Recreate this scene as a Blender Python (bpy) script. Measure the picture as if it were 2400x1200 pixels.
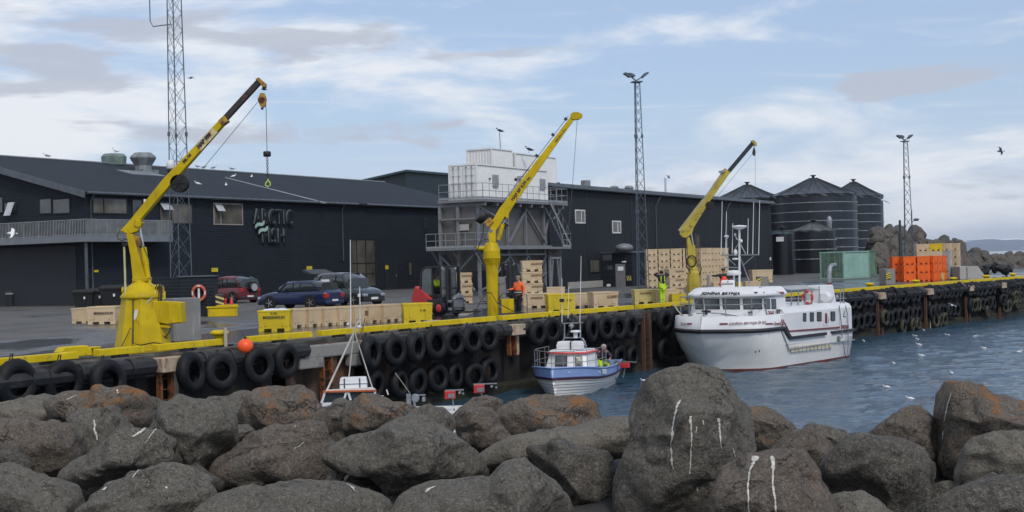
import bpy, bmesh, math, random
from mathutils import Vector, Matrix, noise, Euler
from mathutils.bvhtree import BVHTree
R = math.radians
scene = bpy.context.scene
for o in list(bpy.data.objects): bpy.data.objects.remove(o)

# ---------------------------------------------------------------- camera
CAMZ = 2.3            # above the quay pavement (z = 0)
WATER = -2.7
FPX = 3100.0          # focal length in pixels of the 2400 px wide photograph
cam_data = bpy.data.cameras.new('camera'); cam = bpy.data.objects.new('camera', cam_data)
scene.collection.objects.link(cam); scene.camera = cam
cam_data.sensor_width = 36; cam_data.lens = FPX/2400*36
cam_data.clip_start = 0.1; cam_data.clip_end = 30000
CR = Euler((R(90)+math.atan(16/FPX), 0, 0)).to_matrix() @ Matrix.Rotation(R(-1.5), 3, 'Z')
cam.location = (0, 0, CAMZ); cam.rotation_euler = CR.to_euler()
CP = Vector((0, 0, CAMZ))

# ---------------------------------------------------------------- light
SUN_EL, SUN_AZ = 46, 156     # azimuth clockwise from +Y (the view direction)
w = bpy.data.worlds.new("World"); scene.world = w; w.use_nodes = True
nt = w.node_tree; N = nt.nodes; L = nt.links; N.clear()
wo = N.new('ShaderNodeOutputWorld'); bg = N.new('ShaderNodeBackground')
sky = N.new('ShaderNodeTexSky'); sky.sky_type = 'NISHITA'; sky.sun_disc = False
sky.sun_elevation = R(SUN_EL); sky.sun_rotation = R(SUN_AZ); sky.dust_density = 1.6; sky.air_density = 0.9; sky.ozone_density = 1.8
SKYS = 0.105
bg.inputs['Strength'].default_value = SKYS
SAT, VAL, CO = 1.12, 1.12, (2.2, 6.3, 14.7, 3.1)
tc = N.new('ShaderNodeTexCoord'); sep = N.new('ShaderNodeSeparateXYZ'); L.new(tc.outputs['Generated'], sep.inputs[0])
def wm(op, a, b=None, c=None):
    n = N.new('ShaderNodeMath'); n.operation = op
    for i, v in enumerate((a, b, c)):
        if v is None: continue
        if isinstance(v, (int, float)): n.inputs[i].default_value = v
        else: L.new(v, n.inputs[i])
    return n.outputs[0]
zc = wm('MAXIMUM', sep.outputs[2], 0.0)
den = wm('ADD', zc, 0.09)
cx = wm('DIVIDE', sep.outputs[0], den); cy = wm('DIVIDE', sep.outputs[1], den)
def cloud(scale, sx, sy, ox, oy, lo, hi, detail=8, rough=.55, dist=0.3, bank=False):
    cv = N.new('ShaderNodeCombineXYZ'); L.new(wm('MULTIPLY_ADD', sep.outputs[0] if bank else cx, sx, ox), cv.inputs[0]); L.new(wm('MULTIPLY_ADD', sep.outputs[2] if bank else cy, sy, oy), cv.inputs[1])
    n = N.new('ShaderNodeTexNoise'); n.inputs['Scale'].default_value = scale; n.inputs['Detail'].default_value = detail
    n.inputs['Roughness'].default_value = rough; n.inputs['Distortion'].default_value = dist
    L.new(cv.outputs[0], n.inputs['Vector'])
    m = N.new('ShaderNodeMapRange'); m.interpolation_type = 'LINEAR' if (lo, hi) == (0, 1) else 'SMOOTHSTEP'
    m.inputs['From Min'].default_value = lo; m.inputs['From Max'].default_value = hi
    L.new(n.outputs['Fac'], m.inputs['Value']); return m.outputs[0]
def cmix(f, a, b):
    m = N.new('ShaderNodeMix'); m.data_type = 'RGBA'
    if isinstance(f, float): m.inputs[0].default_value = f
    else: L.new(f, m.inputs[0])
    for i, v in ((6, a), (7, b)):
        if isinstance(v, tuple): m.inputs[i].default_value = (*v, 1)
        else: L.new(v, m.inputs[i])
    return m.outputs[2]
def mrange(v, a, b_, c_=0.0, d_=1.0):
    n = N.new('ShaderNodeMapRange'); n.interpolation_type = 'SMOOTHSTEP'
    for k_, x in zip(('From Min', 'From Max', 'To Min', 'To Max'), (a, b_, c_, d_)): n.inputs[k_].default_value = x
    L.new(v, n.inputs['Value']); return n.outputs[0]
# coverage is higher to the left (west) and close to the horizon, as over the harbour
west = mrange(sep.outputs[0], -.36, .12, 1.0, 0.0); low = mrange(sep.outputs[2], .02, .13, 1.0, 0.0); vlow = mrange(sep.outputs[2], .01, .085, 1.0, 0.0)
hs = N.new('ShaderNodeHueSaturation'); hs.inputs['Saturation'].default_value = SAT; hs.inputs['Value'].default_value = VAL; L.new(sky.outputs[0], hs.inputs['Color'])
veil = cmix(wm('MULTIPLY_ADD', low, 0.34, 0.50), hs.outputs[0], (5.0, 6.0, 7.9))
thr = wm('MULTIPLY_ADD', west, -.115, wm('MULTIPLY_ADD', vlow, -.12, .585))
c1 = cloud(1, 5.0, 17, CO[0], CO[1], 0, 1, 9, .58, .35, True)
c1 = mrange(wm('SUBTRACT', c1, thr), -.09, .11, 0, .92)
wisps = wm('MULTIPLY', cloud(2.0, .45, 1.5, 7.7, 4.2, .50, .80, 9, .62, 1.2), 0.38)
cover = wm('MINIMUM', wm('MAXIMUM', c1, wisps), 0.94)
col1 = cmix(cover, veil, (7.7, 7.9, 8.3))
grey = mrange(wm('SUBTRACT', cloud(1, 6.0, 26, CO[2], CO[3], 0, 1, 8, .55, .3, True), wm('MULTIPLY_ADD', west, -.10, .605)), -.02, .07, 0, .85)
col2 = cmix(grey, col1, (4.5, 4.85, 5.7))
L.new(col2, bg.inputs['Color']); L.new(bg.outputs[0], wo.inputs[0])

sd = bpy.data.lights.new('sun', 'SUN'); sd.energy = 1.5; sd.angle = R(11); sd.color = (1, .94, .85)
sun = bpy.data.objects.new('sun', sd); scene.collection.objects.link(sun)
sv = Vector((math.sin(R(SUN_AZ))*math.cos(R(SUN_EL)), math.cos(R(SUN_AZ))*math.cos(R(SUN_EL)), math.sin(R(SUN_EL))))
sun.rotation_euler = sv.to_track_quat('Z', 'Y').to_euler(); sun.location = sv*50
scene.view_settings.view_transform = 'Standard'; scene.view_settings.look = 'None'
scene.view_settings.exposure = 0.12; scene.view_settings.gamma = 1
scene.render.engine = 'CYCLES'; scene.cycles.max_bounces = 6; scene.cycles.glossy_bounces = 3

# ---------------------------------------------------------------- measuring helpers
def ray(px, py): return CR @ Vector(((px-1200)/FPX, -(py-600)/FPX, -1))
def P(px, py, d):
    r = ray(px, py); return CP + r*(d/r.y)
def G(px, py, z=0.0):
    r = ray(px, py); return CP + r*((z-CAMZ)/r.z)
def hz(px): return 616-.0262*(px-1200)

# ---------------------------------------------------------------- mesh helpers
C = scene.collection
def ortho(d):
    d = d.normalized(); a = Vector((0, 0, 1)) if abs(d.z) < .95 else Vector((1, 0, 0))
    s = d.cross(a).normalized(); return s, s.cross(d).normalized()
class MB:
    def __init__(s): s.v = []; s.f = []; s.m = []; s.s = []
    def add(s, vs, fs, m=0, smooth=False):
        n = len(s.v); s.v += [tuple(v) for v in vs]
        for f in fs: s.f.append([n+i for i in f]); s.m.append(m); s.s.append(smooth)
        return s
    def hexa(s, p, m=0):
        return s.add(p, [(0,3,2,1),(4,5,6,7),(0,1,5,4),(1,2,6,5),(2,3,7,6),(3,0,4,7)], m)
    def box(s, c, d, m=0, rz=0, rx=0, ry=0):
        M_ = Euler((rx, ry, rz)).to_matrix(); c = Vector(c); x, y, z = d[0]/2, d[1]/2, d[2]/2
        return s.hexa([c+M_@Vector(q) for q in ((-x,-y,-z),(x,-y,-z),(x,y,-z),(-x,y,-z),(-x,-y,z),(x,-y,z),(x,y,z),(-x,y,z))], m)
    def bar(s, p, q, w, h=None, m=0):
        p, q = Vector(p), Vector(q); h = h or w; a, b = ortho(q-p); a = a*w/2; b = b*h/2
        return s.hexa([p-a-b, p+a-b, p+a+b, p-a+b, q-a-b, q+a-b, q+a+b, q-a+b], m)
    def tube(s, pts, r, n=8, m=0, cap=True, smooth=True):
        pts = [Vector(p) for p in pts]; k = len(pts)
        rr = r if isinstance(r, (list, tuple)) else [r]*k
        vs = []; a = None
        for i, p in enumerate(pts):
            d = pts[min(i+1, k-1)]-pts[max(i-1, 0)]
            if d.length < 1e-9: d = Vector((0, 0, 1))
            if a is None: a, b = ortho(d)
            else:
                dn = d.normalized(); a = (a-dn*a.dot(dn))
                a = a.normalized() if a.length > 1e-6 else ortho(d)[0]
                b = a.cross(dn).normalized()
            for j in range(n):
                t = 2*math.pi*j/n; vs.append(p+(a*math.cos(t)+b*math.sin(t))*rr[i])
        fs = [(i*n+j, i*n+(j+1) % n, (i+1)*n+(j+1) % n, (i+1)*n+j) for i in range(k-1) for j in range(n)]
        s.add(vs, fs, m, smooth)
        if cap: s.add([vs[j] for j in range(n)], [tuple(range(n))], m); s.add([vs[(k-1)*n+j] for j in range(n)], [tuple(range(n))[::-1]], m)
        return s
    def lathe(s, prof, n=24, c=(0,0,0), m=0, axis='z', smooth=True, a0=0):
        c = Vector(c); vs = []
        for r, z in prof:
            for j in range(n):
                t = 2*math.pi*j/n+a0; x, y = r*math.cos(t), r*math.sin(t)
                q = (x, y, z) if axis == 'z' else ((z, x, y) if axis == 'x' else (x, z, y))
                vs.append(c+Vector(q))
        fs = [(i*n+j, i*n+(j+1) % n, (i+1)*n+(j+1) % n, (i+1)*n+j) for i in range(len(prof)-1) for j in range(n)]
        s.add(vs, fs, m, smooth)
        for i in (0, len(prof)-1):
            if prof[i][0] > 1e-4: s.add([vs[i*n+j] for j in range(n)], [tuple(range(n))], m)
        return s
    def ell(s, c, d, m=0, n=12, k=8):
        c = Vector(c); vs = []
        for i in range(k+1):
            a = math.pi*i/k
            for j in range(n):
                t = 2*math.pi*j/n; vs.append(c+Vector((d[0]*math.sin(a)*math.cos(t), d[1]*math.sin(a)*math.sin(t), d[2]*math.cos(a))))
        return s.add(vs, [(i*n+j, (i+1)*n+j, (i+1)*n+(j+1) % n, i*n+(j+1) % n) for i in range(k) for j in range(n)], m, True)
    def ext(s, poly, e, m=0):
        poly = [Vector(p) for p in poly]; e = Vector(e); n = len(poly)
        return s.add(poly+[p+e for p in poly], [tuple(range(n))[::-1], tuple(range(n, 2*n))]+[(i, (i+1) % n, n+(i+1) % n, n+i) for i in range(n)], m)
    def loft(s, rings, m=0, smooth=True, closed=True, caps=True):
        n = len(rings[0]); vs = [p for r in rings for p in r]; e = n if closed else n-1
        s.add(vs, [(i*n+j, i*n+(j+1) % n, (i+1)*n+(j+1) % n, (i+1)*n+j) for i in range(len(rings)-1) for j in range(e)], m, smooth)
        if caps and closed:
            s.add(rings[0], [tuple(range(n))], m); s.add(rings[-1], [tuple(range(n))[::-1]], m)
        return s
    def quad(s, a, b, c, d, m=0): return s.add([a, b, c, d], [(0, 1, 2, 3)], m)
    def mesh(s, name, mats):
        me = bpy.data.meshes.new(name); me.from_pydata(s.v, [], s.f)
        for k in (mats if isinstance(mats, (list, tuple)) else [mats]): me.materials.append(k)
        me.polygons.foreach_set('material_index', s.m); me.polygons.foreach_set('use_smooth', s.s)
        bm = bmesh.new(); bm.from_mesh(me); bmesh.ops.recalc_face_normals(bm, faces=bm.faces); bm.to_mesh(me); bm.free()
        me.update(); return me
    def build(s, name, mats, parent=None, loc=None, rz=None, bevel=0):
        o = bpy.data.objects.new(name, s.mesh(name, mats)); C.objects.link(o)
        if parent: o.parent = parent
        if loc is not None: o.location = loc
        if rz is not None: o.rotation_euler = (0, 0, rz)
        if bevel:
            b = o.modifiers.new('bevel', 'BEVEL'); b.width = bevel; b.segments = 2; b.limit_method = 'ANGLE'; b.angle_limit = R(50)
        return o
def tag(o, label=None, cat=None, group=None, kind=None):
    for k, v in (('label', label), ('category', cat), ('group', group), ('kind', kind)):
        if v: o[k] = v
    return o
def thing(name, label, cat, loc=(0, 0, 0), rz=0, group=None):
    o = bpy.data.objects.new(name, None); o.empty_display_size = .3; C.objects.link(o)
    o.location = loc; o.rotation_euler = (0, 0, rz); return tag(o, label, cat, group)
def dup(src, loc=None, rz=None, label=None, group=None, scale=None, parent=None):
    c = src.copy(); C.objects.link(c)
    if loc is not None: c.location = loc
    if rz is not None: c.rotation_euler = (0, 0, rz)
    if label: c['label'] = label
    if group: c['group'] = group
    if scale is not None: c.scale = (scale,)*3 if isinstance(scale, (int, float)) else scale
    if parent: c.parent = parent
    for ch in list(src.children): dup(ch, parent=c)
    return c

# ---------------------------------------------------------------- materials
def M(name, col, rough=.6, metal=0, var=.2, vs=2.0, bump=0, bs=25, dirt=None, dlo=.55, dhi=.7, ds=3, stretch=(1, 1, 1), spec=.5, rnd=0, dstretch=None, coat=0):
    m = bpy.data.materials.new(name); m.use_nodes = True; t = m.node_tree; n = t.nodes; l = t.links
    b = n['Principled BSDF']; b.inputs['Roughness'].default_value = rough; b.inputs['Metallic'].default_value = metal
    b.inputs['Specular IOR Level'].default_value = spec
    if coat: b.inputs['Coat Weight'].default_value = coat; b.inputs['Coat Roughness'].default_value = .08
    tcn = n.new('ShaderNodeTexCoord')
    def nz(scale, st, detail=5):
        mp = n.new('ShaderNodeMapping'); mp.inputs['Scale'].default_value = st; l.new(tcn.outputs['Object'], mp.inputs[0])
        if rnd:
            oi = n.new('ShaderNodeObjectInfo'); cb = n.new('ShaderNodeCombineXYZ')
            mm = n.new('ShaderNodeMath'); mm.operation = 'MULTIPLY'; mm.inputs[1].default_value = 50; l.new(oi.outputs['Random'], mm.inputs[0])
            for i in range(3): l.new(mm.outputs[0], cb.inputs[i])
            l.new(cb.outputs[0], mp.inputs['Location'])
        x = n.new('ShaderNodeTexNoise'); x.inputs['Scale'].default_value = scale; x.inputs['Detail'].default_value = detail; l.new(mp.outputs[0], x.inputs['Vector']); return x
    hv = n.new('ShaderNodeHueSaturation'); hv.inputs['Color'].default_value = (*col, 1)
    a = nz(vs, stretch); mr = n.new('ShaderNodeMapRange'); mr.inputs['From Min'].default_value = .3; mr.inputs['From Max'].default_value = .7
    mr.inputs['To Min'].default_value = 1-var; mr.inputs['To Max'].default_value = 1+var; l.new(a.outputs['Fac'], mr.inputs['Value'])
    val = mr.outputs[0]
    if rnd:
        oi = n.new('ShaderNodeObjectInfo'); r2 = n.new('ShaderNodeMapRange'); r2.inputs['To Min'].default_value = 1-rnd; r2.inputs['To Max'].default_value = 1+rnd
        l.new(oi.outputs['Random'], r2.inputs['Value']); mu = n.new('ShaderNodeMath'); mu.operation = 'MULTIPLY'; l.new(val, mu.inputs[0]); l.new(r2.outputs[0], mu.inputs[1]); val = mu.outputs[0]
    l.new(val, hv.inputs['Value']); out = hv.outputs[0]
    if dirt:
        d = nz(ds, dstretch or stretch, 8); d.inputs['Roughness'].default_value = .65
        r = n.new('ShaderNodeMapRange'); r.inputs['From Min'].default_value = dlo; r.inputs['From Max'].default_value = dhi; l.new(d.outputs['Fac'], r.inputs['Value'])
        mx = n.new('ShaderNodeMix'); mx.data_type = 'RGBA'; l.new(r.outputs[0], mx.inputs[0]); l.new(out, mx.inputs[6]); mx.inputs[7].default_value = (*dirt, 1); out = mx.outputs[2]
    l.new(out, b.inputs['Base Color'])
    if bump:
        x = nz(bs, stretch, 6); bp = n.new('ShaderNodeBump'); bp.inputs['Strength'].default_value = bump; bp.inputs['Distance'].default_value = .02
        l.new(x.outputs['Fac'], bp.inputs['Height']); l.new(bp.outputs[0], b.inputs['Normal'])
    m['out'] = 0
    return m
YEL = (.52, .375, .003)
m_yellow = M('yellow_paint', YEL, .5, spec=.25, var=.16, vs=1.5, dirt=(.26, .13, .02), dlo=.57, dhi=.72, ds=5, dstretch=(1.6, 1.6, .3), rnd=.06)
m_yellow_kerb = M('worn_yellow_paint', (.60, .45, .005), .55, spec=.25, var=.16, vs=2, dirt=(.25, .2, .1), dlo=.58, dhi=.7, ds=5, bump=.2)
m_rustyellow = M('rusty_yellow', (.42, .24, .03), .6, var=.3, vs=4, dirt=(.13, .05, .02), dlo=.5, dhi=.62, ds=5)
m_black = M('black_rubber', (.008, .009, .010), .55, var=.35, vs=4, bump=.2, bs=30)
m_tyre = M('tyre_rubber', (.006, .0068, .0085), .6, spec=.3, var=.4, vs=5, bump=.35, bs=28, rnd=.35, dirt=(.03, .03, .03), dlo=.60, dhi=.75, ds=6)
m_algae = M('weedy_tyre', (.03, .03, .018), .7, var=.5, vs=5, bump=.6, bs=20, rnd=.3, dirt=(.09, .075, .03), dlo=.5, dhi=.62, ds=6)
m_darkmetal = M('dark_metal', (.03, .032, .035), .45, .3, var=.2)
m_galv = M('galvanised_steel', (.26, .28, .30), .48, .35, var=.2, vs=6)
m_galvgrey = M('grey_painted_steel', (.19, .20, .215), .55, .2, var=.18, vs=3, dirt=(.12, .11, .1), dlo=.6, dhi=.75)
m_steel = M('stainless_steel', (.5, .52, .54), .3, .7, var=.08)
m_white = M('white_paint', (.70, .71, .72), .4, var=.05, vs=1.5)
m_offwhite = M('weathered_white', (.66, .65, .60), .45, var=.07, vs=1.2, dirt=(.42, .39, .30), dlo=.62, dhi=.8, ds=2, dstretch=(1, 1, .25))
m_rust = M('rust', (.22, .07, .02), .85, var=.5, vs=6, bump=.6, bs=14, dirt=(.03, .015, .01), dlo=.5, dhi=.6, ds=4)
m_rustlight = M('orange_rust_on_concrete', (.42, .34, .25), .85, var=.25, vs=3, bump=.5, bs=12, dirt=(.25, .08, .02), dlo=.5, dhi=.62, ds=3, dstretch=(1, 1, .4))
m_conc = M('concrete', (.24, .235, .22), .85, var=.2, vs=2, bump=.35, bs=18, dirt=(.12, .11, .10), dlo=.5, dhi=.7, ds=2)
m_conclight = M('pale_concrete', (.38, .375, .36), .85, var=.15, vs=2, bump=.3, bs=18, dirt=(.25, .24, .22), dlo=.5, dhi=.75, ds=2)
m_glass = M('window_glass', (.035, .045, .05), .06, var=.3, vs=.7, spec=.9)
m_glassbrown = M('window_glass_brown', (.10, .095, .08), .06, var=.5, vs=.5, spec=.8)  # paler, browner pane tint
m_red = M('red_paint', (.50, .03, .03), .4, var=.1)
m_orange = M('orange_paint', (.75, .12, .02), .45, var=.1)
m_rope = M('rope', (.35, .33, .27), .9, var=.3, vs=12)
m_cable = M('steel_cable', (.10, .10, .10), .6, .3)
m_skin = M('skin', (.45, .26, .19), .55, var=.08)
# ================================================================ ground, water, far hills
UQ = Vector((.5, .866, 0)); NQ = Vector((.866, -.5, 0))        # along the harbour buildings / towards the water
kerb_px = [(-260, 863.5), (0, 840), (540, 792.5), (1080, 747.5), (1540, 711), (1980, 677), (2400, 646.5)]
KH = .26
edge = [G(x, y, KH) for x, y in kerb_px]
dd = (edge[-1]-edge[-2]).normalized(); edge.append(edge[-1]+dd*22)
edge = [Vector((p.x, p.y, 0)) for p in edge]
def enorm(i):
    a = edge[max(i-1, 0)]; b = edge[min(i+1, len(edge)-1)]; d = (b-a).normalized(); return Vector((d.y, -d.x, 0))
def off(k): return [edge[i]+enorm(i)*k for i in range(len(edge))]
def on_wall(px, py, k=0.0):
    """3-D point where the sight line meets the vertical quay face moved out by k; also the face direction"""
    r = ray(px, py); pts = off(k)
    for i in range(len(pts)-1):
        a, b = pts[i], pts[i+1]; d = b-a
        den_ = r.x*d.y-r.y*d.x
        t = (a.x*d.y-a.y*d.x)/den_; s = (a.x*r.y-a.y*r.x)/den_
        if t > 0 and -1e-6 <= s <= 1+1e-6: return CP+r*t, d.normalized()
    d = (pts[1]-pts[0]).normalized(); return G(px, py, 0), d
seglen = [0]
for i in range(len(edge)-1): seglen.append(seglen[-1]+(edge[i+1]-edge[i]).length)
def along(s, k=0):
    pts = off(k)
    for i in range(len(edge)-1):
        if s <= seglen[i+1] or i == len(edge)-2:
            f = (s-seglen[i])/(seglen[i+1]-seglen[i]); return pts[i].lerp(pts[i+1], f), (edge[i+1]-edge[i]).normalized()
def s_at(px):
    y = 0
    for i in range(len(kerb_px)-1):
        if kerb_px[i][0] <= px <= kerb_px[i+1][0]:
            f = (px-kerb_px[i][0])/(kerb_px[i+1][0]-kerb_px[i][0]); y = kerb_px[i][1]+f*(kerb_px[i+1][1]-kerb_px[i][1])
            p = G(px, y, KH); return seglen[i]+(Vector((p.x, p.y, 0))-edge[i]).length
    return 0

# asphalt of the quay, with damp patches
def asphalt():
    m = bpy.data.materials.new('asphalt'); m.use_nodes = True; t = m.node_tree; n = t.nodes; l = t.links; b = n['Principled BSDF']
    tcn = n.new('ShaderNodeTexCoord')
    def nz(s, st=(1, 1, 1), d=6, rot=0):
        mp = n.new('ShaderNodeMapping'); mp.inputs['Scale'].default_value = st; mp.inputs['Rotation'].default_value = (0, 0, rot); l.new(tcn.outputs['Object'], mp.inputs[0])
        x = n.new('ShaderNodeTexNoise'); x.inputs['Scale'].default_value = s; x.inputs['Detail'].default_value = d; l.new(mp.outputs[0], x.inputs['Vector']); return x.outputs['Fac']
    def mrg(v, a, b_, c_, d_):
        r = n.new('ShaderNodeMapRange'); r.inputs['From Min'].default_value = a; r.inputs['From Max'].default_value = b_
        r.inputs['To Min'].default_value = c_; r.inputs['To Max'].default_value = d_; l.new(v, r.inputs['Value']); return r.outputs[0]
    def mth(op, a, b_):
        x = n.new('ShaderNodeMath'); x.operation = op; x.use_clamp = False
        for i, v in enumerate((a, b_)):
            if isinstance(v, float): x.inputs[i].default_value = v
            else: l.new(v, x.inputs[i])
        return x.outputs[0]
    # distance back from the quay edge along the yard
    sp = n.new('ShaderNodeSeparateXYZ'); l.new(tcn.outputs['Object'], sp.inputs[0])
    q0, q1 = edge[1], edge[-2]; dq = (q1-q0).normalized(); nq = Vector((-dq.y, dq.x, 0))
    dist = mth('ADD', mth('ADD', mth('MULTIPLY', sp.outputs[0], float(nq.x)), mth('MULTIPLY', sp.outputs[1], float(nq.y))), float(-nq.dot(q0)))
    band = mrg(dist, 3., 26., 1.0, 0.0)
    patch = nz(.16, (1, .55, 1), 7, R(-35))
    wet = mrg(mth('ADD', mth('MULTIPLY', band, .30), patch), .58, .72, 0, 1)
    r = n.new('ShaderNodeMix'); r.data_type = 'RGBA'
    c1 = n.new('ShaderNodeHueSaturation'); c1.inputs['Color'].default_value = (.086, .084, .078, 1)
    l.new(mth('MULTIPLY', mrg(nz(.5, (1, .5, 1), 7, R(-35)), .3, .7, .75, 1.25), mrg(nz(60, d=2), .3, .7, .8, 1.2)), c1.inputs['Value'])
    l.new(wet, r.inputs[0]); l.new(c1.outputs[0], r.inputs[6]); r.inputs[7].default_value = (.022, .024, .028, 1)
    l.new(r.outputs[2], b.inputs['Base Color']); l.new(mrg(wet, 0, 1, .8, .16), b.inputs['Roughness'])
    bp = n.new('ShaderNodeBump'); bp.inputs['Strength'].default_value = .25; bp.inputs['Distance'].default_value = .01
    l.new(nz(9, (1, 1, 1), 8), bp.inputs['Height']); l.new(bp.outputs[0], b.inputs['Normal'])
    return m
m_asphalt = asphalt()
g = MB(); inner = off(-.62); back = [p+Vector((-.866, .5, 0))*260 for p in inner]
back[0] += Vector((-200, 0, 0)); 
inner[-1] += dd*70; back[-1] += dd*70
for i in range(len(inner)-1): g.quad(inner[i], inner[i+1], back[i+1], back[i])
tag(g.build('quay_pavement', m_asphalt), kind='structure')

# water
def water_mat():
    m = bpy.data.materials.new('sea_water'); m.use_nodes = True; t = m.node_tree; n = t.nodes; l = t.links; b = n['Principled BSDF']
    b.inputs['Base Color'].default_value = (.030, .068, .105, 1); b.inputs['Roughness'].default_value = .10; b.inputs['IOR'].default_value = 1.33
    tcn = n.new('ShaderNodeTexCoord'); prev = None
    for s, st, rot, strg, dist in ((1.1, (1, 2.2, 1), -14, .8, .14), (3.2, (1, 1.8, 1), 8, .9, .06), (9, (1, 1.5, 1), 20, .8, .018)):
        mp = n.new('ShaderNodeMapping'); mp.inputs['Scale'].default_value = st; mp.inputs['Rotation'].default_value = (0, 0, R(rot)); l.new(tcn.outputs['Object'], mp.inputs[0])
        x = n.new('ShaderNodeTexNoise'); x.inputs['Scale'].default_value = s; x.inputs['Detail'].default_value = 5; x.inputs['Distortion'].default_value = .6; l.new(mp.outputs[0], x.inputs['Vector'])
        bp = n.new('ShaderNodeBump'); bp.inputs['Strength'].default_value = strg; bp.inputs['Distance'].default_value = dist; l.new(x.outputs['Fac'], bp.inputs['Height'])
        if prev: l.new(prev.outputs[0], bp.inputs['Normal'])
        prev = bp
    l.new(prev.outputs[0], b.inputs['Normal']); return m
m_water = water_mat()
g = MB(); wx = [-6000, -300, -60]+[-14+.26*i for i in range(235)]+[70, 120, 400, 1500, 11000]; wy = [-200, -10, 6]+[12+.2*i*(1+i*.0022) for i in range(290)]+[180, 240, 500, 2000, 11000]
vs = []
for x in wx:
    for y in wy:
        k_ = 1 if -14 <= x <= 47 and 12 <= y <= 110 else 0; z = WATER
        if k_: z += .085*noise.noise(Vector((x*.42+y*.15, y*.9-x*.1, 0)))+.055*noise.noise(Vector((x*1.0-y*.3, y*1.9, 5)))+.030*noise.noise(Vector((x*2.2+y*.4, y*4.0, 9)))
        vs.append((x, y, z))
n_ = len(wy); g.add(vs, [(i*n_+j, (i+1)*n_+j, (i+1)*n_+j+1, i*n_+j+1) for i in range(len(wx)-1) for j in range(n_-1)], 0, True)
tag(g.build('water', m_water), kind='structure')
# foreground breakwater core and seabed bank under the camera
m_core = M('rubble_core', (.035, .034, .033), .95, var=.5, vs=1.2, bump=.8, bs=5)
g = MB(); xs = [-14+i*.7 for i in range(42)]
prof = [(-6, .1), (2, .25), (5, .15), (7.5, .25), (10, .42), (12, .56), (13, .5), (14.6, -.5), (17, -3.6)]
vs = []
for x in xs:
    for y, z in prof: vs.append((x, y, z+.14*noise.noise(Vector((x*.8, y*.8, 3)))))
k = len(prof); g.add(vs, [(i*k+j, (i+1)*k+j, (i+1)*k+j+1, i*k+j+1) for i in range(len(xs)-1) for j in range(k-1)], 0, True)
tag(g.build('breakwater_bank', m_core), kind='structure')
# snow streaked plateau across the fjord (several kilometres away)
def hill_mat():
    m = M('distant_hillside', (.16, .20, .27), .95, var=.12, vs=.0012, spec=0)  # bluish base has some of the distance haze mixed into the colour
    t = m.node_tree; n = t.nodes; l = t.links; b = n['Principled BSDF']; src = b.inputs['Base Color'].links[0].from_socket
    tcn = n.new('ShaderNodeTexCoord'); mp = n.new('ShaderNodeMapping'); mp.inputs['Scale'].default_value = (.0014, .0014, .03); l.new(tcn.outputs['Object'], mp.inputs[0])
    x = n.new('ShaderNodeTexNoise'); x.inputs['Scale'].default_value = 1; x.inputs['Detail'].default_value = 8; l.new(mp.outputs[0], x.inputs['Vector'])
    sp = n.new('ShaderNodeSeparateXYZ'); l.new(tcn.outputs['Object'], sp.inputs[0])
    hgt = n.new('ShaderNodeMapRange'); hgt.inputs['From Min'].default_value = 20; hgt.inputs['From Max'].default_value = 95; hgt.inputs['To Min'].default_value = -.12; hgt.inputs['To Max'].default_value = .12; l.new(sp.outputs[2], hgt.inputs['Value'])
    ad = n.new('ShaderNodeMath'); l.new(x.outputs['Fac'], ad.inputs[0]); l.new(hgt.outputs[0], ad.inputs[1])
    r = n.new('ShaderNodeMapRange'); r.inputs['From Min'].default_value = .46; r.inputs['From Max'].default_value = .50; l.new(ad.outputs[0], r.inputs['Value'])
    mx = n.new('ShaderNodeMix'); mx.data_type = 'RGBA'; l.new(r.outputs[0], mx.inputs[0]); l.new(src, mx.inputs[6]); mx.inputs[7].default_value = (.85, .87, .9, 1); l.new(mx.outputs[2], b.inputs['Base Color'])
    return m
m_hill = hill_mat()
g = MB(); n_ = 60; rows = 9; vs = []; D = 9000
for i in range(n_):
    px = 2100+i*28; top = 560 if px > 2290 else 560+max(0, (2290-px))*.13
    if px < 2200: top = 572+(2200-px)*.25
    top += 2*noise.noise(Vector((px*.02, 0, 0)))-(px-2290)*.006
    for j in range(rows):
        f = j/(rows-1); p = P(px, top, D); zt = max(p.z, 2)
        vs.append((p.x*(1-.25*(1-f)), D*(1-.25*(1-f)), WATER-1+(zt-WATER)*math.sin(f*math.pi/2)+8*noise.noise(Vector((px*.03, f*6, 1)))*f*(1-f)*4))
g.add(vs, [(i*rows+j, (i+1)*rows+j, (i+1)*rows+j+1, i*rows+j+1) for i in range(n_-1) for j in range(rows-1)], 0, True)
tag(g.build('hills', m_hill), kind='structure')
# ================================================================ quay wall, kerb, fenders, ladders, tyres
m_pile = M('sheet_piling_steel', (.012, .009, .008), .75, .0, var=.4, vs=.8, bump=.4, bs=10, dirt=(.045, .02, .012), dlo=.55, dhi=.78, ds=1.1, dstretch=(1, 1, .35))
m_pilew = M('rusty_sheet_piling', (.075, .045, .032), .8, .0, var=.35, vs=.8, bump=.4, bs=10, dirt=(.16, .07, .03), dlo=.5, dhi=.72, ds=1.1, dstretch=(1, 1, .3))
m_timber = M('tarred_fender', (.020, .020, .022), .7, var=.5, vs=2.5, bump=.5, bs=12, dirt=(.10, .095, .09), dlo=.60, dhi=.74, ds=2)
m_weed = M('tidal_weed', (.014, .014, .008), .8, var=.5, vs=3, bump=.9, bs=8, dirt=(.05, .043, .016), dlo=.55, dhi=.7, ds=2)
T_END = seglen[-1]
wall = thing('quay_wall', 'long dark steel and concrete quay wall facing the harbour water', 'quay wall', edge[0])
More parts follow.
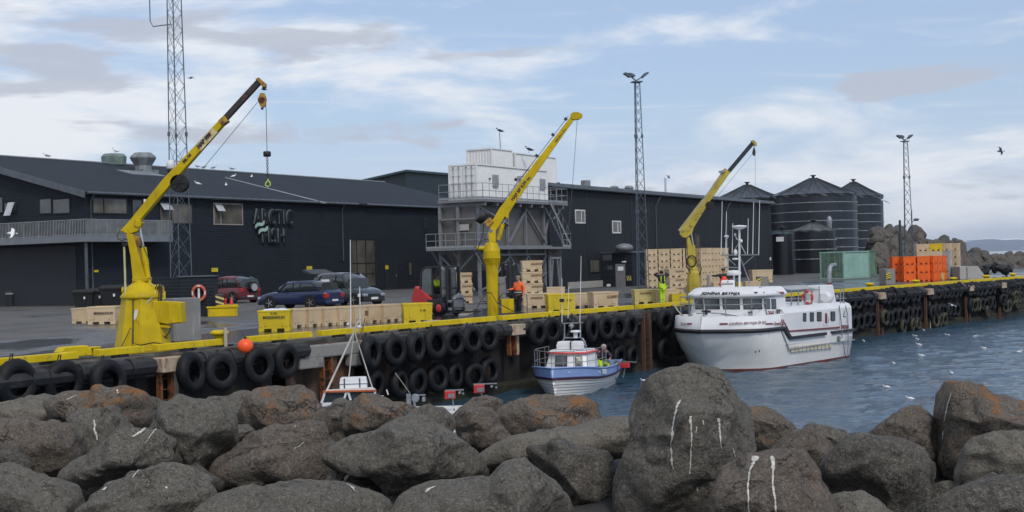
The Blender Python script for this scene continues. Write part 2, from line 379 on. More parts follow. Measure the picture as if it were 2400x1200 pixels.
def sheet(s0, s1, mat, name):
    g = MB(); vs = []; s = s0; per = 1.25; pr = [(0, 0), (.35, 0), (.5, -.26), (.85, -.26), (1.0, 0)]
    while s < s1:
        for a, k in pr[:-1]:
            ss = s+a*per
            if ss > s1: break
            p, d = along(ss, k-.12)
            for z in (-4.2, -2.3, -.55): vs.append(p+Vector((0, 0, z))-edge[0])
        s += per
    n = len(vs)//3
    g.add(vs, [(i*3+j, (i+1)*3+j, (i+1)*3+j+1, i*3+j+1) for i in range(n-1) for j in range(2)], 0)
    return g.build(name, mat, wall)
sA, sB = s_at(735), s_at(842)
sheet(0, sA-1.2, m_pile, 'sheet_piling'); tag(sheet(sA-1.2, sB+.3, m_pilew, 'sheet_piling'), 'bare brown rusty piling beside the ladder recess'); sheet(sB+.3, T_END, m_pile, 'sheet_piling')
g = MB(); rings = []
ss = 0; st = []
while ss < T_END: st.append(ss); ss += 1.3
for s in st+[T_END]:
    j = .03*noise.noise(Vector((s*1.3, 1, 2)))
    q = [along(s, k)[0]+Vector((0, 0, z))-edge[0] for k, z in ((-.9, -.012), (-.9, -.7), (.06+j, -.62+j*2), (.08+j, -.03), (.02, -.004))]
    rings.append(q)
g.loft(rings, 0, False); g.build('concrete_cap', M('stained_concrete', (.10, .095, .085), .9, var=.35, vs=1.5, bump=.5, bs=12, dirt=(.035, .03, .027), dlo=.45, dhi=.62, ds=1.2), wall)
g = MB(); rings = [[along(s, k)[0]+Vector((0, 0, z+.10*noise.noise(Vector((s*.9, z, 7)))))-edge[0] for k, z in ((-.1, -4), (.25, -4), (.08, -2.42), (-.1, -2.3))] for s in st+[T_END]]
g.loft(rings, 0, False); g.build('weed_line', m_weed, wall)

# yellow kerb beams on blocks
kb = []; cuts = [-230, 183, 221, 337, 353, 520, 579, 731, 752, 842, 1160, 1180, 1484, 1497, 1960, 2047, 2165, 2258, 2336, 2400]
def kerb(px0, px1, k, extra=''):
    s0, s1 = s_at(px0), s_at(px1); n = max(1, int((s1-s0)/1.5)); g = MB(); h = MB()
    o0 = along(s0, -.10)[0]
    for i in range(n):
        a, d = along(s0+(s1-s0)*i/n, -.10); b, _ = along(s0+(s1-s0)*(i+1)/n, -.10)
        a = a-o0; b = b-o0; gap = d*.004
        g.hexa([a+Vector((0, 0, .075))+NQ*q[0]+Vector((0, 0, q[1])) for q in ((.13, 0), (-.13, 0))]+[b+Vector((0, 0, .075))-gap+NQ*q[0] for q in ((-.13, 0), (.13, 0))]
               + [a+Vector((0, 0, KH))+NQ*.12, a+Vector((0, 0, KH))-NQ*.12, b+Vector((0, 0, KH))-gap-NQ*.12, b+Vector((0, 0, KH))-gap+NQ*.12], 0)
        m_ = a.lerp(b, .5); h.box(m_+Vector((0, 0, .035)), (.16, .5, .075), 0, math.atan2(d.y, d.x)-R(90))
    t = thing('kerb_beam', k, 'kerb beam', o0, 0, 'yellow kerb beams along the quay edge')
    g.build('beam', m_yellow_kerb, t, bevel=.015); h.build('spacer_block', m_darkmetal, t)
kerb(-230, 183, 'worn yellow kerb beam at the left edge of the photo, before the low yellow bollard')
kerb(234, 337, 'short yellow kerb beam right in front of the nearest crane pedestal')
kerb(369, 520, 'yellow kerb beam between the nearest crane and the orange float')
kerb(582, 731, 'yellow kerb beam below the snow-filled yellow tub')
kerb(754, 842, 'short yellow kerb beam above the rusty ladder recess, behind the boat antennas')
kerb(853, 1163, 'long yellow kerb beam between the tall boat mast and the middle crane')
kerb(1177, 1485, 'long yellow kerb beam running right from the middle crane past the yellow tubs')
kerb(1498, 1600, 'yellow kerb beam at the feet of the man in bright yellow trousers')
kerb(1600, 1968, 'yellow kerb beam behind the big white boat')
kerb(1971, 2160, 'yellow kerb beam just right of the big white boat, below the green container')
kerb(2163, 2255, 'yellow kerb beam in front of the orange tubs')
kerb(2258, 2399, 'farthest yellow kerb beam at the right edge of the photo')

# hanging tarred fender beams under the kerb, each section a thing
def fender(px0, px1, label):
    s0, s1 = s_at(px0), s_at(px1); a, d = along(s0, .30); b, _ = along(s1, .30); z = -.30
    g = MB(); n = 6; g.tube([Vector((0, 0, 0)), b-a], .23, 8, 0, True, False)
    t = thing('fender_beam', label, 'fender', a+Vector((0, 0, z)), 0, 'tarred fender beams below the kerb')
    g.build('rubber_beam', m_timber, t)
    c = MB(); L_ = (b-a).length; k = max(1, int(L_/1.1))
    for i in range(k):
        q = d*((i+.5)*L_/k)+d*.25*random.uniform(-1, 1); nn = Vector((d.y, -d.x, 0))
        pts = [q+nn*(.25*math.cos(a_))+Vector((0, 0, .25*math.sin(a_))) for a_ in [R(x) for x in range(-60, 200, 26)]]+[q-nn*.3+Vector((0, 0, .42))]
        c.tube(pts, .028, 5, 0)
    c.build('chain_loop', m_darkmetal, t)
random.seed(5)
fx = [(-230, 85, 'left edge of the photo'), (88, 205, 'below the low yellow bollard'), (208, 338, 'left of the rusty ladder with the white block'), (412, 470, 'just right of the rusty ladder with the white block'), (472, 590, 'behind the orange float'), (592, 700, 'below the snow-filled yellow tub'),
      (856, 935, 'right of the tripod mast of the hidden boat'), (938, 1010, 'below the tan tubs row end'), (1013, 1090, 'below the red forklift'), (1093, 1176, 'left of the rusty ladder under the middle crane'), (1201, 1300, 'above the wheelhouse roof box of the blue boat'),
      (1303, 1400, 'behind the mast of the blue boat'), (1403, 1484, 'left of the ladder between the two boats'), (1522, 1600, 'under the man in yellow trousers'), (1603, 1960, 'hidden behind the big white boat'), (1963, 2040, 'right of the big white boat'),
      (2062, 2155, 'between the first two far ladders'), (2173, 2250, 'between the middle far ladders'), (2266, 2330, 'before the last far ladder'), (2342, 2400, 'at the right edge of the photo')]
for a, b, l_ in fx: fender(a, b, 'dark tarred fender beam '+l_)

# tyres
def tyre_mesh(name, mat, R0=.52, r=.15, tread=22):
    g = MB(); pr = []
    for i in range(15):
        t = -math.pi*.78+2*math.pi*.78*i/14
        pr.append((R0-r+r*math.cos(t)*1.0, r*1.05*math.sin(t)))
    n = 44; vs = []
    for j in range(n):
        a = 2*math.pi*j/n
        for i, (rad, y) in enumerate(pr):
            k = rad+(.012 if (j % 2 == 0 and 4 < i < 10) else 0)
            vs.append((k*math.cos(a), y, k*math.sin(a)))
    k = len(pr)
    g.add(vs, [(j*k+i, ((j+1) % n)*k+i, ((j+1) % n)*k+i+1, j*k+i+1) for j in range(n) for i in range(k-1)], 0, True)
    return g.mesh(name, mat)
me_ty = tyre_mesh('tyre', m_tyre); me_ty2 = tyre_mesh('tyre', m_algae)
m_ty = MB(); 
def ropemesh():
    g = MB(); g.tube([(-.03, 0, .36), (-.03, .16, .48), (-.02, .12, .62)], .016, 5); g.tube([(.05, 0, .36), (.04, .16, .48), (.03, .12, .62)], .016, 5)
    return g.mesh('hanging_chain', m_darkmetal)
me_rope = ropemesh()
def tyre(px, py, label, group, sc=1, weedy=False, near=True):
    p, d = on_wall(px, py, .66 if near and py < 895 and 'lower' not in label else .34); yaw = math.atan2(d.y, d.x)
    t = bpy.data.objects.new('fender_tyre', None if near else (me_ty2 if weedy else me_ty)); C.objects.link(t)
    t.location = p; t.rotation_euler = (random.uniform(-.08, .14), 0, yaw+random.uniform(-.2, .2)); sc *= random.uniform(.95, 1.04); t.scale = (sc, sc*random.uniform(.85, 1.2), sc*random.uniform(.98, 1.08))
    tag(t, label, 'tyre', group)
    if near:
        c = bpy.data.objects.new('rubber_ring', me_ty2 if weedy else me_ty); C.objects.link(c); c.parent = t
        c = bpy.data.objects.new('hanging_chain', me_rope); C.objects.link(c); c.parent = t
random.seed(11)
G1 = 'truck tyres hung along the near quay wall'
for px, py, l_, s in ((37, 899, 'large black truck tyre leftmost of all, half behind the rocks', 1.12), (147, 899, 'black truck tyre second from the left, lower half behind the rocks', 1.12), (252, 893, 'black truck tyre third from the left, just left of the rusty ladder', 1.1),
                  (447, 873, 'black truck tyre right beside the rusty ladder with the white block', 1.05), (517, 871, 'black truck tyre left of and below the orange float', 1.05), (606, 857, 'black truck tyre just right of and below the orange float', 1.03), (670, 846, 'black truck tyre last before the bare rusty piling', 1.03),
                  (868, 827, 'upper tyre nearest right of the tripod boat mast', 1.0), (926, 822, 'second upper tyre right of the tripod boat mast', 1.0), (973, 815, 'third upper tyre right of the tripod boat mast', 1.0), (1020, 806, 'fourth upper tyre right of the tripod boat mast', 1.0),
                  (1062, 803, 'upper tyre third before the rusty ladder under the middle crane', 1.0), (1104, 796, 'upper tyre second before the rusty ladder under the middle crane', 1.0), (1142, 793, 'upper tyre last before the rusty ladder under the middle crane', 1.0),
                  (1259, 781, 'upper tyre above the bow rail of the blue boat, leftmost there', 1.0), (1292, 774, 'upper tyre above the cabin of the blue boat, second there', 1.0), (1320, 770, 'upper tyre hidden by the radar mast of the blue boat', 1.0), (1386, 772, 'upper tyre just right of the blue boat mast', 1.0),
                  (1419, 769, 'upper tyre above the man in the blue boat', 1.0), (1448, 768, 'upper tyre second before the ladder between the boats', 1.0), (1476, 765, 'upper tyre last before the ladder between the boats', 1.0), (1556, 752, 'upper tyre below the man in yellow trousers', 1.0), (1581, 748, 'upper tyre just left of the big boat bow', 1.0),
                  (877, 903, 'lower tyre behind the orange roof edge of the hidden boat', 1.0), (935, 900, 'lower tyre behind the grey fishing reel', 1.0), (978, 896, 'lower tyre right of the grey fishing reel', 1.0), (1024, 886, 'lower tyre above the left red fishing reel', 1.0), (1067, 880, 'lower tyre between the two red fishing reels', 1.0),
                  (1111, 882, 'lower tyre above the right red fishing reel', 1.0), (1146, 870, 'raised lower tyre last before the dark rusty piling', .98), (1421, 827, 'lower tyre behind the man in the blue boat', 1.0), (1450, 838, 'lower tyre above the red reel of the blue boat', 1.0), (1480, 835, 'lower tyre right beside the ladder between the boats', 1.0),
                  (1554, 820, 'lone lower tyre in the dark between ladder and big boat', 1.0)):
    tyre(px, py, l_, G1, s)
G2 = 'small truck tyres packed along the far quay wall'
def yrow(px, row):
    xs_ = (1975, 2150, 2245, 2320, 2400); ys = ((706, 690, 681, 676, 668), (757, 735, 722, 711, 694))[row]
    for i in range(4):
        if px <= xs_[i+1] or i == 3: return ys[i]+(px-xs_[i])*(ys[i+1]-ys[i])/(xs_[i+1]-xs_[i])
secs = [((1980, 2044), 14, 'between white boat and first far ladder'), ((2068, 2156), 11.2, 'from the left, between far ladders one and two'), ((2180, 2250), 9.6, 'from the left, between far ladders two and three'), ((2271, 2330), 8.2, 'from the left, between far ladders three and four'), ((2346, 2398), 7.2, 'right of the last far ladder')]
ORD = ['first', 'second', 'third', 'fourth', 'fifth', 'sixth', 'seventh', 'eighth', 'ninth', 'tenth', 'eleventh', 'twelfth']
for (x0, x1), dx, l_ in secs:
    for row in (0, 1):
        x = x0+row*dx*.4; k_ = 0
        while x < x1:
            py = yrow(x, row)+random.uniform(-4, 4)*(1+.6*row)*(1-.5*(x-1975)/425)
            k_ += 1; tyre(x, py, ORD[k_-1]+(' upper' if row == 0 else ' lower')+' tyre '+l_, G2, random.uniform(.9, 1.02), row == 1 and random.random() < .2, False); x += dx*random.uniform(.9, 1.1)
        if row: 
            x = x0+dx*.3; k_ = 0
            while x < x1:
                if random.random() < .45: k_ += 1; tyre(x, yrow(x, 1)+ (38-.028*(x-1980)*1.7)*.8, ORD[k_-1]+' weedy waterline tyre '+l_, G2, .9, True, False)
                x += dx

# ladders
def ladder(px, w, label, mat_side, block=None, plate=None, bot=-3.3, wide=.0, recess=False):
    p, d = on_wall(px, 0, .12); s = (Vector((p.x, p.y, 0))-Vector((along(0)[0])))
    a, d = along(s_at(px), .12); yaw = math.atan2(d.y, d.x)
    t = thing('quay_ladder', label, 'ladder', a, yaw, 'steel ladders on the quay wall')
    g = MB()
    for sx in (-1, 1): g.box((sx*w/2, -.08, (bot-.15)/2), (.09, .16, -bot-.15))
    g.build('side_rails', mat_side, t)
    g = MB(); z = bot+.2; g.tube([(-w/2, -.1, 0), (w/2, -.1, 0)], .018, 6); r0 = None
    while z < -.3:
        if r0 is None: r0 = g.build('rung', m_rust, t, (0, 0, z))
        else: dup(r0, (0, 0, z))
        z += .3
    if plate: g = MB(); g.box((w/2+.18, -.03, (bot-.5)/2), (.22, .12, -bot-.5)); g.build('guide_plate', plate, t)
    if block: g = MB(); g.box((.1, -.18, -.30), (w+.5, .42, .42)); g.build('concrete_block', block, t, bevel=.03)
ladder(373, .42, 'rusty ladder with a stained white concrete block, nearest the left crane', m_rust, m_rustlight, m_rustlight, -2.4)
ladder(752, .40, 'tall rusty ladder in the bare brown recess', m_rust, None, m_pilew, -3)
ladder(1188, .36, 'short rust-red ladder directly below the middle crane', m_rust, m_rustlight, m_rustlight, -1.3)
ladder(1503, .42, 'dark ladder between the blue boat and the big white boat', m_pilew, None, m_pilew, -3.2)
ladder(2052, .5, 'first far ladder with pale top, right of the big white boat', m_pilew, m_rustlight, m_pilew, -3.2)
ladder(2164, .5, 'second far ladder with a white post, below the orange tubs', m_pilew, m_rustlight, m_offwhite, -3.2)
ladder(2259, .5, 'third far ladder, below the grey concrete wedge', m_pilew, m_rustlight, m_pilew, -3.2)
ladder(2337, .5, 'last far ladder near the right edge of the photo', m_pilew, m_rustlight, m_pilew, -3.2)

# broken concrete lip next to the recess
a, d = along(s_at(775), .2)
g = MB(); L0 = (s_at(845)-s_at(690)); g.box((0, 0, -.38), (L0, .3, .42)); g.box((L0*.36, -.02, -.78), (1.2, .26, .4)); g.box((-L0*.40, -.02, -.72), (1.1, .26, .36))
tag(g.build('concrete_ledge', m_conc, None, a, math.atan2(d.y, d.x), .05), 'broken grey concrete ledge above the rusty ladder recess', 'concrete ledge')

# bollards
def bollard(p, label, sc=1):
    t = thing('bollard', label, 'bollard', p, R(60), 'yellow mooring bollards on the quay edge')
    g = MB(); g.lathe([(.16, 0), (.14, .05), (.13, .26), (.16, .3)], 20); g.build('post', m_yellow_kerb, t)
    g = MB(); g.lathe([(.0, .42), (.15, .42), (.24, .38), (.26, .33), (.2, .29), (.15, .29)], 20); g.build('cap', m_yellow_kerb, t)
    g = MB(); g.box((0, 0, .02), (.6, .45, .04)); g.build('base_plate', m_darkmetal, t, bevel=.01); t.scale = (sc,)*3
b0 = G(172, 832, .1)
t = thing('mooring_cleat', 'low wide yellow mooring cleat box at the left kerb gap', 'mooring cleat', (b0.x, b0.y, 0), R(52))
g = MB(); g.ext([(-.5, -.16, .05), (.5, -.16, .05), (.48, -.16, .24), (.36, -.16, .34), (-.36, -.16, .34), (-.5, -.16, .22)], (0, .34, 0)); g.build('hood', m_yellow_kerb, t, bevel=.03)
g = MB(); g.box((.66, 0, .15), (.22, .26, .24)); g.box((.62, 0, .27), (.34, .3, .03)); g.build('side_block', m_yellow_kerb, t, bevel=.01)
for px, py, l_ in ((556, 800, 'yellow bollard beside the orange float'), (2066, 665, 'yellow bollard beside the striped concrete block, right of the big boat'), (2172, 658, 'yellow bollard in front of the orange tubs'), (2259, 650, 'yellow bollard left of the grey concrete wedge'), (2335, 645, 'yellow bollard in front of the black tyres heap'), (2397, 640, 'yellow bollard at the right edge of the photo')):
    s = s_at(px if px < 2400 else 2399); p, d = along(s, -.75); bollard(p, l_, 1.15)
g = MB(); p = G(545, 800, .0); g.box((0, 0, .28), (.09, .09, .56)); tag(g.build('wooden_post', M('bleached_wood', (.4, .37, .3), .8, var=.2), None, along(s_at(545), -.3)[0], .4), 'thin pale wooden post beside the orange float', 'post')
# ================================================================ buildings
def cladding(name, col, period=.2, axis='z', depth=.03, rough=.75, var=.12, dirt=(.06, .065, .07)):
    m = M(name, col, rough, var=var, vs=.35, dirt=dirt, dlo=.68, dhi=.78, ds=.9, dstretch=(1, 1, .3), spec=.22)
    t = m.node_tree; n = t.nodes; l = t.links; b = n['Principled BSDF']
    tcn = n.new('ShaderNodeTexCoord'); wv = n.new('ShaderNodeTexWave'); wv.wave_type = 'BANDS'; wv.bands_direction = {'z': 'Z', 'x': 'X', 'y': 'Y'}[axis]
    wv.inputs['Scale'].default_value = .314/period; l.new(tcn.outputs['Object'], wv.inputs['Vector'])
    bp = n.new('ShaderNodeBump'); bp.inputs['Strength'].default_value = 1; bp.inputs['Distance'].default_value = depth
    l.new(wv.outputs['Fac'], bp.inputs['Height']); l.new(bp.outputs[0], b.inputs['Normal']); return m
NAVY = (.015, .021, .029)
m_clad = cladding('navy_horizontal_cladding', NAVY, .17, 'z', .010)
m_cladv = cladding('charcoal_vertical_cladding', (.020, .0245, .030), .3, 'x', .012)
m_roof = cladding('slate_blue_roof_sheet', (.019, .026, .035), .32, 'x', .03, .75)
m_roof2 = M('teal_roof_edge', (.03, .06, .065), .5)
m_frame = M('dark_window_frame', (.012, .013, .016), .5)
m_framelt = M('beige_window_frame', (.28, .26, .22), .5)
m_whiteframe = M('white_window_frame', (.62, .62, .6), .4)
m_signy = M('yellow_warning_sign', (.6, .47, .03), .5)
# building frame: origin at the near corner, local x along the long wall (away), local y to the back
def bframe(origin): return Matrix.Translation(origin) @ Matrix((( .5, -.866, 0, 0), (.866, .5, 0, 0), (0, 0, 1, 0), (0, 0, 0, 1)))
YAW = math.atan2(.866, .5)
def wallpt(origin, px, py):
    """point (x along wall, z) on the long wall plane (local y=0) under the photo pixel"""
    r = ray(px, py); n = Vector((.866, -.5, 0)); t = (Vector(origin)-CP).dot(n)/r.dot(n); p = CP+r*t
    q = p-Vector(origin); return q.x*.5+q.y*.866, p.z
def gablept(origin, px, py):
    r = ray(px, py); n = Vector((.5, .866, 0)); t = (Vector(origin)-CP).dot(n)/r.dot(n); p = CP+r*t
    q = p-Vector(origin); return q.x*-.866+q.y*.5, p.z
def box3(g, x0, x1, y0, y1, z0, z1, m=0): g.box(((x0+x1)/2, (y0+y1)/2, (z0+z1)/2), (abs(x1-x0), abs(y1-y0), abs(z1-z0)), m)

# ---- building A: low pitched processing hall with the sign
OA = Vector((-30.8, 96, 0)); A = thing('processing_hall', 'long navy clad hall with slate roof, balcony and company sign', 'building', OA, YAW)
LA, WA, HE, SL = 58.0, 30.0, 8.15, .245
HR = HE+SL*15
g = MB(); g.ext([(0, 0, 0), (0, 0, HE), (0, 15, HR), (0, 30, HE), (0, 30, 0)], (LA, 0, 0)); g.build('wall', m_clad, A)
g = MB()
for y0, z0, y1, z1 in ((-.45, HE-.08, 15, HR+.1), (30.45, HE-.08, 15, HR+.1)):
    g.hexa([(-.5, y0, z0), (LA+.4, y0, z0), (LA+.4, y1, z1), (-.5, y1, z1), (-.5, y0, z0+.16), (LA+.4, y0, z0+.16), (LA+.4, y1, z1+.16), (-.5, y1, z1+.16)])
g.build('roof', m_roof, A)
g = MB(); g.tube([(-.5, 15, HR+.28), (LA+.4, 15, HR+.28)], .09, 6); x = -.5
while x < LA: g.box((x, 15, HR+.26), (.5, .5, .06)); x += 1.0
g.build('ridge_cap', M('pale_ridge', (.2, .22, .24), .5), A)
# gutter, fascia, verge
m_trim = M('zinc_trim', (.10, .115, .13), .4, .3, var=.2)
g = MB(); g.tube([(-.3, -.5, HE+.02), (32.2, -.5, HE+.0)], .11, 8); g.tube([(33.6, -.5, HE+.0), (LA, -.5, HE)], .11, 8)
x = 0
while x < LA: g.box((x, -.42, HE+.16), (.05, .35, .04)); x += .8
g.build('gutter', m_trim, A)
g = MB(); g.hexa([(-.56, -.45, HE-.35), (-.5, -.45, HE-.35), (-.5, 15, HR-.17), (-.56, 15, HR-.17), (-.56, -.45, HE+.12), (-.5, -.45, HE+.12), (-.5, 15, HR+.32), (-.56, 15, HR+.32)])
g.build('verge_board', m_trim, A)
# white snow guard / valley strip on the roof
def roofpt(px, py):
    r = ray(px, py); n = Vector((.866*SL, -.5*SL, 1)).normalized()
    # roof plane passes through OA+(0,0,HE+.08) ; slope rises towards local +y
    yl = Vector((-.866, .5, 0)); n = (Vector((0, 0, 1))-yl*SL).normalized()
    o_ = OA+Vector((0, 0, HE+.19)); t = (o_-CP).dot(n)/r.dot(n); p = CP+r*t-OA
    return Vector((p.x*.5+p.y*.866, p.x*-.866+p.y*.5, p.z))
a, b = roofpt(492, 408), roofpt(762, 476)
g = MB(); g.bar(a, b, .38, .1); g.build('flashing_strip', M('pale_zinc_flashing', (.30, .32, .33), .5, .2), A)
# pipes
g = MB()
for px in (211, 800):
    x, _ = wallpt(OA, px, 500); g.tube([(x, -.5, HE-.05), (x, -.12, HE-.5), (x, -.12, 2.9 if px > 500 else 0.1)], .06, 8)
g.build('downpipe', m_trim, A)
for px in (472, 703, 888):
    g = MB(); x, _ = wallpt(OA, px, 560); box3(g, x-.02, x+.02, -.012, 0, 0, HE-.2); g.build('panel_joint', m_frame, A)
def window(par, org, x0p, y0p, x1p, y1p, mull=(), glass=m_glassbrown, fr=m_frame, sill=True, fw=.09, openpane=None, tr=()):
    xa, za = wallpt(org, x0p, y0p); xb, zb = wallpt(org, x1p, y1p)
    zt = wallpt(org, (x0p+x1p)/2, (y0p+y0p)/2)[1]; 
    w = MB(); box3(w, xa, xb, -.06, .03, zb, zb+fw); box3(w, xa, xb, -.06, .03, za-fw, za)
    for x in [xa+fw/2, xb-fw/2]+[xa+(xb-xa)*f for f in mull]: box3(w, x-fw/2, x+fw/2, -.057, .027, zb+fw, za-fw)
    for f in tr: z = zb+(za-zb)*f; box3(w, xa+fw, xb-fw, -.054, .02, z-fw/3, z+fw/3)
    o = w.build('window', fr, par)
    q = MB(); box3(q, xa+.02, xb-.02, -.02, -.012, zb+.02, za-.02); q.build('pane', glass, o)
    if openpane:
        f0, f1, h0 = openpane; x0, x1 = xa+(xb-xa)*f0, xa+(xb-xa)*f1; h = (za-zb)*h0
        s_ = MB(); s_.hexa([(x0, -.5, za-h), (x1, -.5, za-h), (x1, -.46, za-h), (x0, -.46, za-h), (x0, -.08, za-.05), (x1, -.08, za-.05), (x1, -.04, za-.05), (x0, -.04, za-.05)])
        s_.build('open_sash', m_whitesash, o)
    return o
m_whitesash = M('tilted_pane', (.45, .47, .49), .12, spec=.8)
window(A, OA, 215, 462, 299, 503, (.32,), m_glassbrown)
window(A, OA, 308, 466, 336, 560, (), m_glass)
window(A, OA, 372, 474, 452, 526, (.35,), m_glassbrown, openpane=(.02, .30, .35))
window(A, OA, 499, 475, 569, 528, (.24,), m_glassbrown, m_framelt, openpane=(.03, .27, .38))
window(A, OA, 818, 560, 881, 672, (.27, .62), m_glassbrown, m_frame, tr=(.5, .28))
window(A, OA, 992, 505, 1003, 536, (), m_glass)
window(A, OA, 956, 612, 966, 646, (), m_glassbrown)
window(A, OA, 1090, 560, 1120, 600, (), m_glass)
# signs and door on the long wall
def plate(par, org, x0p, y0p, x1p, y1p, mat, name, yy=-.09, th=.04):
    xa, za = wallpt(org, x0p, y0p); xb, zb = wallpt(org, x1p, y1p); q = MB(); box3(q, xa, xb, yy, yy+th, zb, za); return q.build(name, mat, par)
d_ = plate(A, OA, 899, 613, 931, 679, M('dark_door', (.022, .028, .036), .4), 'door', -.08)
xk, zk = wallpt(OA, 926, 645); q = MB(); q.tube([(xk, -.16, zk-.12), (xk, -.16, zk+.12)], .03, 6); q.build('handle', m_steel, d_)
plate(A, OA, 901, 622, 908, 631, m_signy, 'warning_sign', -.13)
for x0p, y0p, x1p, y1p in ((494, 628, 509, 637), (717, 624, 730, 632), (219, 633, 229, 638)): plate(A, OA, x0p, y0p, x1p, y1p, m_signy, 'warning_sign')
# gable side features (faces left/camera)
def gplate(x0p, y0p, x1p, y1p, mat, name, dep=.06, par=None):
    ya, za = gablept(OA, x1p, y0p); yb, zb = gablept(OA, x0p, y1p); q = MB(); q.box((-dep/2-.01, (ya+yb)/2, (za+zb)/2), (dep, abs(yb-ya), abs(za-zb))); return q.build(name, mat, par or A)
for a_ in ((95, 465, 122, 502), (126, 465, 165, 502), (12, 474, 40, 500), (-10, 462, 8, 500)):
    f = gplate(*a_, m_frame, 'window', .05); ii = (a_[0]+1.5, a_[1]+1.5, a_[2]-1.5, a_[3]-1.5); gplate(*ii, m_glass, 'pane', .07, f)
ya, za = gablept(OA, 36, 474); q = MB(); q.hexa([(-.55, ya, za-1), (-.55, ya+.7, za-1), (-.5, ya+.7, za-1), (-.5, ya, za-1), (-.12, ya, za), (-.12, ya+.7, za), (-.07, ya+.7, za), (-.07, ya, za)]); q.build('open_sash', m_whitesash, A)
gplate(57, 650, 66, 660, m_white, 'notice', .03)
gplate(195, 455, 204, 718, m_clad, 'corner_board', .05)
# dark garage opening under the balcony, filled by a flat near-black sheet
ya, za = gablept(OA, 178, 575); yb, zb = gablept(OA, -60, 716)
q = MB(); q.box((-.02, (ya+yb)/2, za/2), (.05, yb-ya, za)); q.build('garage_sheet', M('near_black_sheet', (.012, .015, .021), .6), A)
# balcony wrapping the near corner
bt, bb = 5.05, 4.6     # deck top / underside
x1b, _ = wallpt(OA, 395, 520)
W_ = 1.6
q = MB(); box3(q, -W_, x1b-1.2, -W_, 0, bb, bt); box3(q, -W_, 0, 0.0, 12, bb, bt); bal = q.build('balcony', M('grey_deck_edge', (.17, .19, .21), .5, var=.1), A)
def railing(par, a, b, n, h, m, name='railing', vert=True, r=.018, mids=()):
    g = MB(); a, b = Vector(a), Vector(b); up = Vector((0, 0, h)); g.bar(a+up, b+up, .06, .05)
    if vert: g.bar(a+Vector((0, 0, .06)), b+Vector((0, 0, .06)), .04, .04)
    for i in range(n+1):
        p = a.lerp(b, i/n); g.bar(p, p+up, r*2 if i % 10 or not vert else .07, r*2)
    for f in mids: g.tube([a+up*f, b+up*f], r, 5)
    return g.build(name, m, par)
m_rail = M('galvanised_balustrade', (.27, .29, .30), .5, .2)
railing(bal, (-W_+.03, -W_+.03, bt), (x1b-1.25, -W_+.03, bt), 84, 1.15, m_rail); railing(bal, (-W_+.03, -W_+.03, bt), (-W_+.03, 12, bt), 84, 1.15, m_rail)
railing(bal, (x1b-1.25, -W_+.03, bt), (x1b-1.25, 0, bt), 10, 1.15, m_rail)
q = MB(); box3(q, -1.3, -1.15, -1.3, -1.15, 0, bb); q.build('balcony_post', m_trim, A)
# roof ventilators
def vent(par, x, y, z, r, h, mat, squat=False, name='roof_ventilator'):
    g = MB()
    if squat: g.lathe([(r, z), (r*1.05, z+h*.75), (r*.85, z+h)], 8, (x, y, 0), smooth=False)
    else:
        g.lathe([(r*.72, z-.5), (r*.72, z+h*.35), (r*.8, z+h*.4), (r*1.15, z+h*.72), (r*1.15, z+h*.78), (r*.72, z+h), (r*.3, z+h)], 8, (x, y, 0), smooth=False, a0=R(22))
        box3(g, x-r*.9, x+r*.9, y-r*.9, y+r*.9, z-.8, z+h*.12)
    return g.build(name, mat, par)
m_vent = M('zinc_ventilator', (.22, .235, .24), .5, .3, var=.25)
m_ventg = M('green_grey_ventilator', (.16, .21, .19), .6, .1, var=.3)
def ridgept(px): 
    for i in range(600):
        x = i*.1; p = OA+Vector((.5*x-.866*15, .866*x+7.5, 0)); 
        v = CR.transposed() @ (p+Vector((0, 0, HR))-CP)
        if 1200+FPX*v.x/-v.z >= px: return x
    return 0
vent(A, ridgept(261)+.5, 15.2, HR+.15, 1.05, 1.0, m_ventg, True)
p = roofpt(336, 402); vent(A, p.x, p.y, p.z-.1, 1.05, 1.75, m_vent)
g = MB(); 
p2 = roofpt(326, 407); g.box((p2.x, p2.y-.3, p2.z+.02), (3.8, 2.0, .08), 0, 0, math.atan(SL)); g.build('vent_flashing', M('pale_zinc', (.22, .25, .27), .5, .2), A)

# sign, letters standing off the wall (each line one part)
def textmesh(txt, size, extrude, mat, offset=0, shear=0, space=1.0, align='CENTER'):
    cu = bpy.data.curves.new('t', 'FONT'); cu.body = txt; cu.size = size; cu.extrude = extrude; cu.offset = offset; cu.shear = shear; cu.space_character = space
    cu.align_x = align; cu.align_y = 'CENTER'; cu.resolution_u = 3; o = bpy.data.objects.new('t', cu); return o, mat
_txt = {}
def make_texts(specs):
    obs = []
    for key, a in specs.items(): o, mt = textmesh(*a); C.objects.link(o); obs.append((key, o, mt))
    dg = bpy.context.evaluated_depsgraph_get(); dg.update()
    for key, o, mt in obs:
        me = bpy.data.meshes.new_from_object(o.evaluated_get(dg), depsgraph=dg); me.materials.clear(); me.materials.append(mt); _txt[key] = me
    for key, o, mt in obs: cu = o.data; bpy.data.objects.remove(o); bpy.data.curves.remove(cu)
m_ink = M('dark_print', (.03, .03, .03), .6); m_darkred = M('dark_red_lettering', (.20, .03, .04), .5); m_blackpaint = M('black_lettering', (.02, .02, .025), .5)
m_letter = M('dark_sign_letters', (.016, .024, .032), .4); m_edge = M('lit_letter_edge', (.17, .19, .20), .5, .1)
m_brown = M('faded_brown_print', (.22, .13, .06), .7); m_whitelet = M('white_lettering', (.7, .72, .75), .5)
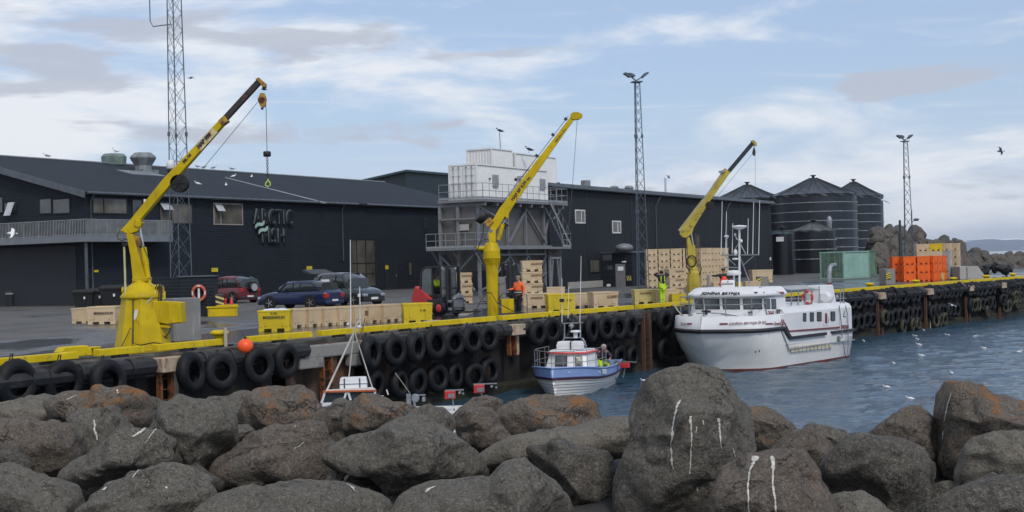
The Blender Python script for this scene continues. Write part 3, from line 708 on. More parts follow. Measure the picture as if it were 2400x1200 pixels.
make_texts({
 'arctic': ('ARCTIC', 2.25, .05, m_letter, -.02, 0, 1.06), 'arctic_e': ('ARCTIC', 2.25, .04, m_edge, -.02, 0, 1.06), 'fish': ('FISH', 2.25, .05, m_letter, -.02, 0, 1.06), 'fish_e': ('FISH', 2.25, .04, m_edge, -.02, 0, 1.06),
 'hap': ('HAP BP 0,99 to.', .36, .004, m_ink, .012, 0, 1.05), 'hap2': ('HML. 0,99 to. 7,5 m', .20, .004, m_ink, .006), 'hiab': ('HAP 990', .15, .004, m_ink, .012, .2), 'hiab2': ('Nr. 14', .12, .004, m_ink, .008),
 'jonina': ('JONÍNA BRYNJA', .42, .004, m_blackpaint, .018, .35, 1.05), 'jonina2': ('JONÍNA BRYNJA ÍS 55', .27, .004, m_darkred, .007, .0, 1.05), 'is55': ('ÍS 55', .27, .004, m_darkred, .006), '2868': ('2868', .42, .004, m_darkred, .002, 0, .85),
 'cleo': ('Cleopatra', .26, .004, m_darkred, .002, .3, .85), 'c50': ('50', .42, .004, m_darkred, .002, .2, .85), 'trefjar': ('TREFJAR', .40, .004, m_darkred, .004, 0, .95), 'logo': ('L', .5, .004, m_ink, .0, .2),
 'halldora': ('HALLDÓRA', .17, .003, m_whitelet, .004, 0, 1.1), 'is': ('ÍS', .15, .003, m_whitelet, .003), '7098': ('7098', .30, .003, m_whitelet, .008, 0, .95),
 'tub': ('MERBAHOLIN', .13, .003, m_ink, .003, 0, 1.0), 'tub2': ('0. CR', .10, .003, m_ink, .002), 'kampi': ('KAMPI', .17, .003, m_brown, .006), 'tub3': ('SARABOLIR', .12, .003, m_brown, .005)})
def text(key, par, loc, xdir, updir, name='lettering', sc=(1, 1, 1)):
    o = bpy.data.objects.new(name, _txt[key]); C.objects.link(o); o.parent = par
    x = Vector(xdir).normalized(); z = x.cross(Vector(updir)).normalized(); y = z.cross(x)
    o.matrix_local = Matrix.Translation(loc) @ Matrix(((x.x, y.x, z.x, 0), (x.y, y.y, z.y, 0), (x.z, y.z, z.z, 0), (0, 0, 0, 1))) @ Matrix.Diagonal((*sc, 1)); return o
for key, x0p, x1p, yc in (('arctic', 592, 683, 511), ('fish', 612, 664, 555)):
    xa, za = wallpt(OA, x0p, yc); xb, zb = wallpt(OA, x1p, yc); sc_ = (xb-xa)/(_txt[key].vertices and max(v.co.x for v in _txt[key].vertices)-min(v.co.x for v in _txt[key].vertices))
    hgt = max(v.co.y for v in _txt[key].vertices)-min(v.co.y for v in _txt[key].vertices); zt_ = 36 if key == 'arctic' else 34
    dpt = (OA.y+.866*(xa+xb)/2); wantz = zt_*dpt/FPX
    for kk, dz, dy in ((key, 0, -.30), (key+'_e', .045, -.16)):  # pale copy shifted up and left paints lit edges on the letters
        text(kk, A, ((xa+xb)/2-(.0 if kk == key else .06), dy, (za+zb)/2+dz), (1, 0, 0), (0, 0, 1), 'sign_letters', (sc_, wantz/hgt, 1))
xa, za = wallpt(OA, 604, 535)
m_mint = M('mint_logo', (.34, .50, .44), .5)
for dx, dz in ((-.12, .16), (.30, -.30)):
    q = MB(); pts = []
    for i in range(9): t_ = i/8; pts.append((xa+dx-.55+1.1*t_, za+dz-.18+.40*t_+.09*math.sin(t_*6.28)))
    poly = [(x, -.4, z) for x, z in pts]+[(x+.03, -.4, z+.27) for x, z in pts[::-1]]
    q.ext(poly, (0, .12, 0)); q.build('sign_logo_wave', m_mint, A)

# ---- building C: tall dark hall behind
OC = Vector((-13, 165, 0)); Cb = thing('tall_rear_hall', 'tall dark teal edged hall rising behind the slate roof', 'building', OC, YAW)
g = MB(); g.hexa([(0, 0, 0), (40, 0, 0), (40, 34, 0), (0, 34, 0), (0, 0, 14), (40, 0, 14), (40, 34, 9.6), (0, 34, 9.6)]); g.build('wall', M('dark_teal_cladding', (.014, .026, .032), .5, var=.1, vs=.3), Cb)
g = MB(); g.hexa([(-.4, -.4, 13.98), (40.4, -.4, 13.98), (40.4, 34.4, 9.5), (-.4, 34.4, 9.5), (-.4, -.4, 14.25), (40.4, -.4, 14.25), (40.4, 34.4, 9.8), (-.4, 34.4, 9.8)]); g.build('roof', m_roof2, Cb)

# ---- building B: long flat hall to the right
uB = Vector((.5, .866, 0)); OB = Vector((4.6, 111, 0))-uB*3
B = thing('long_flat_hall', 'long charcoal hall with pale edged flat roof and small white windows', 'building', OB, YAW)
xe, _ = wallpt(OB, 1809, 560); HB = 8.8
g = MB(); g.hexa([(0, 0, 0), (xe, 0, 0), (xe, 28, 0), (0, 9, 0), (0, 0, HB-.3), (xe, 0, HB-.3), (xe, 28, HB-.3), (0, 9, HB-.3)]); g.build('wall', m_cladv, B)
g = MB(); g.ext([(-.3, -.3, HB-.3), (xe+.3, -.3, HB-.3), (xe+.3, 28.3, HB-.3), (-.3, 9.3, HB-.3)], (0, 0, .28)); g.build('roof', M('zinc_roof_edge', (.12, .14, .16), .5, .2, var=.25, vs=2), B)
g = MB(); g.tube([(0, -.42, HB-.35), (xe+.2, -.42, HB-.35)], .11, 8)
for px in (1535, 1701): x, _ = wallpt(OB, px, 500); g.tube([(x+.6, -.42, HB-.4), (x, -.1, HB-1.4), (x, -.1, .1)], .05, 6)
g.build('gutter', M('gutter', (.07, .08, .09), .5, .2), B)
for px in (1376, 1481, 1531, 1578, 1663, 1739, 1803): g = MB(); x, _ = wallpt(OB, px, 560); box3(g, x-.05, x+.05, -.03, 0, 0, HB-.5); g.build('panel_joint', m_frame, B)
for a_ in ((1347, 491, 1371, 524), (1434, 517, 1455, 547)): window(B, OB, *a_, (.62,), m_glassbrown, m_whiteframe, fw=.11)
window(B, OB, 1381, 606, 1405, 639, (), m_glassbrown, m_frame); window(B, OB, 1625, 549, 1640, 581, (), m_glassbrown, m_frame)
x0_, _ = wallpt(OB, 1330, 670); x1_, _ = wallpt(OB, 1409, 670); g = MB(); box3(g, x0_, x1_, -.18, -.02, 0, .55); g.build('concrete_plinth', m_conclight, B)
def bvent(px, py_base, w_px, h_px, kind):
    x, _ = wallpt(OB, px, py_base); dist = OB.y+.866*x; r = w_px*dist/FPX/2; h = h_px*dist/FPX
    y = 1.6 if kind else 2.4
    if kind == 'box': g = MB(); g.lathe([(r, HB-.1), (r, HB+h), (r*.9, HB+h)], 10, (x, 2, 0), smooth=False); g.build('roof_ventilator', m_vent, B)
    elif kind == 'squat': vent(B, x, 2, HB-.1, r, h, m_vent, True)
    else: vent(B, x, y, HB-.1, r/1.15, h, m_vent)
bvent(1316, 436, 52, 38, None); bvent(1420, 440, 23, 19, 'box'); bvent(1460, 444, 22, 9, 'squat'); bvent(1494, 447, 22, 15, None); bvent(1528, 450, 22, 18, None)
x, _ = wallpt(OB, 1582, 455); g = MB(); g.tube([(x, 1, HB-.2), (x, 1, HB+1.5), (x+.12, .9, HB+1.75), (x+.35, .8, HB+1.75), (x+.45, .75, HB+1.55)], .11, 8); g.build('exhaust_pipe', m_steel, B)
plate(B, OB, 1803, 603, 1806, 610, m_white, 'notice')
# entrance annex in front of B
x0_, _ = wallpt(OB, 1409, 640); x1_, _ = wallpt(OB, 1520, 640)
an = thing('entrance_annex', 'low dark flat-roofed porch with grey door in front of the charcoal hall', 'annex', OB+uB*x0_+NQ*.02, YAW)
La = x1_-x0_; g = MB(); box3(g, 0, La, -3, -.02, 0, 2.9); g.build('wall', m_clad, an); g = MB(); box3(g, -.1, La+.1, -3.12, 0, 2.9, 3.05); g.build('roof', m_trim, an)
OAn = OB+uB*x0_+NQ*3.0
def aplate(x0p, y0p, x1p, y1p, mat, name, yy, th=.04, par=None):
    xa, za = wallpt(OAn, x0p, y0p); xb, zb = wallpt(OAn, x1p, y1p); q = MB(); box3(q, xa, xb, -3+yy, -3+yy+th, zb, za); return q.build(name, mat, par or an)
dr = aplate(1441, 619, 1465, 674, M('grey_steel_door', (.13, .13, .135), .5), 'door', -.05); aplate(1446, 625, 1459, 634, m_white, 'notice', -.08, .03, dr); aplate(1451, 635, 1455, 640, m_brown, 'small_notice', -.08, .03, dr)
aplate(1457, 612, 1462, 615, m_whiteframe, 'wall_lamp', -.2, .2); aplate(1416, 623, 1428, 632, m_darkmetal, 'wall_box', -.3, .3); aplate(1421, 666, 1429, 671, m_whiteframe, 'floor_vent', -.07, .05)
hz_ = aplate(1466, 645, 1478, 658, m_blackpaint, 'hazard_board', -.07)
for i in range(3):
    xa, za = wallpt(OAn, 1466+4*i, 646); q = MB(); q.ext([(xa, -3.075, za-.05), (xa+.13, -3.075, za-.05), (xa+.25*(1 if i == 2 else 1), -3.075, za-.42), (xa+.12, -3.075, za-.42)], (0, -.01, 0)); q.build('yellow_stripe', m_signy, hz_)
aplate(1408, 597, 1430, 610, m_frame, 'air_duct', -.15, .15); 
x2, z2 = wallpt(OAn, 1482, 600); g = MB(); g.ell((x2, -2.2, 3.35), (1.0, .8, .4), 0, 10, 6); g.build('roof_tarpaulin', m_galvgrey, an)
# ================================================================ towers, tanks, silo platform, containers
m_mast = M('galvanised_mast', (.09, .115, .14), .5, .3, var=.2)
def lattice(label, base, H, w0, w1, yaw=.3, bay=1.6, top=None, taper_at=None, group='lattice light masts behind the quay'):
    t = thing('lattice_mast', label, 'mast', base, yaw, group)
    def wz(z): return w0+(w1-w0)*z/H
    A3 = [R(90), R(210), R(330)]
    def cp(i, z): r_ = wz(z)/math.sqrt(3); return Vector((r_*math.cos(A3[i]), r_*math.sin(A3[i]), z))
    for i in range(3): g = MB(); g.tube([cp(i, 0), cp(i, H)], .034, 6); g.build('leg', m_mast, t)
    g = MB(); z = 0
    while z < H-.1:
        z2 = min(z+bay*wz(z), H)
        for i in range(3):
            j = (i+1) % 3; g.tube([cp(i, z), cp(j, z2)], .013, 4); g.tube([cp(j, z), cp(i, z2)], .013, 4)
        z = z2
    g.build('lattice_bracing', m_mast, t)
    for z in (H*.38, H*.74):
        for i in range(3): g = MB(); g.tube([cp(i, z-.12), cp(i, z+.12)], .085, 6); g.build('flange', m_mast, t)
    return t, wz
def yard(px, d): p = P(px, hz(px), d); return Vector((p.x, p.y, 0))
t1, _ = lattice('tall lattice radio mast rising out of the frame behind the left crane', yard(423, 74)+Vector((0, 0, 1.6)), 22, 1.15, .62, .35, 1.2)
g = MB(); p = P(375, 20, 74)-Vector(t1.location); g.tube([(-.2, 0, p.z-.9), (-1.2, 0, p.z-1.0), (-1.35, 0, p.z-.7), (-1.35, 0, p.z+2)], .03, 6); a_ = g.build('whip_antenna', m_mast, t1); a_.rotation_euler = (0, 0, -.35)
g = MB(); p = P(400, 393, 73.5)-Vector(t1.location); p.rotate(Euler((0, 0, -.35))); g.lathe([(.05, .42), (.2, .4), (.23, .2), (.23, -.02), (.2, -.06)], 14, p); g.build('camera_housing', m_white, t1)
g = MB(); g.lathe([(.2, -.06), (.22, -.12), (.17, -.28), (.05, -.36)], 14, p); g.build('camera_dome', m_blackpaint, t1)
g = MB(); g.bar(p+Vector((0, 0, .35)), p+Vector((.7, 0, .35)), .06); g.box(p+Vector((.75, .05, .3)), (.35, .3, .35)); g.build('bracket', m_vent, t1)
def lamps(t, H, s=1):
    g = MB(); g.tube([(0, 0, H-.05), (0, 0, H+.15), (.55*s, 0, H+.45*s)], .05, 6); g.tube([(0, 0, H+.1), (-.55*s, 0, H+.5*s)], .05, 6); g.box((0, 0, H+.03), (.75*s, .7*s, .08)); g.build('lamp_bracket', m_mast, t)
    for sx, tilt in ((-1, .5), (-.6, .3), (.9, -.7)):
        q = MB(); q.ext([(-.30*s, -.2*s, -.05), (.28*s, -.2*s, -.08), (.34*s, -.2*s, .03), (.1*s, -.2*s, .13), (-.24*s, -.2*s, .09)], (0, .4*s, 0))
        o = q.build('floodlight', m_mast, t, (sx*.75*s, 0, H+.55*s)); o.rotation_euler = (0, tilt, 0)
def top_z(px, py, d): return P(px, py, d).z
d2 = 100; t2, _ = lattice('slender lattice light mast in front of the charcoal hall', yard(1503, d2), top_z(1492, 193, d2), .95, .42, .25, 1.3); lamps(t2, top_z(1492, 193, d2))
d3 = 118; t3, _ = lattice('far lattice light mast beside the orange tubs and rock bank', yard(2128, d3), top_z(2117, 332, d3), .95, .38, .3, 1.3); lamps(t3, top_z(2117, 332, d3), .8)
b = yard(2111, 114); g = MB(); g.tube([(0, 0, 0), (0, 0, top_z(2111, 548, 114)), (0, 0, top_z(2111, 516, 114))], [.10, .10, .10], 10); g.tube([(0, 0, 1.5), (0, 0, top_z(2111, 550, 114))], .16, 10)
tag(g.build('steel_pole', M('blackened_pole', (.03, .05, .05), .6), None, b), 'plain dark round pole left of the far light mast', 'pole')
tl = thing('street_lamp', 'thin lamp post with round head right of the far light mast', 'street lamp', yard(2139, 122))
g = MB(); zt = top_z(2138, 492, 122); g.tube([(0, 0, 0), (0, 0, zt)], .06, 8); g.tube([(0, 0, zt-1.1), (.35, 0, zt-.95)], .03, 6); g.build('post', m_mast, tl); g = MB(); g.ell((.42, 0, zt-.9), (.28, .22, .13), 0); g.build('lamp_head', m_mast, tl)

# ---- feed tanks
m_tank = M('navy_tank_panels', (.009, .014, .022), .38, .0, var=.45, vs=.35, dirt=(.06, .065, .06), dlo=.63, dhi=.76, ds=.6, dstretch=(1, 1, .35), stretch=(1, 1, .25))
m_tank2 = M('black_tank_shell', (.006, .008, .013), .4, var=.2, vs=.4)
m_tarp = M('tank_roof_membrane', (.030, .036, .042), .30, var=.3, vs=.6, bump=.3, bs=2)
m_band = M('galvanised_tank_band', (.28, .31, .32), .45, .4, var=.2)
def tank(label, xL, xR, y_eave, y_peak, d, bands=(), ncone=26, mat=None, conemat=None, seams=14, ring=True, conedrop=0, name='feed_tank', skirt=.22, nobase=False):
    c = P((xL+xR)/2, y_eave, d); r = (xR-xL)/2*d/FPX; ze = c.z; zp = P((xL+xR)/2, y_peak, d).z
    t = thing(name, label, 'tank', (c.x, c.y, 0), 0, 'dark storage tanks beyond the charcoal hall')
    g = MB(); g.lathe([(r, 0), (r, ze)], 72); g.build('shell', mat or m_tank, t)
    g = MB(); n = seams*4; vs = []; prof = [(0.0, 1), (.08, .97), (.3, .72), (.55, .43), (.8, .17), (1.0, 0)]
    for f, h in prof:
        for j in range(n):
            a = 2*math.pi*j/n; ridge = (1 if j % 4 == 0 else (0 if j % 4 == 2 else .35)); sag = (1-ridge)*.05*r*math.sin(f*math.pi)*1.1
            rr = r*(f*(1.03 if ridge else 1.0)); vs.append((rr*math.cos(a), rr*math.sin(a), ze+.02+(zp-ze)*h-sag))
    k = len(prof)
    for j in range(n):   # skirt over the rim
        a = 2*math.pi*j/n; ridge = j % 4 == 0; vs.append((r*1.015*math.cos(a), r*1.015*math.sin(a), ze-(skirt if ridge else skirt*1.8)))
    g.add(vs, [(i*n+j, i*n+(j+1) % n, (i+1)*n+(j+1) % n, (i+1)*n+j) for i in range(k) for j in range(n)], 0, False); cone = g.build('roof', conemat or m_tarp, t)
    g = MB()
    for j in range(seams):
        a = 2*math.pi*j/seams; q = [(r*1.03*f*math.cos(a), r*1.03*f*math.sin(a), ze+.08+(zp-ze)*h) for f, h in prof[1:]]; g.tube(q, .045, 4)
    g.build('roof_ribs', conemat or m_tarp, cone)
    g = MB(); g.lathe([(.28, zp-.3), (.2, zp-.1), (.22, zp+.25), (.45, zp+.32), (.42, zp+.45), (0, zp+.48)], 12); g.build('top_vent', m_darkmetal, cone)
    for z in bands:
        g = MB(); g.lathe([(r+.01, z-.05), (r+.07, z-.05), (r+.07, z+.05), (r+.01, z+.05)], 72, smooth=False)
        for j in range(9): a = 2*math.pi*(j+.3)/9; g.box(((r+.1)*math.cos(a), (r+.1)*math.sin(a), z), (.12, .5, .14), 0, a)
        g.build('hoop', m_band, t)
    g = MB()
    for j in range(16): a = 2*math.pi*j/16; g.box(((r)*math.cos(a), (r)*math.sin(a), ze/2), (.05, .06, ze-.1), 0, a)
    g.build('panel_seams', mat or m_tank, t)
    return t, r, ze
def zz(py, d, px=1900): return P(px, py, d).z
dT = 205
tank('big central dark tank with six steel hoops and tent roof', 1809, 2005, 458, 417, dT, [zz(y, dT) for y in (478, 499, 520, 540, 561, 581)])
tank('tall dark tank at the right end, partly behind the central one', 1935, 2067, 461, 426, 222, [zz(y, 222, 2040) for y in (482, 502, 521, 541, 560, 580)])
tank('rear dark tank whose tent roof peeks over the charcoal hall', 1672, 1832, 467, 433, 212, [zz(y, 212, 1750) for y in (486, 520)])
tank('low black tank with shallow pale roof below the central one', 1857, 1956, 540, 523, 168, [zz(y, 168) for y in (563, 585, 607)], mat=m_tank2, conemat=M('grey_conical_roof', (.085, .095, .10), .5, var=.3, vs=.8), seams=10, skirt=.1)
tt, r_, ze_ = tank('small black tank next to the corner of the charcoal hall', 1807, 1858, 548, 540, 160, [], mat=m_tank2, conemat=M('blue_grey_low_roof', (.05, .075, .09), .5, var=.2), seams=8, skirt=.05)
g = MB(); a = R(-112); g.box((r_*math.cos(a), r_*math.sin(a), zz(559, 160)), (.9, .08, .55), 0, a+R(90)); g.build('notice', m_white, tt)
c = P(1944, 520, 170); g = MB(); g.lathe([(.30, c.z-1.6), (.30, c.z-.3), (.36, c.z), (.3, c.z+.5), (.1, c.z+.75), (0, c.z+.78)], 12, (0, 0, 0)); tag(g.build('vent_stack', m_galv, None, (c.x, c.y, 0)), 'small white domed vent stack on the low black tank', 'vent')
# generator box below the small tank
b = G(1840, 637); t = thing('generator_box', 'black wheeled generator box with hazard diamond in front of the small tank', 'generator', b, R(15))
g = MB(); g.box((0, 0, .95), (3.1, 1.5, 1.2)); g.build('housing', M('black_housing', (.01, .011, .012), .5), t, bevel=.05)
g = MB()
for x in (-1.1, 1.1): g.box((x, 0, .18), (.3, 1.3, .36))
g.build('skid', m_darkmetal, t); g = MB(); g.box((-.2, -.6, 1.75), (.5, .05, .5), 0, 0, 0, R(45)); g.build('hazard_diamond', m_white, t)
g = MB(); g.box((-1.0, 0, 1.6), (.9, .8, .12)); g.build('lid', m_vent, t)
# concrete block wall under the tanks (each run one thing)
def blockwall(px0, py0, px1, py1, h, label, th=.8, d=None, mat=None):
    a, b = G(px0, py0), G(px1, py1); v = b-a; t = thing('concrete_wall', label, 'wall', a, math.atan2(v.y, v.x)); g = MB(); n = max(1, int(v.length/2.4))
    for i in range(n):
        for j in range(2): x0 = v.length*i/n+(.0 if j else .0); g.box((x0+v.length/n/2, th/2, h/4+j*h/2), (v.length/n-.03, th-.02*j, h/2-.02))
    return g.build('block_courses', mat or m_conc, t, bevel=.02)
blockwall(1806, 634, 1925, 640, 1.5, 'low pale concrete block wall under the black tanks')
blockwall(2052, 640, 2092, 633, 1.9, 'pale concrete block wall between green container and orange tubs')

# ---- shipping containers
def corrug(g, x0, x1, y, z0, z1, nx, dpt, axis='x', m=0):
    vs = []; per = (x1-x0)/nx
    for i in range(nx):
        for f, k in ((0, 0), (.2, 1), (.5, 1), (.7, 0)):
            for z in (z0, z1):
                u = x0+per*(i+f); v = y+dpt*k; vs.append((u, v, z) if axis == 'x' else (v, u, z))
    u = x1
    for z in (z0, z1): vs.append((u, y, z) if axis == 'x' else (y, u, z))
    n = len(vs)//2; g.add(vs, [(2*i, 2*i+2, 2*i+3, 2*i+1) for i in range(n-1)], m)
def container(label, loc, yaw, L, W, H, mat, doors=None, frame=None, doormat=None, group='shipping containers', cor=.28, doors_on='x0'):
    """local x = length, y = width (to the back); doors on the x=0 end"""
    t = thing('shipping_container', label, 'container', loc, yaw, group)
    g = MB(); e = .12
    for y, k in ((0.06, .035), (W-.06, -.035)): corrug(g, e, L-e, y, e, H-e, int(L/cor), k)
    corrug(g, e, W-e, L-.06, e, H-e, int(W/cor), -.035, 'y')
    if not doors: corrug(g, e, W-e, .06, e, H-e, int(W/cor), .035, 'y')
    g.build('side_panels', mat, t); g = MB(); box3(g, .05, L-.05, .05, W-.05, H-.06, H-.02); g.build('roof', mat, t)
    g = MB()
    for x in (.06, L-.06):
        for y in (.06, W-.06): g.box((x, y, H/2), (.12, .12, H))
        for z in (.06, H-.06): g.box((x, W/2, z), (.118, W-.25, .12))
    for y in (.06, W-.06):
        for z in (.05, H-.05): g.box((L/2, y, z), (L-.25, .118, .10))
    for x in (.08, L-.08):
        for y in (.08, W-.08):
            for z in (.06, H-.055): g.box((x, y, z), (.18, .18, .125))
    g.build('corner_frame', frame or mat, t)
    if doors:
        for s in (0, 1):
            y0 = .14+s*(W/2-.12); y1 = y0+W/2-.16; q = MB(); q.box((.05, (y0+y1)/2, H/2), (.05, y1-y0, H-.3))
            for k in range(5): q.box((.02, (y0+y1)/2, .3+k*(H-.6)/4), (.03, y1-y0-.1, .09))
            d_ = q.build('door', doormat or mat, t)
            q = MB()
            for f in (.28, .72): yy = y0+(y1-y0)*f; q.tube([(-.02, yy, .12), (-.02, yy, H-.12)], .02, 6); q.box((-.03, yy, 1.15), (.03, .35, .04)); [q.box((-.02, yy, z), (.06, .12, .06)) for z in (.2, .9, 1.7, H-.22)]
            q.build('locking_bars', m_galv, d_)
    return t
m_cwhite = M('white_container_paint', (.76, .77, .76), .45, var=.05, vs=1.2, dirt=(.42, .36, .26), dlo=.66, dhi=.8, ds=3, dstretch=(1, 1, .3))
m_cgreen = M('faded_green_container', (.24, .43, .36), .6, var=.12, vs=1.2, dirt=(.30, .38, .35), dlo=.5, dhi=.7, ds=1.6)
m_cgreend = M('rusty_green_doors', (.10, .19, .14), .6, var=.3, vs=2, dirt=(.18, .13, .07), dlo=.52, dhi=.66, ds=3)
# silo platform -----------------------------------------------------
kW = 95/96.7; OC1 = P(1119, 466, 95); ZP = OC1.z           # platform floor level
pl = thing('silo_platform', 'grey steel silo on legs with two railed walkways carrying white containers', 'silo platform', (OC1.x, OC1.y, 0), YAW)
def plq(px, py, y=0.0):       # local coordinates of a pixel on the plane local y
    o = Vector((OC1.x, OC1.y, 0))+Vector((-.866, .5, 0))*y; return wallpt(o, px, py)
def plg(px, py, x=0.0):
    o = Vector((OC1.x, OC1.y, 0))+Vector((.5, .866, 0))*x; return gablept(o, px, py)
xr, _ = plq(1285, 470); LX = xr; Wd = 2.5; Z2 = plq(1150, 580)[1]
# upper deck
g = MB(); box3(g, -.5, LX+1.9, -.75, Wd+.6, ZP-.22, ZP-.02)
for x in [i*1.7 for i in range(int(LX/1.7)+2)]: box3(g, x-.06, x+.06, -.7, Wd+.5, ZP-.5, ZP-.22)
g.build('upper_deck', m_galvgrey, pl)
def prail(pts, h, step=.9, name='railing', mat=None):
    g = MB()
    for i in range(len(pts)-1):
        a, b = Vector(pts[i]), Vector(pts[i+1]); n = max(1, round((b-a).length/step))
        for k in range(n+1): p = a.lerp(b, k/n); g.tube([p, p+Vector((0, 0, h))], .022, 5)
        for f in (1, .52): g.tube([a+Vector((0, 0, h*f)), b+Vector((0, 0, h*f))], .022, 5)
        g.bar(a+Vector((0, 0, .08)), b+Vector((0, 0, .08)), .012, .14)
    return g.build(name, mat or m_rail, pl)
prail([(-.45, Wd+.5, ZP), (-.45, -.72, ZP)], 1.1); prail([(-.45, -.72, ZP), (LX+1.85, -.72, ZP), (LX+1.85, Wd+.5, ZP)], 1.1)
# silo body: grey sheet box with columns and diagonals
yb = Wd+.6; bx0, bx1 = -.2, LX+.1
g = MB(); box3(g, bx0+.15, bx1-.15, .15, yb, Z2+.05, ZP-.5)
g.hexa([(bx0+1, .8, .9+Z2-2.6), (bx1-1, .8, .9+Z2-2.6), (bx1-1, yb-.6, .9+Z2-2.6), (bx0+1, yb-.6, .9+Z2-2.6), (bx0+.2, .2, Z2), (bx1-.2, .2, Z2), (bx1-.2, yb-.1, Z2), (bx0+.2, yb-.1, Z2)])
g.build('silo_body', M('grey_silo_sheet', (.115, .112, .108), .6, .1, var=.15, vs=.8, dirt=(.2, .2, .19), dlo=.66, dhi=.8, ds=2, dstretch=(1, 1, .3)), pl)
xm = LX*.52
cols = [bx0, LX*.29, LX*.86, bx1]
cols = [plq(p, 540)[0] for p in (1122, 1190, 1232, 1275)]
for x in cols: g = MB(); g.box((x, .02, ZP/2-.25), (.2, .2, ZP-.5)); g.build('column', m_galvgrey, pl)
for y in (yb*.5, yb): g = MB(); g.box((bx0-.0, y, ZP/2-.25), (.22, .22, ZP-.5)); g.build('column', m_galvgrey, pl)
for y in (yb,): g = MB(); g.box((bx1, y, ZP/2-.25), (.22, .22, ZP-.5)); g.build('column', m_galvgrey, pl)
g = MB()
x_b, x_c, x_d = cols[1], cols[2], cols[3]
zt_ = ZP-.6
for a, b in (((x_c, zt_), (x_b, Z2+.3)), ((x_c, zt_), (x_d+.1, Z2+.3)), ((x_d+.9, zt_), (x_d, Z2+1)), ((cols[0]+.1, zt_), (x_b, zt_-1.2))): g.bar((a[0], -.09, a[1]), (b[0], -.09, b[1]), .16, .12)
zb = Z2-.35; zk = Z2-2.0
for xa, xb_ in ((cols[0], x_b), (x_b, x_c), (x_c, x_d)):
    g.bar((xa, -.1, zb-.2), (xb_, -.1, zb-.2), .14, .14); xm_ = (xa+xb_)/2
    g.bar((xa, -.12, zb-.3), (xm_, -.12, zk), .12); g.bar((xb_, -.12, zb-.3), (xm_, -.12, zk), .12)
    g.bar((xa, -.1, .4), (xb_, -.1, zk), .1)
g.box(((cols[0]+bx1)/2, 0, Z2+.02), (bx1-cols[0]+.3, .26, .22))
g.build('diagonal_braces', m_galvgrey, pl)
for a, b in (((0, .2, Z2-.5), (0, yb, .4)), ((0, yb, Z2-.5), (0, .2, .4)), ((0, .1, ZP-1.4), (0, yb, ZP-1.4)), ((0, .1, Z2-.2), (0, yb, Z2-.2))): g = MB(); g.bar((bx0-.14, a[1], a[2]), (bx0-.14, b[1], b[2]), .17, .12); g.build('end_brace', m_galvgrey, pl)
for a, b in (((.2, Z2-.5), (yb, .4)), ((yb, Z2-.5), (.2, .4))): g = MB(); g.bar((bx1-.5, a[0], a[1]), (bx1-.5, b[0], b[1]), .14, .1); g.build('end_brace', m_galvgrey, pl)
# lower walkway
g = MB(); box3(g, bx0-1.2, bx0-.2, -.6, yb+.5, Z2-.16, Z2); box3(g, bx0-.2, bx1+1.9, -.9, 0, Z2-.16, Z2)
for y in (-.4, 1.4, 3.2): g.bar((bx0-1.1, y, Z2-.16), (bx0-.1, y, Z2-1.2), .08)
g.build('lower_walkway', m_galvgrey, pl)
prail([(bx0-1.18, yb+.5, Z2), (bx0-1.18, -.58, Z2), (bx0, -.88, Z2)], 1.05); prail([(bx1+.5, -.88, Z2), (bx1+1.88, -.88, Z2), (bx1+1.88, 0, Z2)], 1.05)
g = MB(); box3(g, bx1-.2, bx1+2.1, .1, 1.6, Z2-1.2, Z2-.2); g.build('conveyor_housing', M('brown_grey_housing', (.10, .085, .08), .7, var=.3), pl)
# stairs at the right
g = MB(); s0, s1 = Vector((bx1-1.3, -.55, ZP-.2)), Vector((bx1+1.9, -.55, Z2+.1))
for y in (-.32, .32): g.bar(s0+Vector((0, y, 0)), s1+Vector((0, y, 0)), .05, .2)
for i in range(15): p = s0.lerp(s1, i/14); g.box(p, (.24, .62, .03))
g.build('stair_flight', m_galv, pl)
g = MB(); a, b = s0+Vector((0, -.32, 1)), s1+Vector((0, -.32, 1)); g.tube([a, b], .022, 5)
for i in range(6): p = a.lerp(b, i/5); g.tube([p, p-Vector((0, 0, 1))], .018, 5)
g.bar((bx1+.2, -.2, ZP-.3), (bx1+2.0, -.2, Z2+.1), .1); g.bar((bx1+1.85, -.2, ZP-.3), (bx1+.3, -.2, Z2+2.2), .1); g.build('stair_rail', m_rail, pl)
g = MB(); ya, za = plg(1089, 533); g.box((bx0-.02, ya, za), (.05, 1.0, .45)); g.build('warning_labels', m_conclight, pl)
# tall leg frame at the right under the conveyor
g = MB(); xr1 = plq(1282, 660)[0]; 
for dx in (0, 1.7): g.box((xr1+dx, -.3, 1.35), (.16, .16, 2.7)); 
g.bar((xr1-.1, -.3, 2.6), (xr1+1.8, -.3, 2.6), .16); g.bar((xr1+.5, -.3, 2.5), (xr1+.15, -.3, .2), .1); g.bar((xr1+1.2, -.3, 2.5), (xr1+1.55, -.3, .2), .1); g.build('leg_frame', m_galv, pl)
def ploc(x, y, z): return pl.location+Matrix.Rotation(YAW, 3, 'Z') @ Vector((x, y, z))
cw = container('big white container with double doors on the silo platform', ploc(0, 0, ZP), YAW, LX, 2.44, 2.56, m_cwhite, True)
def cplate(x0p, y0p, x1p, y1p, mat, name, dep=.05):
    o = Vector((OC1.x, OC1.y, 0)); xa, za = wallpt(o, x0p, y0p); xb, zb_ = wallpt(o, x1p, y1p); q = MB(); box3(q, xa, xb, -dep, .04, zb_-ZP, za-ZP); return q.build(name, mat, cw)
m_greyp = M('grey_panel_door', (.27, .29, .31), .5)
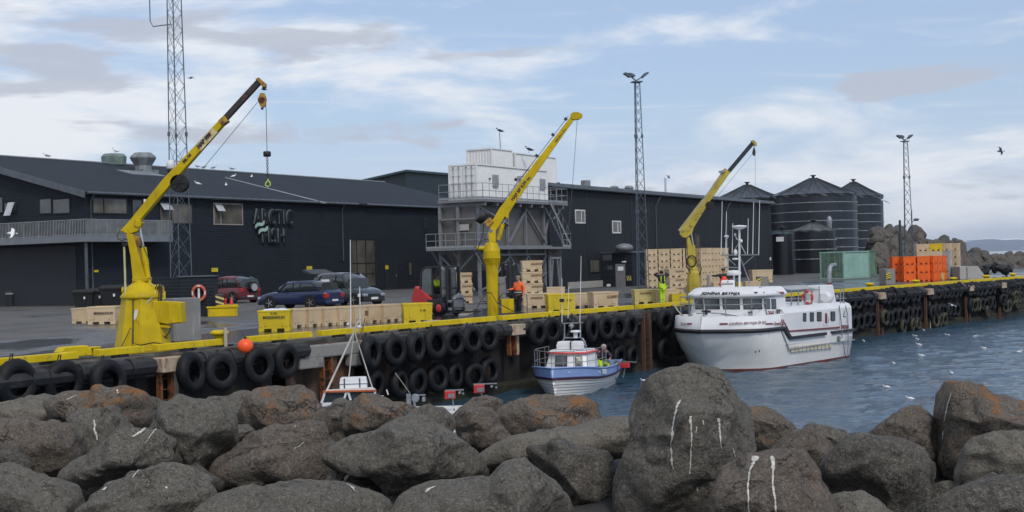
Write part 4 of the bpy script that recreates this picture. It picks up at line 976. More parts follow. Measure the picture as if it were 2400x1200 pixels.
cplate(1155, 409, 1168, 438, m_greyp, 'grey_panel'); cplate(1266, 419, 1278, 444, m_greyp, 'grey_panel'); cplate(1147, 417, 1149, 421, m_ink, 'small_mark'); cplate(1212, 413, 1222, 414.5, m_greyp, 'lamp_arm', .3)
pu = P(1152, 346, 110); HU = 2.5
c1 = container('upper white container with a crow on its bent pipe', (pu.x, pu.y, pu.z-HU), YAW, 3.5, 2.5, HU, m_cwhite, None)
p_ = P(1207, 357, 113.5); c2 = container('second upper white container, slightly lower, right of the crow pipe', (p_.x, p_.y, p_.z-HU), YAW, 7.5, 2.5, HU, m_cwhite, None)
dup(c1, (pu.x, pu.y, pu.z-HU*2-.02), label='hidden white container carrying the upper one'); 
c3 = [o for o in C.objects if o.get('label', '').startswith('hidden white')][0]; c3['label'] = 'lower white container behind the big one, supporting the crow container'
g = MB(); pp = P(1173, 352, 111.5); pt = P(1171, 313, 111.5); o_ = Vector((pu.x, pu.y, pu.z)); g.tube([Vector((pp.x-.35, pp.y, pp.z-.65)), Vector((pp.x, pp.y, pp.z-.45)), pp, pt], .045, 6); tag(g.build('bent_pipe', m_galv), 'thin bent pipe standing up from the upper white container', 'pipe')
# green containers
pg = G(1978.5, 653.5); dg_ = 2.5; t = container('faded green container with rusty doors standing on the quay', pg, YAW-.18, 6.0*.9, 2.44, 2.55, m_cgreen, True, None, m_cgreend)
lx = 5.4; 
pg2 = P(1991, hz(1991), pg.y+7); container('dark green container end showing behind the faded green one', Vector((pg2.x, pg2.y, 0)), YAW-.18, 6, 2.44, 2.6, m_cgreend, None, None)
# electrical kiosk near the left crane
ka = G(455, 742); 
kz = thing('utility_kiosk', 'dark blue flat utility kiosk with a life ring, behind the left crane', 'kiosk', ka, R(8))
kw = (508-427)/FPX*ka.y; kh = P(455, 649, ka.y).z
xl = (427-350)/FPX*ka.y
g = MB(); box3(g, -.65, kw-.75, 0, 2.6, 0, kh); g.ext([(-.65, 0, 0), (-.65-xl*1.2, 2.9, 0), (-.65-xl*1.2, 4.6, 0), (-.65, 3, 0)], (0, 0, kh)); g.build('wall', m_clad2 if 'm_clad2' in globals() else m_clad, kz)
g = MB(); box3(g, -.72, kw-.68, -.06, 2.66, kh, kh+.05); g.build('roof', m_trim, kz)
lr = thing('life_ring', 'red and white life ring hung on the dark kiosk corner', 'life ring', P(466, 687, ka.y-.15), R(8))
def ringmesh(r0=.36, r1=.085, n=28, k=10):
    vs = []; fm = []
    for i in range(n):
        a = 2*math.pi*i/n
        for j in range(k): b = 2*math.pi*j/k; vs.append(((r0+r1*math.cos(b))*math.cos(a), r1*.8*math.sin(b), (r0+r1*math.cos(b))*math.sin(a)))
    fs = [(i*k+j, ((i+1) % n)*k+j, ((i+1) % n)*k+(j+1) % k, i*k+(j+1) % k) for i in range(n) for j in range(k)]
    return vs, fs
vs, fs = ringmesh(); g = MB(); g.add(vs, fs, 0, True); g.build('ring', M('faded_red_ring', (.50, .09, .06), .6), lr)
for a in (0, 90, 180, 270): q = MB(); v2 = [Vector(v)*1.0 for v in vs]; a_ = R(a); q.box((.36*math.cos(a_), 0, .36*math.sin(a_)), (.07, .19, .2), 0, 0, 0, -a_); q.build('white_band', m_whiteframe, lr)
g = MB(); g.box((0, .03, 0), (.12, .06, .5)); g.build('holder', m_whiteframe, lr)
lr.scale = (.85, 1, 1.0)
# concrete blocks
def cblock(px, py, w, dpt, h, label, yaw=.6, stripes=None, mat=None):
    p = G(px, py); t = thing('concrete_block', label, 'concrete block', p, yaw, 'upright concrete blocks')
    g = MB(); g.box((0, dpt/2, h/2), (w, dpt, h)); g.build('block', mat or m_conc, t, bevel=.03)
    if stripes:
        q = MB(); q.box((stripes[0], -.02, stripes[1]), (stripes[2], .03, stripes[2]*1.2)); b_ = q.build('hazard_plate', m_blackpaint, t)
        for i in range(3): q = MB(); s_ = stripes[2]; x0 = stripes[0]-s_/2; z0 = stripes[1]-s_*.6+i*s_*.42; q.ext([(x0, -.04, z0), (x0+s_, -.04, z0+s_*.35), (x0+s_, -.04, z0+s_*.35+.09), (x0, -.04, z0+.09)], (0, -.006, 0)); q.build('yellow_stripe', m_signy, b_)
    return t
m_concs = M('streaked_concrete', (.20, .205, .20), .8, var=.15, vs=1.5, dirt=(.30, .31, .30), dlo=.55, dhi=.7, ds=4, dstretch=(2, 2, .2))
cblock(440, 800, .92, 1.0, 1.42, 'tall streaked grey concrete block right behind the left crane', .5, None, m_concs)
cblock(1793, 676, .62, .8, .86, 'grey concrete block with hazard stripes, behind the big boat wheelhouse', .3, (-.5, .45, .4)); cblock(2088, 667, .8, .9, 1.15, 'grey concrete block with hazard stripes, left of the orange tubs', .3, (-.22, .6, .36))
# grey concrete wedge on the far quay
p = G(2250, 655); t = thing('concrete_ramp_block', 'long grey concrete wedge lying on the far quay, right of the tubs', 'concrete block', p, R(5))
k = p.y/FPX; g = MB(); w = 66*k; h = 30*k; g.ext([(0, 0, 0), (w, 0, 0), (w*.68, 0, h), (0, 0, h)], (0, 2.4, 0)); g.build('block', m_conclight, t, bevel=.03); g = MB(); g.box((w*.37, -.05, h/2), (.5, .12, h)); g.build('end_rib', m_conclight, t)
g = MB(); random.seed(4)
t = thing('hose_heap', 'heap of thick black hoses and loose tyres on the far quay', 'hoses', G(2320, 648), 0)
for k_ in range(4):
    q = MB(); a = [Vector((random.uniform(-2, 0), random.uniform(0, 1.5), .2)), Vector((random.uniform(-1, .3), 1, random.uniform(.8, 1.3))), Vector((random.uniform(.3, 1.2), .8, random.uniform(.9, 1.4))), Vector((random.uniform(1.2, 2.2), .2, random.uniform(.1, .6)))]
    pts = [a[0]*(1-t_)**3+a[1]*3*t_*(1-t_)**2+a[2]*3*t_*t_*(1-t_)+a[3]*t_**3 for t_ in [i/10 for i in range(11)]]; q.tube(pts, .22, 8); q.build('hose', m_black, t)
for k_ in range(3):
    c = bpy.data.objects.new('tyre', me_ty); C.objects.link(c); c.parent = t; c.location = (-.4+k_*1.0, .4, .55+.2*(k_ == 1)); c.rotation_euler = (random.uniform(-.8, .8), 0, random.uniform(0, 3))
# ================================================================ cranes
def plane_pt(o, px, py, n=Vector((0, 1, 0)), dy=0):
    """pixel -> local coordinates (x right, z up) on the upright plane through o facing the camera"""
    r = ray(px, py); o = Vector(o)+n*dy; t = (o-CP).dot(n)/r.dot(n); p = CP+r*t-Vector(o)+n*dy; return Vector((p.x, p.y, p.z))
m_boom2 = M('dark_inner_boom', (.035, .030, .030), .55, .2, var=.5, vs=2, dirt=(.14, .045, .03), dlo=.5, dhi=.66, ds=3)
m_boomteal = M('teal_black_inner_boom', (.018, .028, .030), .45, .2, var=.4, vs=2)
m_hose = M('pale_hose', (.42, .40, .22), .6, var=.2, vs=4)
def drum(par, c, r, w, mat=m_black, name='cable_reel', axis=Vector((0, 1, 0))):
    g = MB(); g.lathe([(r*.95, -w/2), (r, -w/2+.02), (r, -w/2+.05), (r*.55, -w/2+.06), (r*.55, w/2-.06), (r, w/2-.05), (r, w/2-.02), (r*.95, w/2)], 28, (0, 0, 0), axis='y')
    for k in range(6): a = R(60*k); g.bar((0, -w/2-.01, 0), (r*.85*math.cos(a), -w/2-.01, r*.85*math.sin(a)), .05, .02)
    return g.build(name, mat, par, c)
# ---- crane 1 (left, nearest)
O1 = G(336, 818); O1 = Vector((O1.x, O1.y, 0)); s1 = FPX/O1.y
c = thing('quay_crane', 'yellow quay crane nearest the camera, on a wide conical pedestal with a control box', 'crane', O1, 0, 'yellow hydraulic cranes on the quay')
q1 = lambda x, y, dy=0: plane_pt(O1, x, y, dy=dy)
def W1(px): return px/s1
g = MB(); zb_ = 0
g.lathe([(W1(68), 0), (W1(66), .02), (W1(47), q1(336, 700).z), (W1(46), q1(336, 694).z)], 8, smooth=False, a0=R(12))
g.build('pedestal', m_yellow, c, bevel=.02)
g = MB(); z0 = q1(336, 696).z; g.lathe([(W1(49), z0-.02), (W1(50), z0+.03), (W1(44), z0+.12), (W1(30), z0+.34), (W1(22), z0+.42), (W1(19), z0+.55), (W1(19), q1(330, 667).z), (W1(15), q1(330, 658).z)], 28); g.build('slewing_dome', m_yellow, c)
g = MB(); g.tube([q1(287, 681), q1(383, 678)], .11, 12); g.lathe([(.16, -.06), (.16, .06)], 14, q1(372, 679), axis='x'); g.tube([q1(320, 680, -.3), q1(320, 680, .3)], .15, 12); g.build('slewing_cylinder', m_yellow, c)
# column: leaning tapered box from (330,658) up to (308,548)
m_col = m_yellow
g = MB(); a = q1(331, 657); b = q1(307, 548); ww = W1(17); g.loft([[a+Vector((x*W1(15), y*.2, 0)) for x, y in ((-1, -1), (1, -1), (1, 1), (-1, 1))], [q1(319, 600)+Vector((x*W1(10), y*.17, 0)) for x, y in ((-1, -1), (1, -1), (1, 1), (-1, 1))], [b+Vector((x*W1(7.5), y*.17, 0)) for x, y in ((-1, -1), (1, -1), (1, 1), (-1, 1))]], 0, False)
g.box(q1(333, 655), (W1(36), .5, .12)); g.build('column', m_yellow, c, bevel=.015)
g = MB(); g.tube([q1(347, 652), q1(345, 640), q1(342, 620)], .085, 10); g.tube([q1(342, 620), q1(336, 580)], .095, 12); g.build('lift_cylinder', m_yellow, c)
g = MB(); g.tube([q1(336, 582), q1(327, 530)], .04, 8); g.build('piston_rod', m_steel, c)
g = MB(); g.ext([q1(311, 548, -.1), q1(330, 560, -.1), q1(329, 576, -.1), q1(318, 578, -.1), q1(311, 566, -.1)], (0, .2, 0)); g.build('knuckle_link', m_rustyellow, c)
# boom: box section from (283,545) root to (530,278) then dark inner to (610,190)
def boom(par, q, root_poly, thick, mat, name='boom'):
    g = MB(); g.ext([q(x, y, -thick/2) for x, y in root_poly], (0, thick, 0)); return g.build(name, mat, par, bevel=.02)
bo = boom(c, q1, [(281, 541), (300, 521), (383, 418), (518, 276), (524, 272), (531, 283), (392, 441), (330, 513), (325, 532), (318, 541), (301, 549)], .30, m_yellow, 'main_boom')
g = MB(); g.ext([q1(x, y, -.17) for x, y in ((511, 282), (525, 270), (534, 283), (520, 294))], (0, .34, 0)); g.build('boom_collar', m_rustyellow, bo, bevel=.01)
inn = boom(c, q1, [(522, 272), (601, 186), (612, 194), (533, 280)], .20, m_boom2, 'inner_boom')
g = MB(); g.ext([q1(x, y, -.12) for x, y in ((598, 185), (606, 181), (622, 195), (622, 204), (614, 204), (609, 194))], (0, .24, 0)); g.build('boom_tip', m_rustyellow, inn, bevel=.01)
g = MB(); g.ext([q1(x, y, -.16) for x, y in ((296, 537), (318, 512), (332, 522), (322, 542), (303, 548))], (0, .32, 0)); g.tube([q1(323, 525, -.2), q1(323, 525, .2)], .09, 12); g.build('boom_foot', m_yellow, bo, bevel=.015)
drum(c, q1(421, 430), .27, .3)
t_ = q1(619, 203); g = MB(); g.tube([t_, q1(619, 212)], .03, 6); g.ell(q1(619, 206), (.06, .05, .06)); g.bar(q1(612, 209), q1(626, 210), .03); g.build('shackle', M('blue_black_shackle', (.02, .05, .09), .5), inn)
blk = thing('pulley_block', 'rusty yellow pulley block hanging from the tip of the left crane', 'pulley block', O1+q1(614, 235), 0)
g = MB(); z = lambda x, y: (x/s1, -.07, y/s1); g.ext([z(-10, 2), z(-3, 17), z(6, 17), z(11, 2), z(8, -14), z(2, -18), z(-4, -14)], (0, .14, 0)); g.build('cheek_plates', m_rustyellow, blk, bevel=.02)
g = MB(); g.lathe([(.1, -.09), (.1, .09)], 16, axis='y'); g.build('sheave', m_rust, blk); g = MB(); g.tube([(0, 0, -17/s1), (0, 0, -22/s1)], .04, 6); g.build('hook_pin', m_darkmetal, blk)
g = MB(); g.tube([q1(623, 225), q1(626, 358)], .010, 5); g.tube([q1(605, 238), q1(470, 402)], .009, 5); g.build('hoist_cable', m_cable, c)
hk = thing('crane_hook', 'lime green chain hook with a black round weight hanging from the left crane', 'hook', O1+q1(626, 361), 0)
g = MB(); g.lathe([(.08, -.075), (.1, -.085), (.1, .07), (.04, .08)], 20); g.lathe([(.05, .07), (.11, .075)], 12)
g = MB(); g.lathe([(0, -.08), (.10, -.08), (.115, -.05), (.115, .05), (.10, .08), (0, .08)], 24); g.build('weight', m_black, hk)
def chain(par, a, b, n, name='chain', mat=m_darkmetal, r=.035):
    g = MB(); a, b = Vector(a), Vector(b); d = (b-a)/n
    for i in range(n):
        cc = a+d*(i+.5); h = d.length*.62; ax = Vector((1, 0, 0)) if i % 2 else Vector((0, 1, 0)); g.tube([cc+ax*r*math.cos(t)+Vector((0, 0, h*math.sin(t))) for t in [R(40*k) for k in range(10)]], .009, 5)
    return g.build(name, mat, par)
chain(hk, (0, 0, -.08), (0, 0, -.08-50/s1), 11)
g = MB(); z0 = -.08-52/s1; g.tube([(0, 0, z0), (.01, 0, z0-.05), (.07, 0, z0-.12), (.075, 0, z0-.19), (0, 0, z0-.245), (-.075, 0, z0-.19), (-.06, 0, z0-.12), (-.0, 0, z0-.06)], .020, 8); g.build('safety_hook', M('lime_hook', (.45, .62, .08), .5), hk)
# control box and hoses
g = MB(); d_ = -.42
g.ext([q1(358, 706, d_), q1(386, 706, d_), q1(424, 709, d_), q1(427, 757, d_), q1(393, 760, d_), q1(362, 755, d_)], (0, .55, 0)); cb_ = g.build('control_box', m_yellow, c, bevel=.025)
g = MB(); g.ext([q1(394, 711, d_-.03), q1(423, 714, d_-.03), q1(425, 755, d_-.03), q1(396, 758, d_-.03)], (0, .02, 0)); g.build('box_door', m_yellow, cb_, bevel=.01)
g = MB(); g.bar(q1(366, 763, -.3), q1(402, 765, -.3), .12, .08); g.bar(q1(366, 740, -.1), q1(352, 740, 0), .1); g.build('box_bracket', m_yellow, c)
g = MB(); g.tube([q1(291, 578, -.1), q1(293, 640, -.12), q1(294, 690, -.35), q1(303, 714, -.5), q1(320, 724, -.55), q1(340, 716, -.5), q1(358, 695, -.42), q1(366, 683, -.2)], .035, 8); g.build('supply_hose', m_hose, c)
g = MB()
for k, (x0, x1) in enumerate(((362, 377), (367, 373), (371, 380))): g.tube([q1(x0, 680, -.15), q1(x0+8, 662+3*k, -.2), q1(x1, 672, -.2), q1(x1-1, 708, -.35)], .016, 6)
g.tube([q1(372, 766, -.25), q1(380, 785, -.3), q1(392, 793, -.2)], .016, 6); g.tube([q1(400, 766, -.2), q1(397, 778, -.2), q1(388, 790, -.2)], .016, 6)
g.tube([q1(311, 805, -.9), q1(311, 775, -.8), q1(306, 768, -.8), q1(296, 790, -.95), q1(285, 812, -1)], .014, 6); g.tube([q1(312, 700, -.6), q1(312, 805, -.85), q1(330, 809, -.9), q1(360, 803, -1.2), q1(400, 808, -1.4), q1(450, 838, -1.5)], .018, 6)
g.tube([q1(281, 541, 0), q1(274, 553, -.1), q1(277, 561, -.1), q1(291, 565, -.1)], .014, 5); g.tube([q1(327, 555, -.12), q1(350, 610, -.12), q1(352, 630, -.12)], .010, 5)
g.build('hydraulic_hoses', m_black, c)
g = MB(); g.bar(q1(287, 573, -.1), q1(302, 572, -.1), .12, .1); g.bar(q1(288, 560, -.1), q1(305, 562, -.1), .03, .03); g.build('hose_bracket', m_black, c)
g = MB(); g.box(q1(318, 738, -.62), (.10, .06, .3), 0, 0, 0, R(15)); g.build('hand_grip', m_whiteframe, c)
g = MB(); g.box(q1(340, 473, -.0), (.06, .08, .16)); g.build('marker_light', m_whiteframe, bo)
dirb = (q1(520, 285)-q1(340, 485)).normalized(); upb = Vector((-dirb.z, 0, dirb.x))
tx = text('hiab', bo, q1(478, 330, -.17), dirb, upb); text('hiab2', bo, q1(438, 371, -.17), dirb, upb)
g = MB(); g.box((0, 0, 0), (.75, .004, .22)); o_ = g.build('label_plate', M('worn_label', (.6, .55, .4), .6, dirt=(.5, .35, .05), dlo=.45, dhi=.6, ds=8), bo, q1(484, 326, -.1555)); o_.rotation_euler = (0, -math.atan2(dirb.z, dirb.x), 0)
# ---- crane 2 (middle)
O2 = G(1156, 741); O2 = Vector((O2.x, O2.y, 0)); s2 = FPX/O2.y
c = thing('quay_crane', 'yellow slim column crane in the middle with lettered boom pointing up right', 'crane', O2, 0, 'yellow hydraulic cranes on the quay')
q2 = lambda x, y, dy=0: plane_pt(O2, x, y, dy=dy)
g = MB(); z_ = lambda y: q2(1153, y).z; g.lathe([(13.5/s2, 0), (13.5/s2, z_(683)), (13.5/s2, z_(683))], 10, smooth=False); g.lathe([(14/s2, z_(684)), (14/s2, z_(622)), (20/s2, z_(606)), (20/s2, z_(588)), (14.5/s2, z_(571)), (12/s2, z_(569))], 20, q2(1153, 600)*Vector((1, 0, 0)) if False else (0, 0, 0), smooth=False)
for k in range(8): a = R(45*k); g.bar((15/s2*math.cos(a), 15/s2*math.sin(a), z_(628)), (20/s2*math.cos(a), 20/s2*math.sin(a), z_(605)), .03, .03)
g.lathe([(21/s2, z_(606)), (21/s2, z_(603))], 20)
g.build('column', m_yellow, c, bevel=.015)
g = MB(); g.tube([q2(1118, 582), q2(1142, 582)], .09, 12); g.build('slewing_cylinder', m_yellow, c)
g = MB(); g.ext([q2(x, y, -.16) for x, y in ((1146, 570), (1144, 545), (1150, 535), (1162, 536), (1162, 568))], (0, .32, 0)); g.build('knuckle_head', m_yellow, c, bevel=.02)
bo = boom(c, q2, [(1146, 541), (1155, 515), (1171, 488), (1336, 275), (1344, 283), (1205, 480), (1193, 500), (1191, 513), (1183, 508), (1170, 530), (1160, 543), (1152, 546)], .26, m_yellow, 'main_boom')
g = MB(); g.ext([q2(x, y, -.15) for x, y in ((1336, 276), (1338, 266), (1345, 262), (1354, 262), (1365, 267), (1365, 274), (1358, 279), (1345, 281))], (0, .3, 0)); g.build('boom_head', m_yellow, bo, bevel=.02)
g = MB(); g.tube([q2(1150, 541, -.17), q2(1150, 541, .17)], .09, 14); g.build('pivot_pin', m_vent, bo)
g = MB(); g.tube([q2(1168, 562), q2(1178, 525)], .10, 10); g.build('lift_cylinder', m_yellow, c); g = MB(); g.tube([q2(1178, 526), q2(1190, 506)], .04, 8); g.build('piston_rod', m_steel, c)
g = MB(); p0, p1 = q2(1134, 515, -.1), q2(1134, 515, .0); g.lathe([(.24, -.2), (.3, -.18), (.3, .1), (.2, .12)], 20, (0, 0, 0), axis='x'); g.build('cable_reel', m_black, c, q2(1130, 509)).rotation_euler = (0, R(35), R(25))
g = MB(); g.box(q2(1146, 521, -.05), (.36, .34, .26), 0, 0, 0, R(-40)); g.box(q2(1141, 519, -.24), (.26, .05, .07), 0, 0, 0, R(-40)); g.build('winch_housing', m_rustyellow, c, bevel=.02)
g = MB()
for a in ((1330, 283), (1300, 320), (1262, 369), (1213, 425)): g.box(q2(a[0]-4, a[1]-4), (.12, .1, .14), 0, 0, 0, R(-50))
g.tube([q2(1160, 500), q2(1215, 424), q2(1260, 367), q2(1332, 272)], .013, 5); g.tube([q2(1192, 460, -.1), q2(1244, 388, -.1), q2(1252, 378, -.1)], .012, 5); g.build('boom_hoses', m_darkmetal, bo)
g = MB(); g.tube([q2(1353, 280), q2(1342, 432), q2(1330, 560)], .010, 5); g.build('hoist_cable', m_cable, c)
g = MB(); g.tube([q2(1134, 525, -.1), q2(1132, 548, -.2), q2(1122, 575, -.2)], .022, 6); g.tube([q2(1150, 560, -.1), q2(1132, 562, -.2), q2(1122, 575, -.2), q2(1117, 590, -.2), q2(1123, 598, -.2), q2(1129, 590, -.2)], .018, 6)
g.tube([q2(1093, 742, -.8), q2(1110, 735, -.8), q2(1130, 700, -.5), q2(1142, 686, -.4), q2(1152, 688, -.4), q2(1165, 710, -.5), q2(1200, 728, -.8), q2(1250, 738, -1.2), q2(1290, 749, -1.3)], .018, 6)
g.tube([q2(1168, 700, -.1), q2(1180, 686, -.2), q2(1190, 693, -.2)], .02, 6); g.build('hydraulic_hoses', m_black, c)
g = MB(); g.box(q2(1176, 657, 0)+Vector((0, .1, 0)), (.32, .25, .3)); g.box(q2(1178, 685, .1), (.3, .2, .75)); g.build('grey_switch_box', m_galvgrey, c, bevel=.01)
g = MB(); g.box(q2(1190, 717, -.1), (.55, .42, .62)); cbx = g.build('control_box', m_yellow, c, bevel=.02)
g = MB(); g.box(q2(1197, 717, -.33), (.22, .03, .5)); g.build('box_door', m_yellow, cbx, bevel=.008)
dirb = (q2(1330, 290)-q2(1180, 490)).normalized(); upb = Vector((-dirb.z, 0, dirb.x)); k_ = 1.0
wtx = max(v.co.x for v in _txt['hap'].vertices)-min(v.co.x for v in _txt['hap'].vertices); want = (q2(1242, 415)-q2(1200, 470)).length; text('hap', bo, q2(1221, 441, -.145), dirb, upb, sc=(want/wtx,)*3)
wtx = max(v.co.x for v in _txt['hap2'].vertices)-min(v.co.x for v in _txt['hap2'].vertices); want = (q2(1326, 301)-q2(1302, 333)).length; text('hap2', bo, q2(1314, 317, -.145), dirb, upb, sc=(want/wtx*.95,)*3)
# ---- crane 3 (right)
O3 = G(1627, 708); O3 = Vector((O3.x, O3.y, 0)); s3 = FPX/O3.y
c = thing('quay_crane', 'dull yellow crane on the right behind the big white boat, with dark inner boom', 'crane', O3, 0, 'yellow hydraulic cranes on the quay')
q3 = lambda x, y, dy=0: plane_pt(O3, x, y, dy=dy)
m_y3 = M('dull_yellow_paint', (.42, .33, .03), .45, var=.2, vs=1.5, dirt=(.14, .09, .04), dlo=.55, dhi=.7, ds=4)
z_ = lambda y: q3(1625, y).z
g = MB(); g.lathe([(18/s3, 0), (16/s3, z_(665)), (14/s3, z_(640)), (10/s3, z_(632))], 8, smooth=False); g.build('pedestal', m_y3, c, bevel=.02)
g = MB(); g.ext([q3(x, y, -.15) for x, y in ((1616, 634), (1612, 600), (1610, 560), (1616, 555), (1630, 600), (1634, 634))], (0, .3, 0)); g.lathe([(.24, z_(636)), (.24, z_(628)), (.15, z_(622))], 14, q3(1625, 600)*0); g.build('column', m_y3, c, bevel=.02)
bo = boom(c, q3, [(1593, 548), (1600, 536), (1651, 474), (1704, 398), (1712, 404), (1660, 478), (1626, 534), (1622, 548), (1608, 558), (1600, 556)], .24, m_y3, 'main_boom')
g = MB(); g.bar(q3(1594, 543, 0), q3(1650, 471, 0), .10, .26); g.bar(q3(1650, 471, 0), q3(1702, 396, 0), .05, .2); g.build('boom_lit_edge', M('lit_edge_paint', (.36, .31, .13), .5), bo)  # paler strip paints the light along the boom's top edge
inn = boom(c, q3, [(1703, 401), (1763, 330), (1771, 335), (1711, 406)], .16, m_boomteal, 'inner_boom')
g = MB(); g.ext([q3(x, y, -.1) for x, y in ((1760, 330), (1766, 328), (1774, 335), (1774, 342), (1769, 341), (1766, 336))], (0, .2, 0)); g.build('boom_tip', m_y3, inn)
drum(c, q3(1662, 482), .22, .28)
g = MB(); g.tube([q3(1627, 600), q3(1625, 575)], .09, 10); g.build('lift_cylinder', m_y3, c); g = MB(); g.tube([q3(1625, 576), q3(1620, 545)], .035, 8); g.build('piston_rod', m_steel, c)
g = MB(); n_ = 14; ctr = (1621, 612)
g.tube([q3(ctr[0]+11*math.cos(2*math.pi*i/n_), ctr[1]+13*math.sin(2*math.pi*i/n_), -.25) for i in range(n_+1)], .035, 6)
g.tube([q3(1607, 560, -.15), q3(1607, 600, -.2), q3(1610, 625, -.2), q3(1618, 640, -.25)], .035, 6); g.tube([q3(1592, 552), q3(1590, 565), q3(1600, 570), q3(1608, 558)], .022, 6)
g.tube([q3(1632, 625, -.1), q3(1640, 618, -.1), q3(1644, 630, -.1), q3(1640, 645, -.1)], .03, 6); g.build('hydraulic_hoses', m_black, c)
b3 = thing('pulley_block', 'dark pulley block hanging from the tip of the right crane', 'pulley block', O3+q3(1767, 356), 0)
g = MB(); z = lambda x, y: (x/s3, -.05, y/s3); g.ext([z(-4, -2), z(-1, 9), z(2, 9), z(4, -2), z(2, -9), z(-2, -9)], (0, .1, 0)); g.build('cheek_plates', m_darkmetal, b3, bevel=.01)
g = MB(); g.tube([(0, 0, 9/s3), (.03, 0, 17/s3)], .022, 6); g.build('shackle', m_darkmetal, b3)
g = MB(); g.tube([q3(1770, 352), q3(1770, 470), q3(1770, 640)], .008, 5); g.tube([q3(1764, 360), q3(1670, 474)], .008, 5); g.build('hoist_cable', m_cable, c)
g = MB(); g.tube([q3(1706, 404), q3(1696, 405)], .02, 6); g.ext([q3(1685, 401, -.1), q3(1695, 398, -.1), q3(1700, 403, -.1), q3(1690, 406, -.1)], (0, .25, 0)); g.build('work_lamp', m_galv, bo)
# orange float hanging over the kerb
p, d = on_wall(575, 812, .42)
t = thing('mooring_float', 'round fluorescent orange float hanging over the near kerb', 'float', p, 0)
r_ = 18.5*p.y/FPX; g = MB(); g.ell((0, 0, 0), (r_, r_, r_*1.0), 0, 24, 16); g.build('ball', M('fluorescent_orange', (.92, .10, .015), .45, var=.06), t)
g = MB(); g.lathe([(.05, -.05), (.04, .06)], 10, (0, 0, r_)); g.tube([(0, 0, r_), (-.15, .3, r_+.15), (-.2, .6, r_+.2)], .014, 5); g.build('rope_eye', m_black, t)
# ================================================================ boats (local x = forward, y = port, z up from the waterline)
def hull_mesh(st, zs, fn, closed=True):
    """fn(s, k) -> (halfbeam, z); loft over stations s, rows k; both sides"""
    g = MB(); rings = []
    for s in st:
        port = [fn(s, k) for k in range(zs)]; rings.append([Vector((x, y, z)) for x, y, z in port])
    return rings
def mirror(r): return [Vector((p.x, -p.y, p.z)) for p in r]
def strip(g, rings, m=0, smooth=True):
    n = len(rings[0]); vs = [p for r in rings for p in r]
    g.add(vs, [(i*n+j, (i+1)*n+j, (i+1)*n+j+1, i*n+j+1) for i in range(len(rings)-1) for j in range(n-1)], m, smooth)
# ---- big white boat
BB = Vector((8.86, 58.7, WATER)); aB = R(40)
bt_ = thing('fishing_boat', 'big white fishing boat with lettered wheelhouse moored alongside the quay', 'boat', BB, R(270)-aB, 'boats in the harbour')
def bl(px, py, s=None, y=None, x=None):
    """pixel -> boat coordinates, on the plane y = const or x = const"""
    u = Vector((-math.sin(aB), -math.cos(aB), 0)); p_ = Vector((math.cos(aB), -math.sin(aB), 0)); r = ray(px, py)
    if y is not None: n, o = p_, BB+p_*y
    else: n, o = u, BB+u*x
    t = (o-CP).dot(n)/r.dot(n); q = CP+r*t-BB; return Vector((q.dot(u), q.dot(p_), q.z))
HBm = 2.3
def smooth01(t): t = max(0, min(1, t)); return t*t*(3-2*t)
def bigh(s, k):
    """s distance aft of the waterline stem (negative = overhang); rows from the keel to the sheer"""
    f = [0, .12, .35, .6, .82, 1.0][k]; zsh = 1.78 if s < 2.3 else 1.78-.5*smooth01((s-2.15)/.5)
    z = -.5+(zsh+.5)*f
    stem = -.15-.95*smooth01((z+.3)/2.2)          # raked stem position at this height
    wmax = 2.0+.3*smooth01((z+.6)/1.9)
    run = 1.75+.3*(1-f); t = max(0, (s-stem)/run); half = wmax*(1-(1-min(t, 1))**2.4)
    if s > 7.5: half *= 1-.05*(s-7.5)/1.7
    return (-s if s > stem else -stem, half if s > stem else 0.0, z)
m_hull = M('white_hull_gelcoat', (.78, .78, .76), .32, var=.06, vs=.8, dirt=(.40, .36, .26), dlo=.64, dhi=.82, ds=1.1, dstretch=(1, 1, .2))
st = [-1.1, -1.06, -1.0, -.87, -.7, -.45, -.2, .1, .4, .8, 1.2, 1.6, 2.0, 2.15, 2.3, 2.45, 2.65, 3.2, 4, 5, 6, 7, 8, 9.25]
rg = hull_mesh(st, 6, bigh); g = MB(); strip(g, rg); strip(g, [mirror(r) for r in rg])
g.add(rg[-1]+mirror(rg[-1]), [(0, 1, 7, 6), (1, 2, 8, 7), (2, 3, 9, 8), (3, 4, 10, 9), (4, 5, 11, 10)]); hl = g.build('hull', m_hull, bt_)
md = hl.modifiers.new('w', 'WELD'); md.merge_threshold = .002
def edge_pts(st_, dz=0, out=0.0, row=5):
    r_ = []
    for s in st_:
        x, y, z = bigh(s, row); r_.append(Vector((x+ (out if s < -.9 else 0), y+out*(1 if s > -1.3 else 0), z+dz)))
    return r_
# red boot top
def wl(s, z, out=.006):
    k = (z+.5)/((1.78 if s < 2.3 else 1.28)+.5); best = bigh(s, 0)
    pts = [bigh(s, i) for i in range(6)]
    for a, b in zip(pts, pts[1:]):
        if a[2] <= z <= b[2]: f = (z-a[2])/(b[2]-a[2]); return Vector((a[0]+(b[0]-a[0])*f, a[1]+(b[1]-a[1])*f+out, z))
    return Vector(pts[0])
g = MB()
sts = [s for s in st if s > -.3]
strip(g, [[wl(s, -.45), wl(s, .0), wl(s, .07)] for s in sts]); strip(g, [mirror([wl(s, -.45), wl(s, .0), wl(s, .07)]) for s in sts]); g.build('boot_stripe', M('dark_red_antifouling', (.16, .035, .025), .6, var=.3, vs=2), bt_)
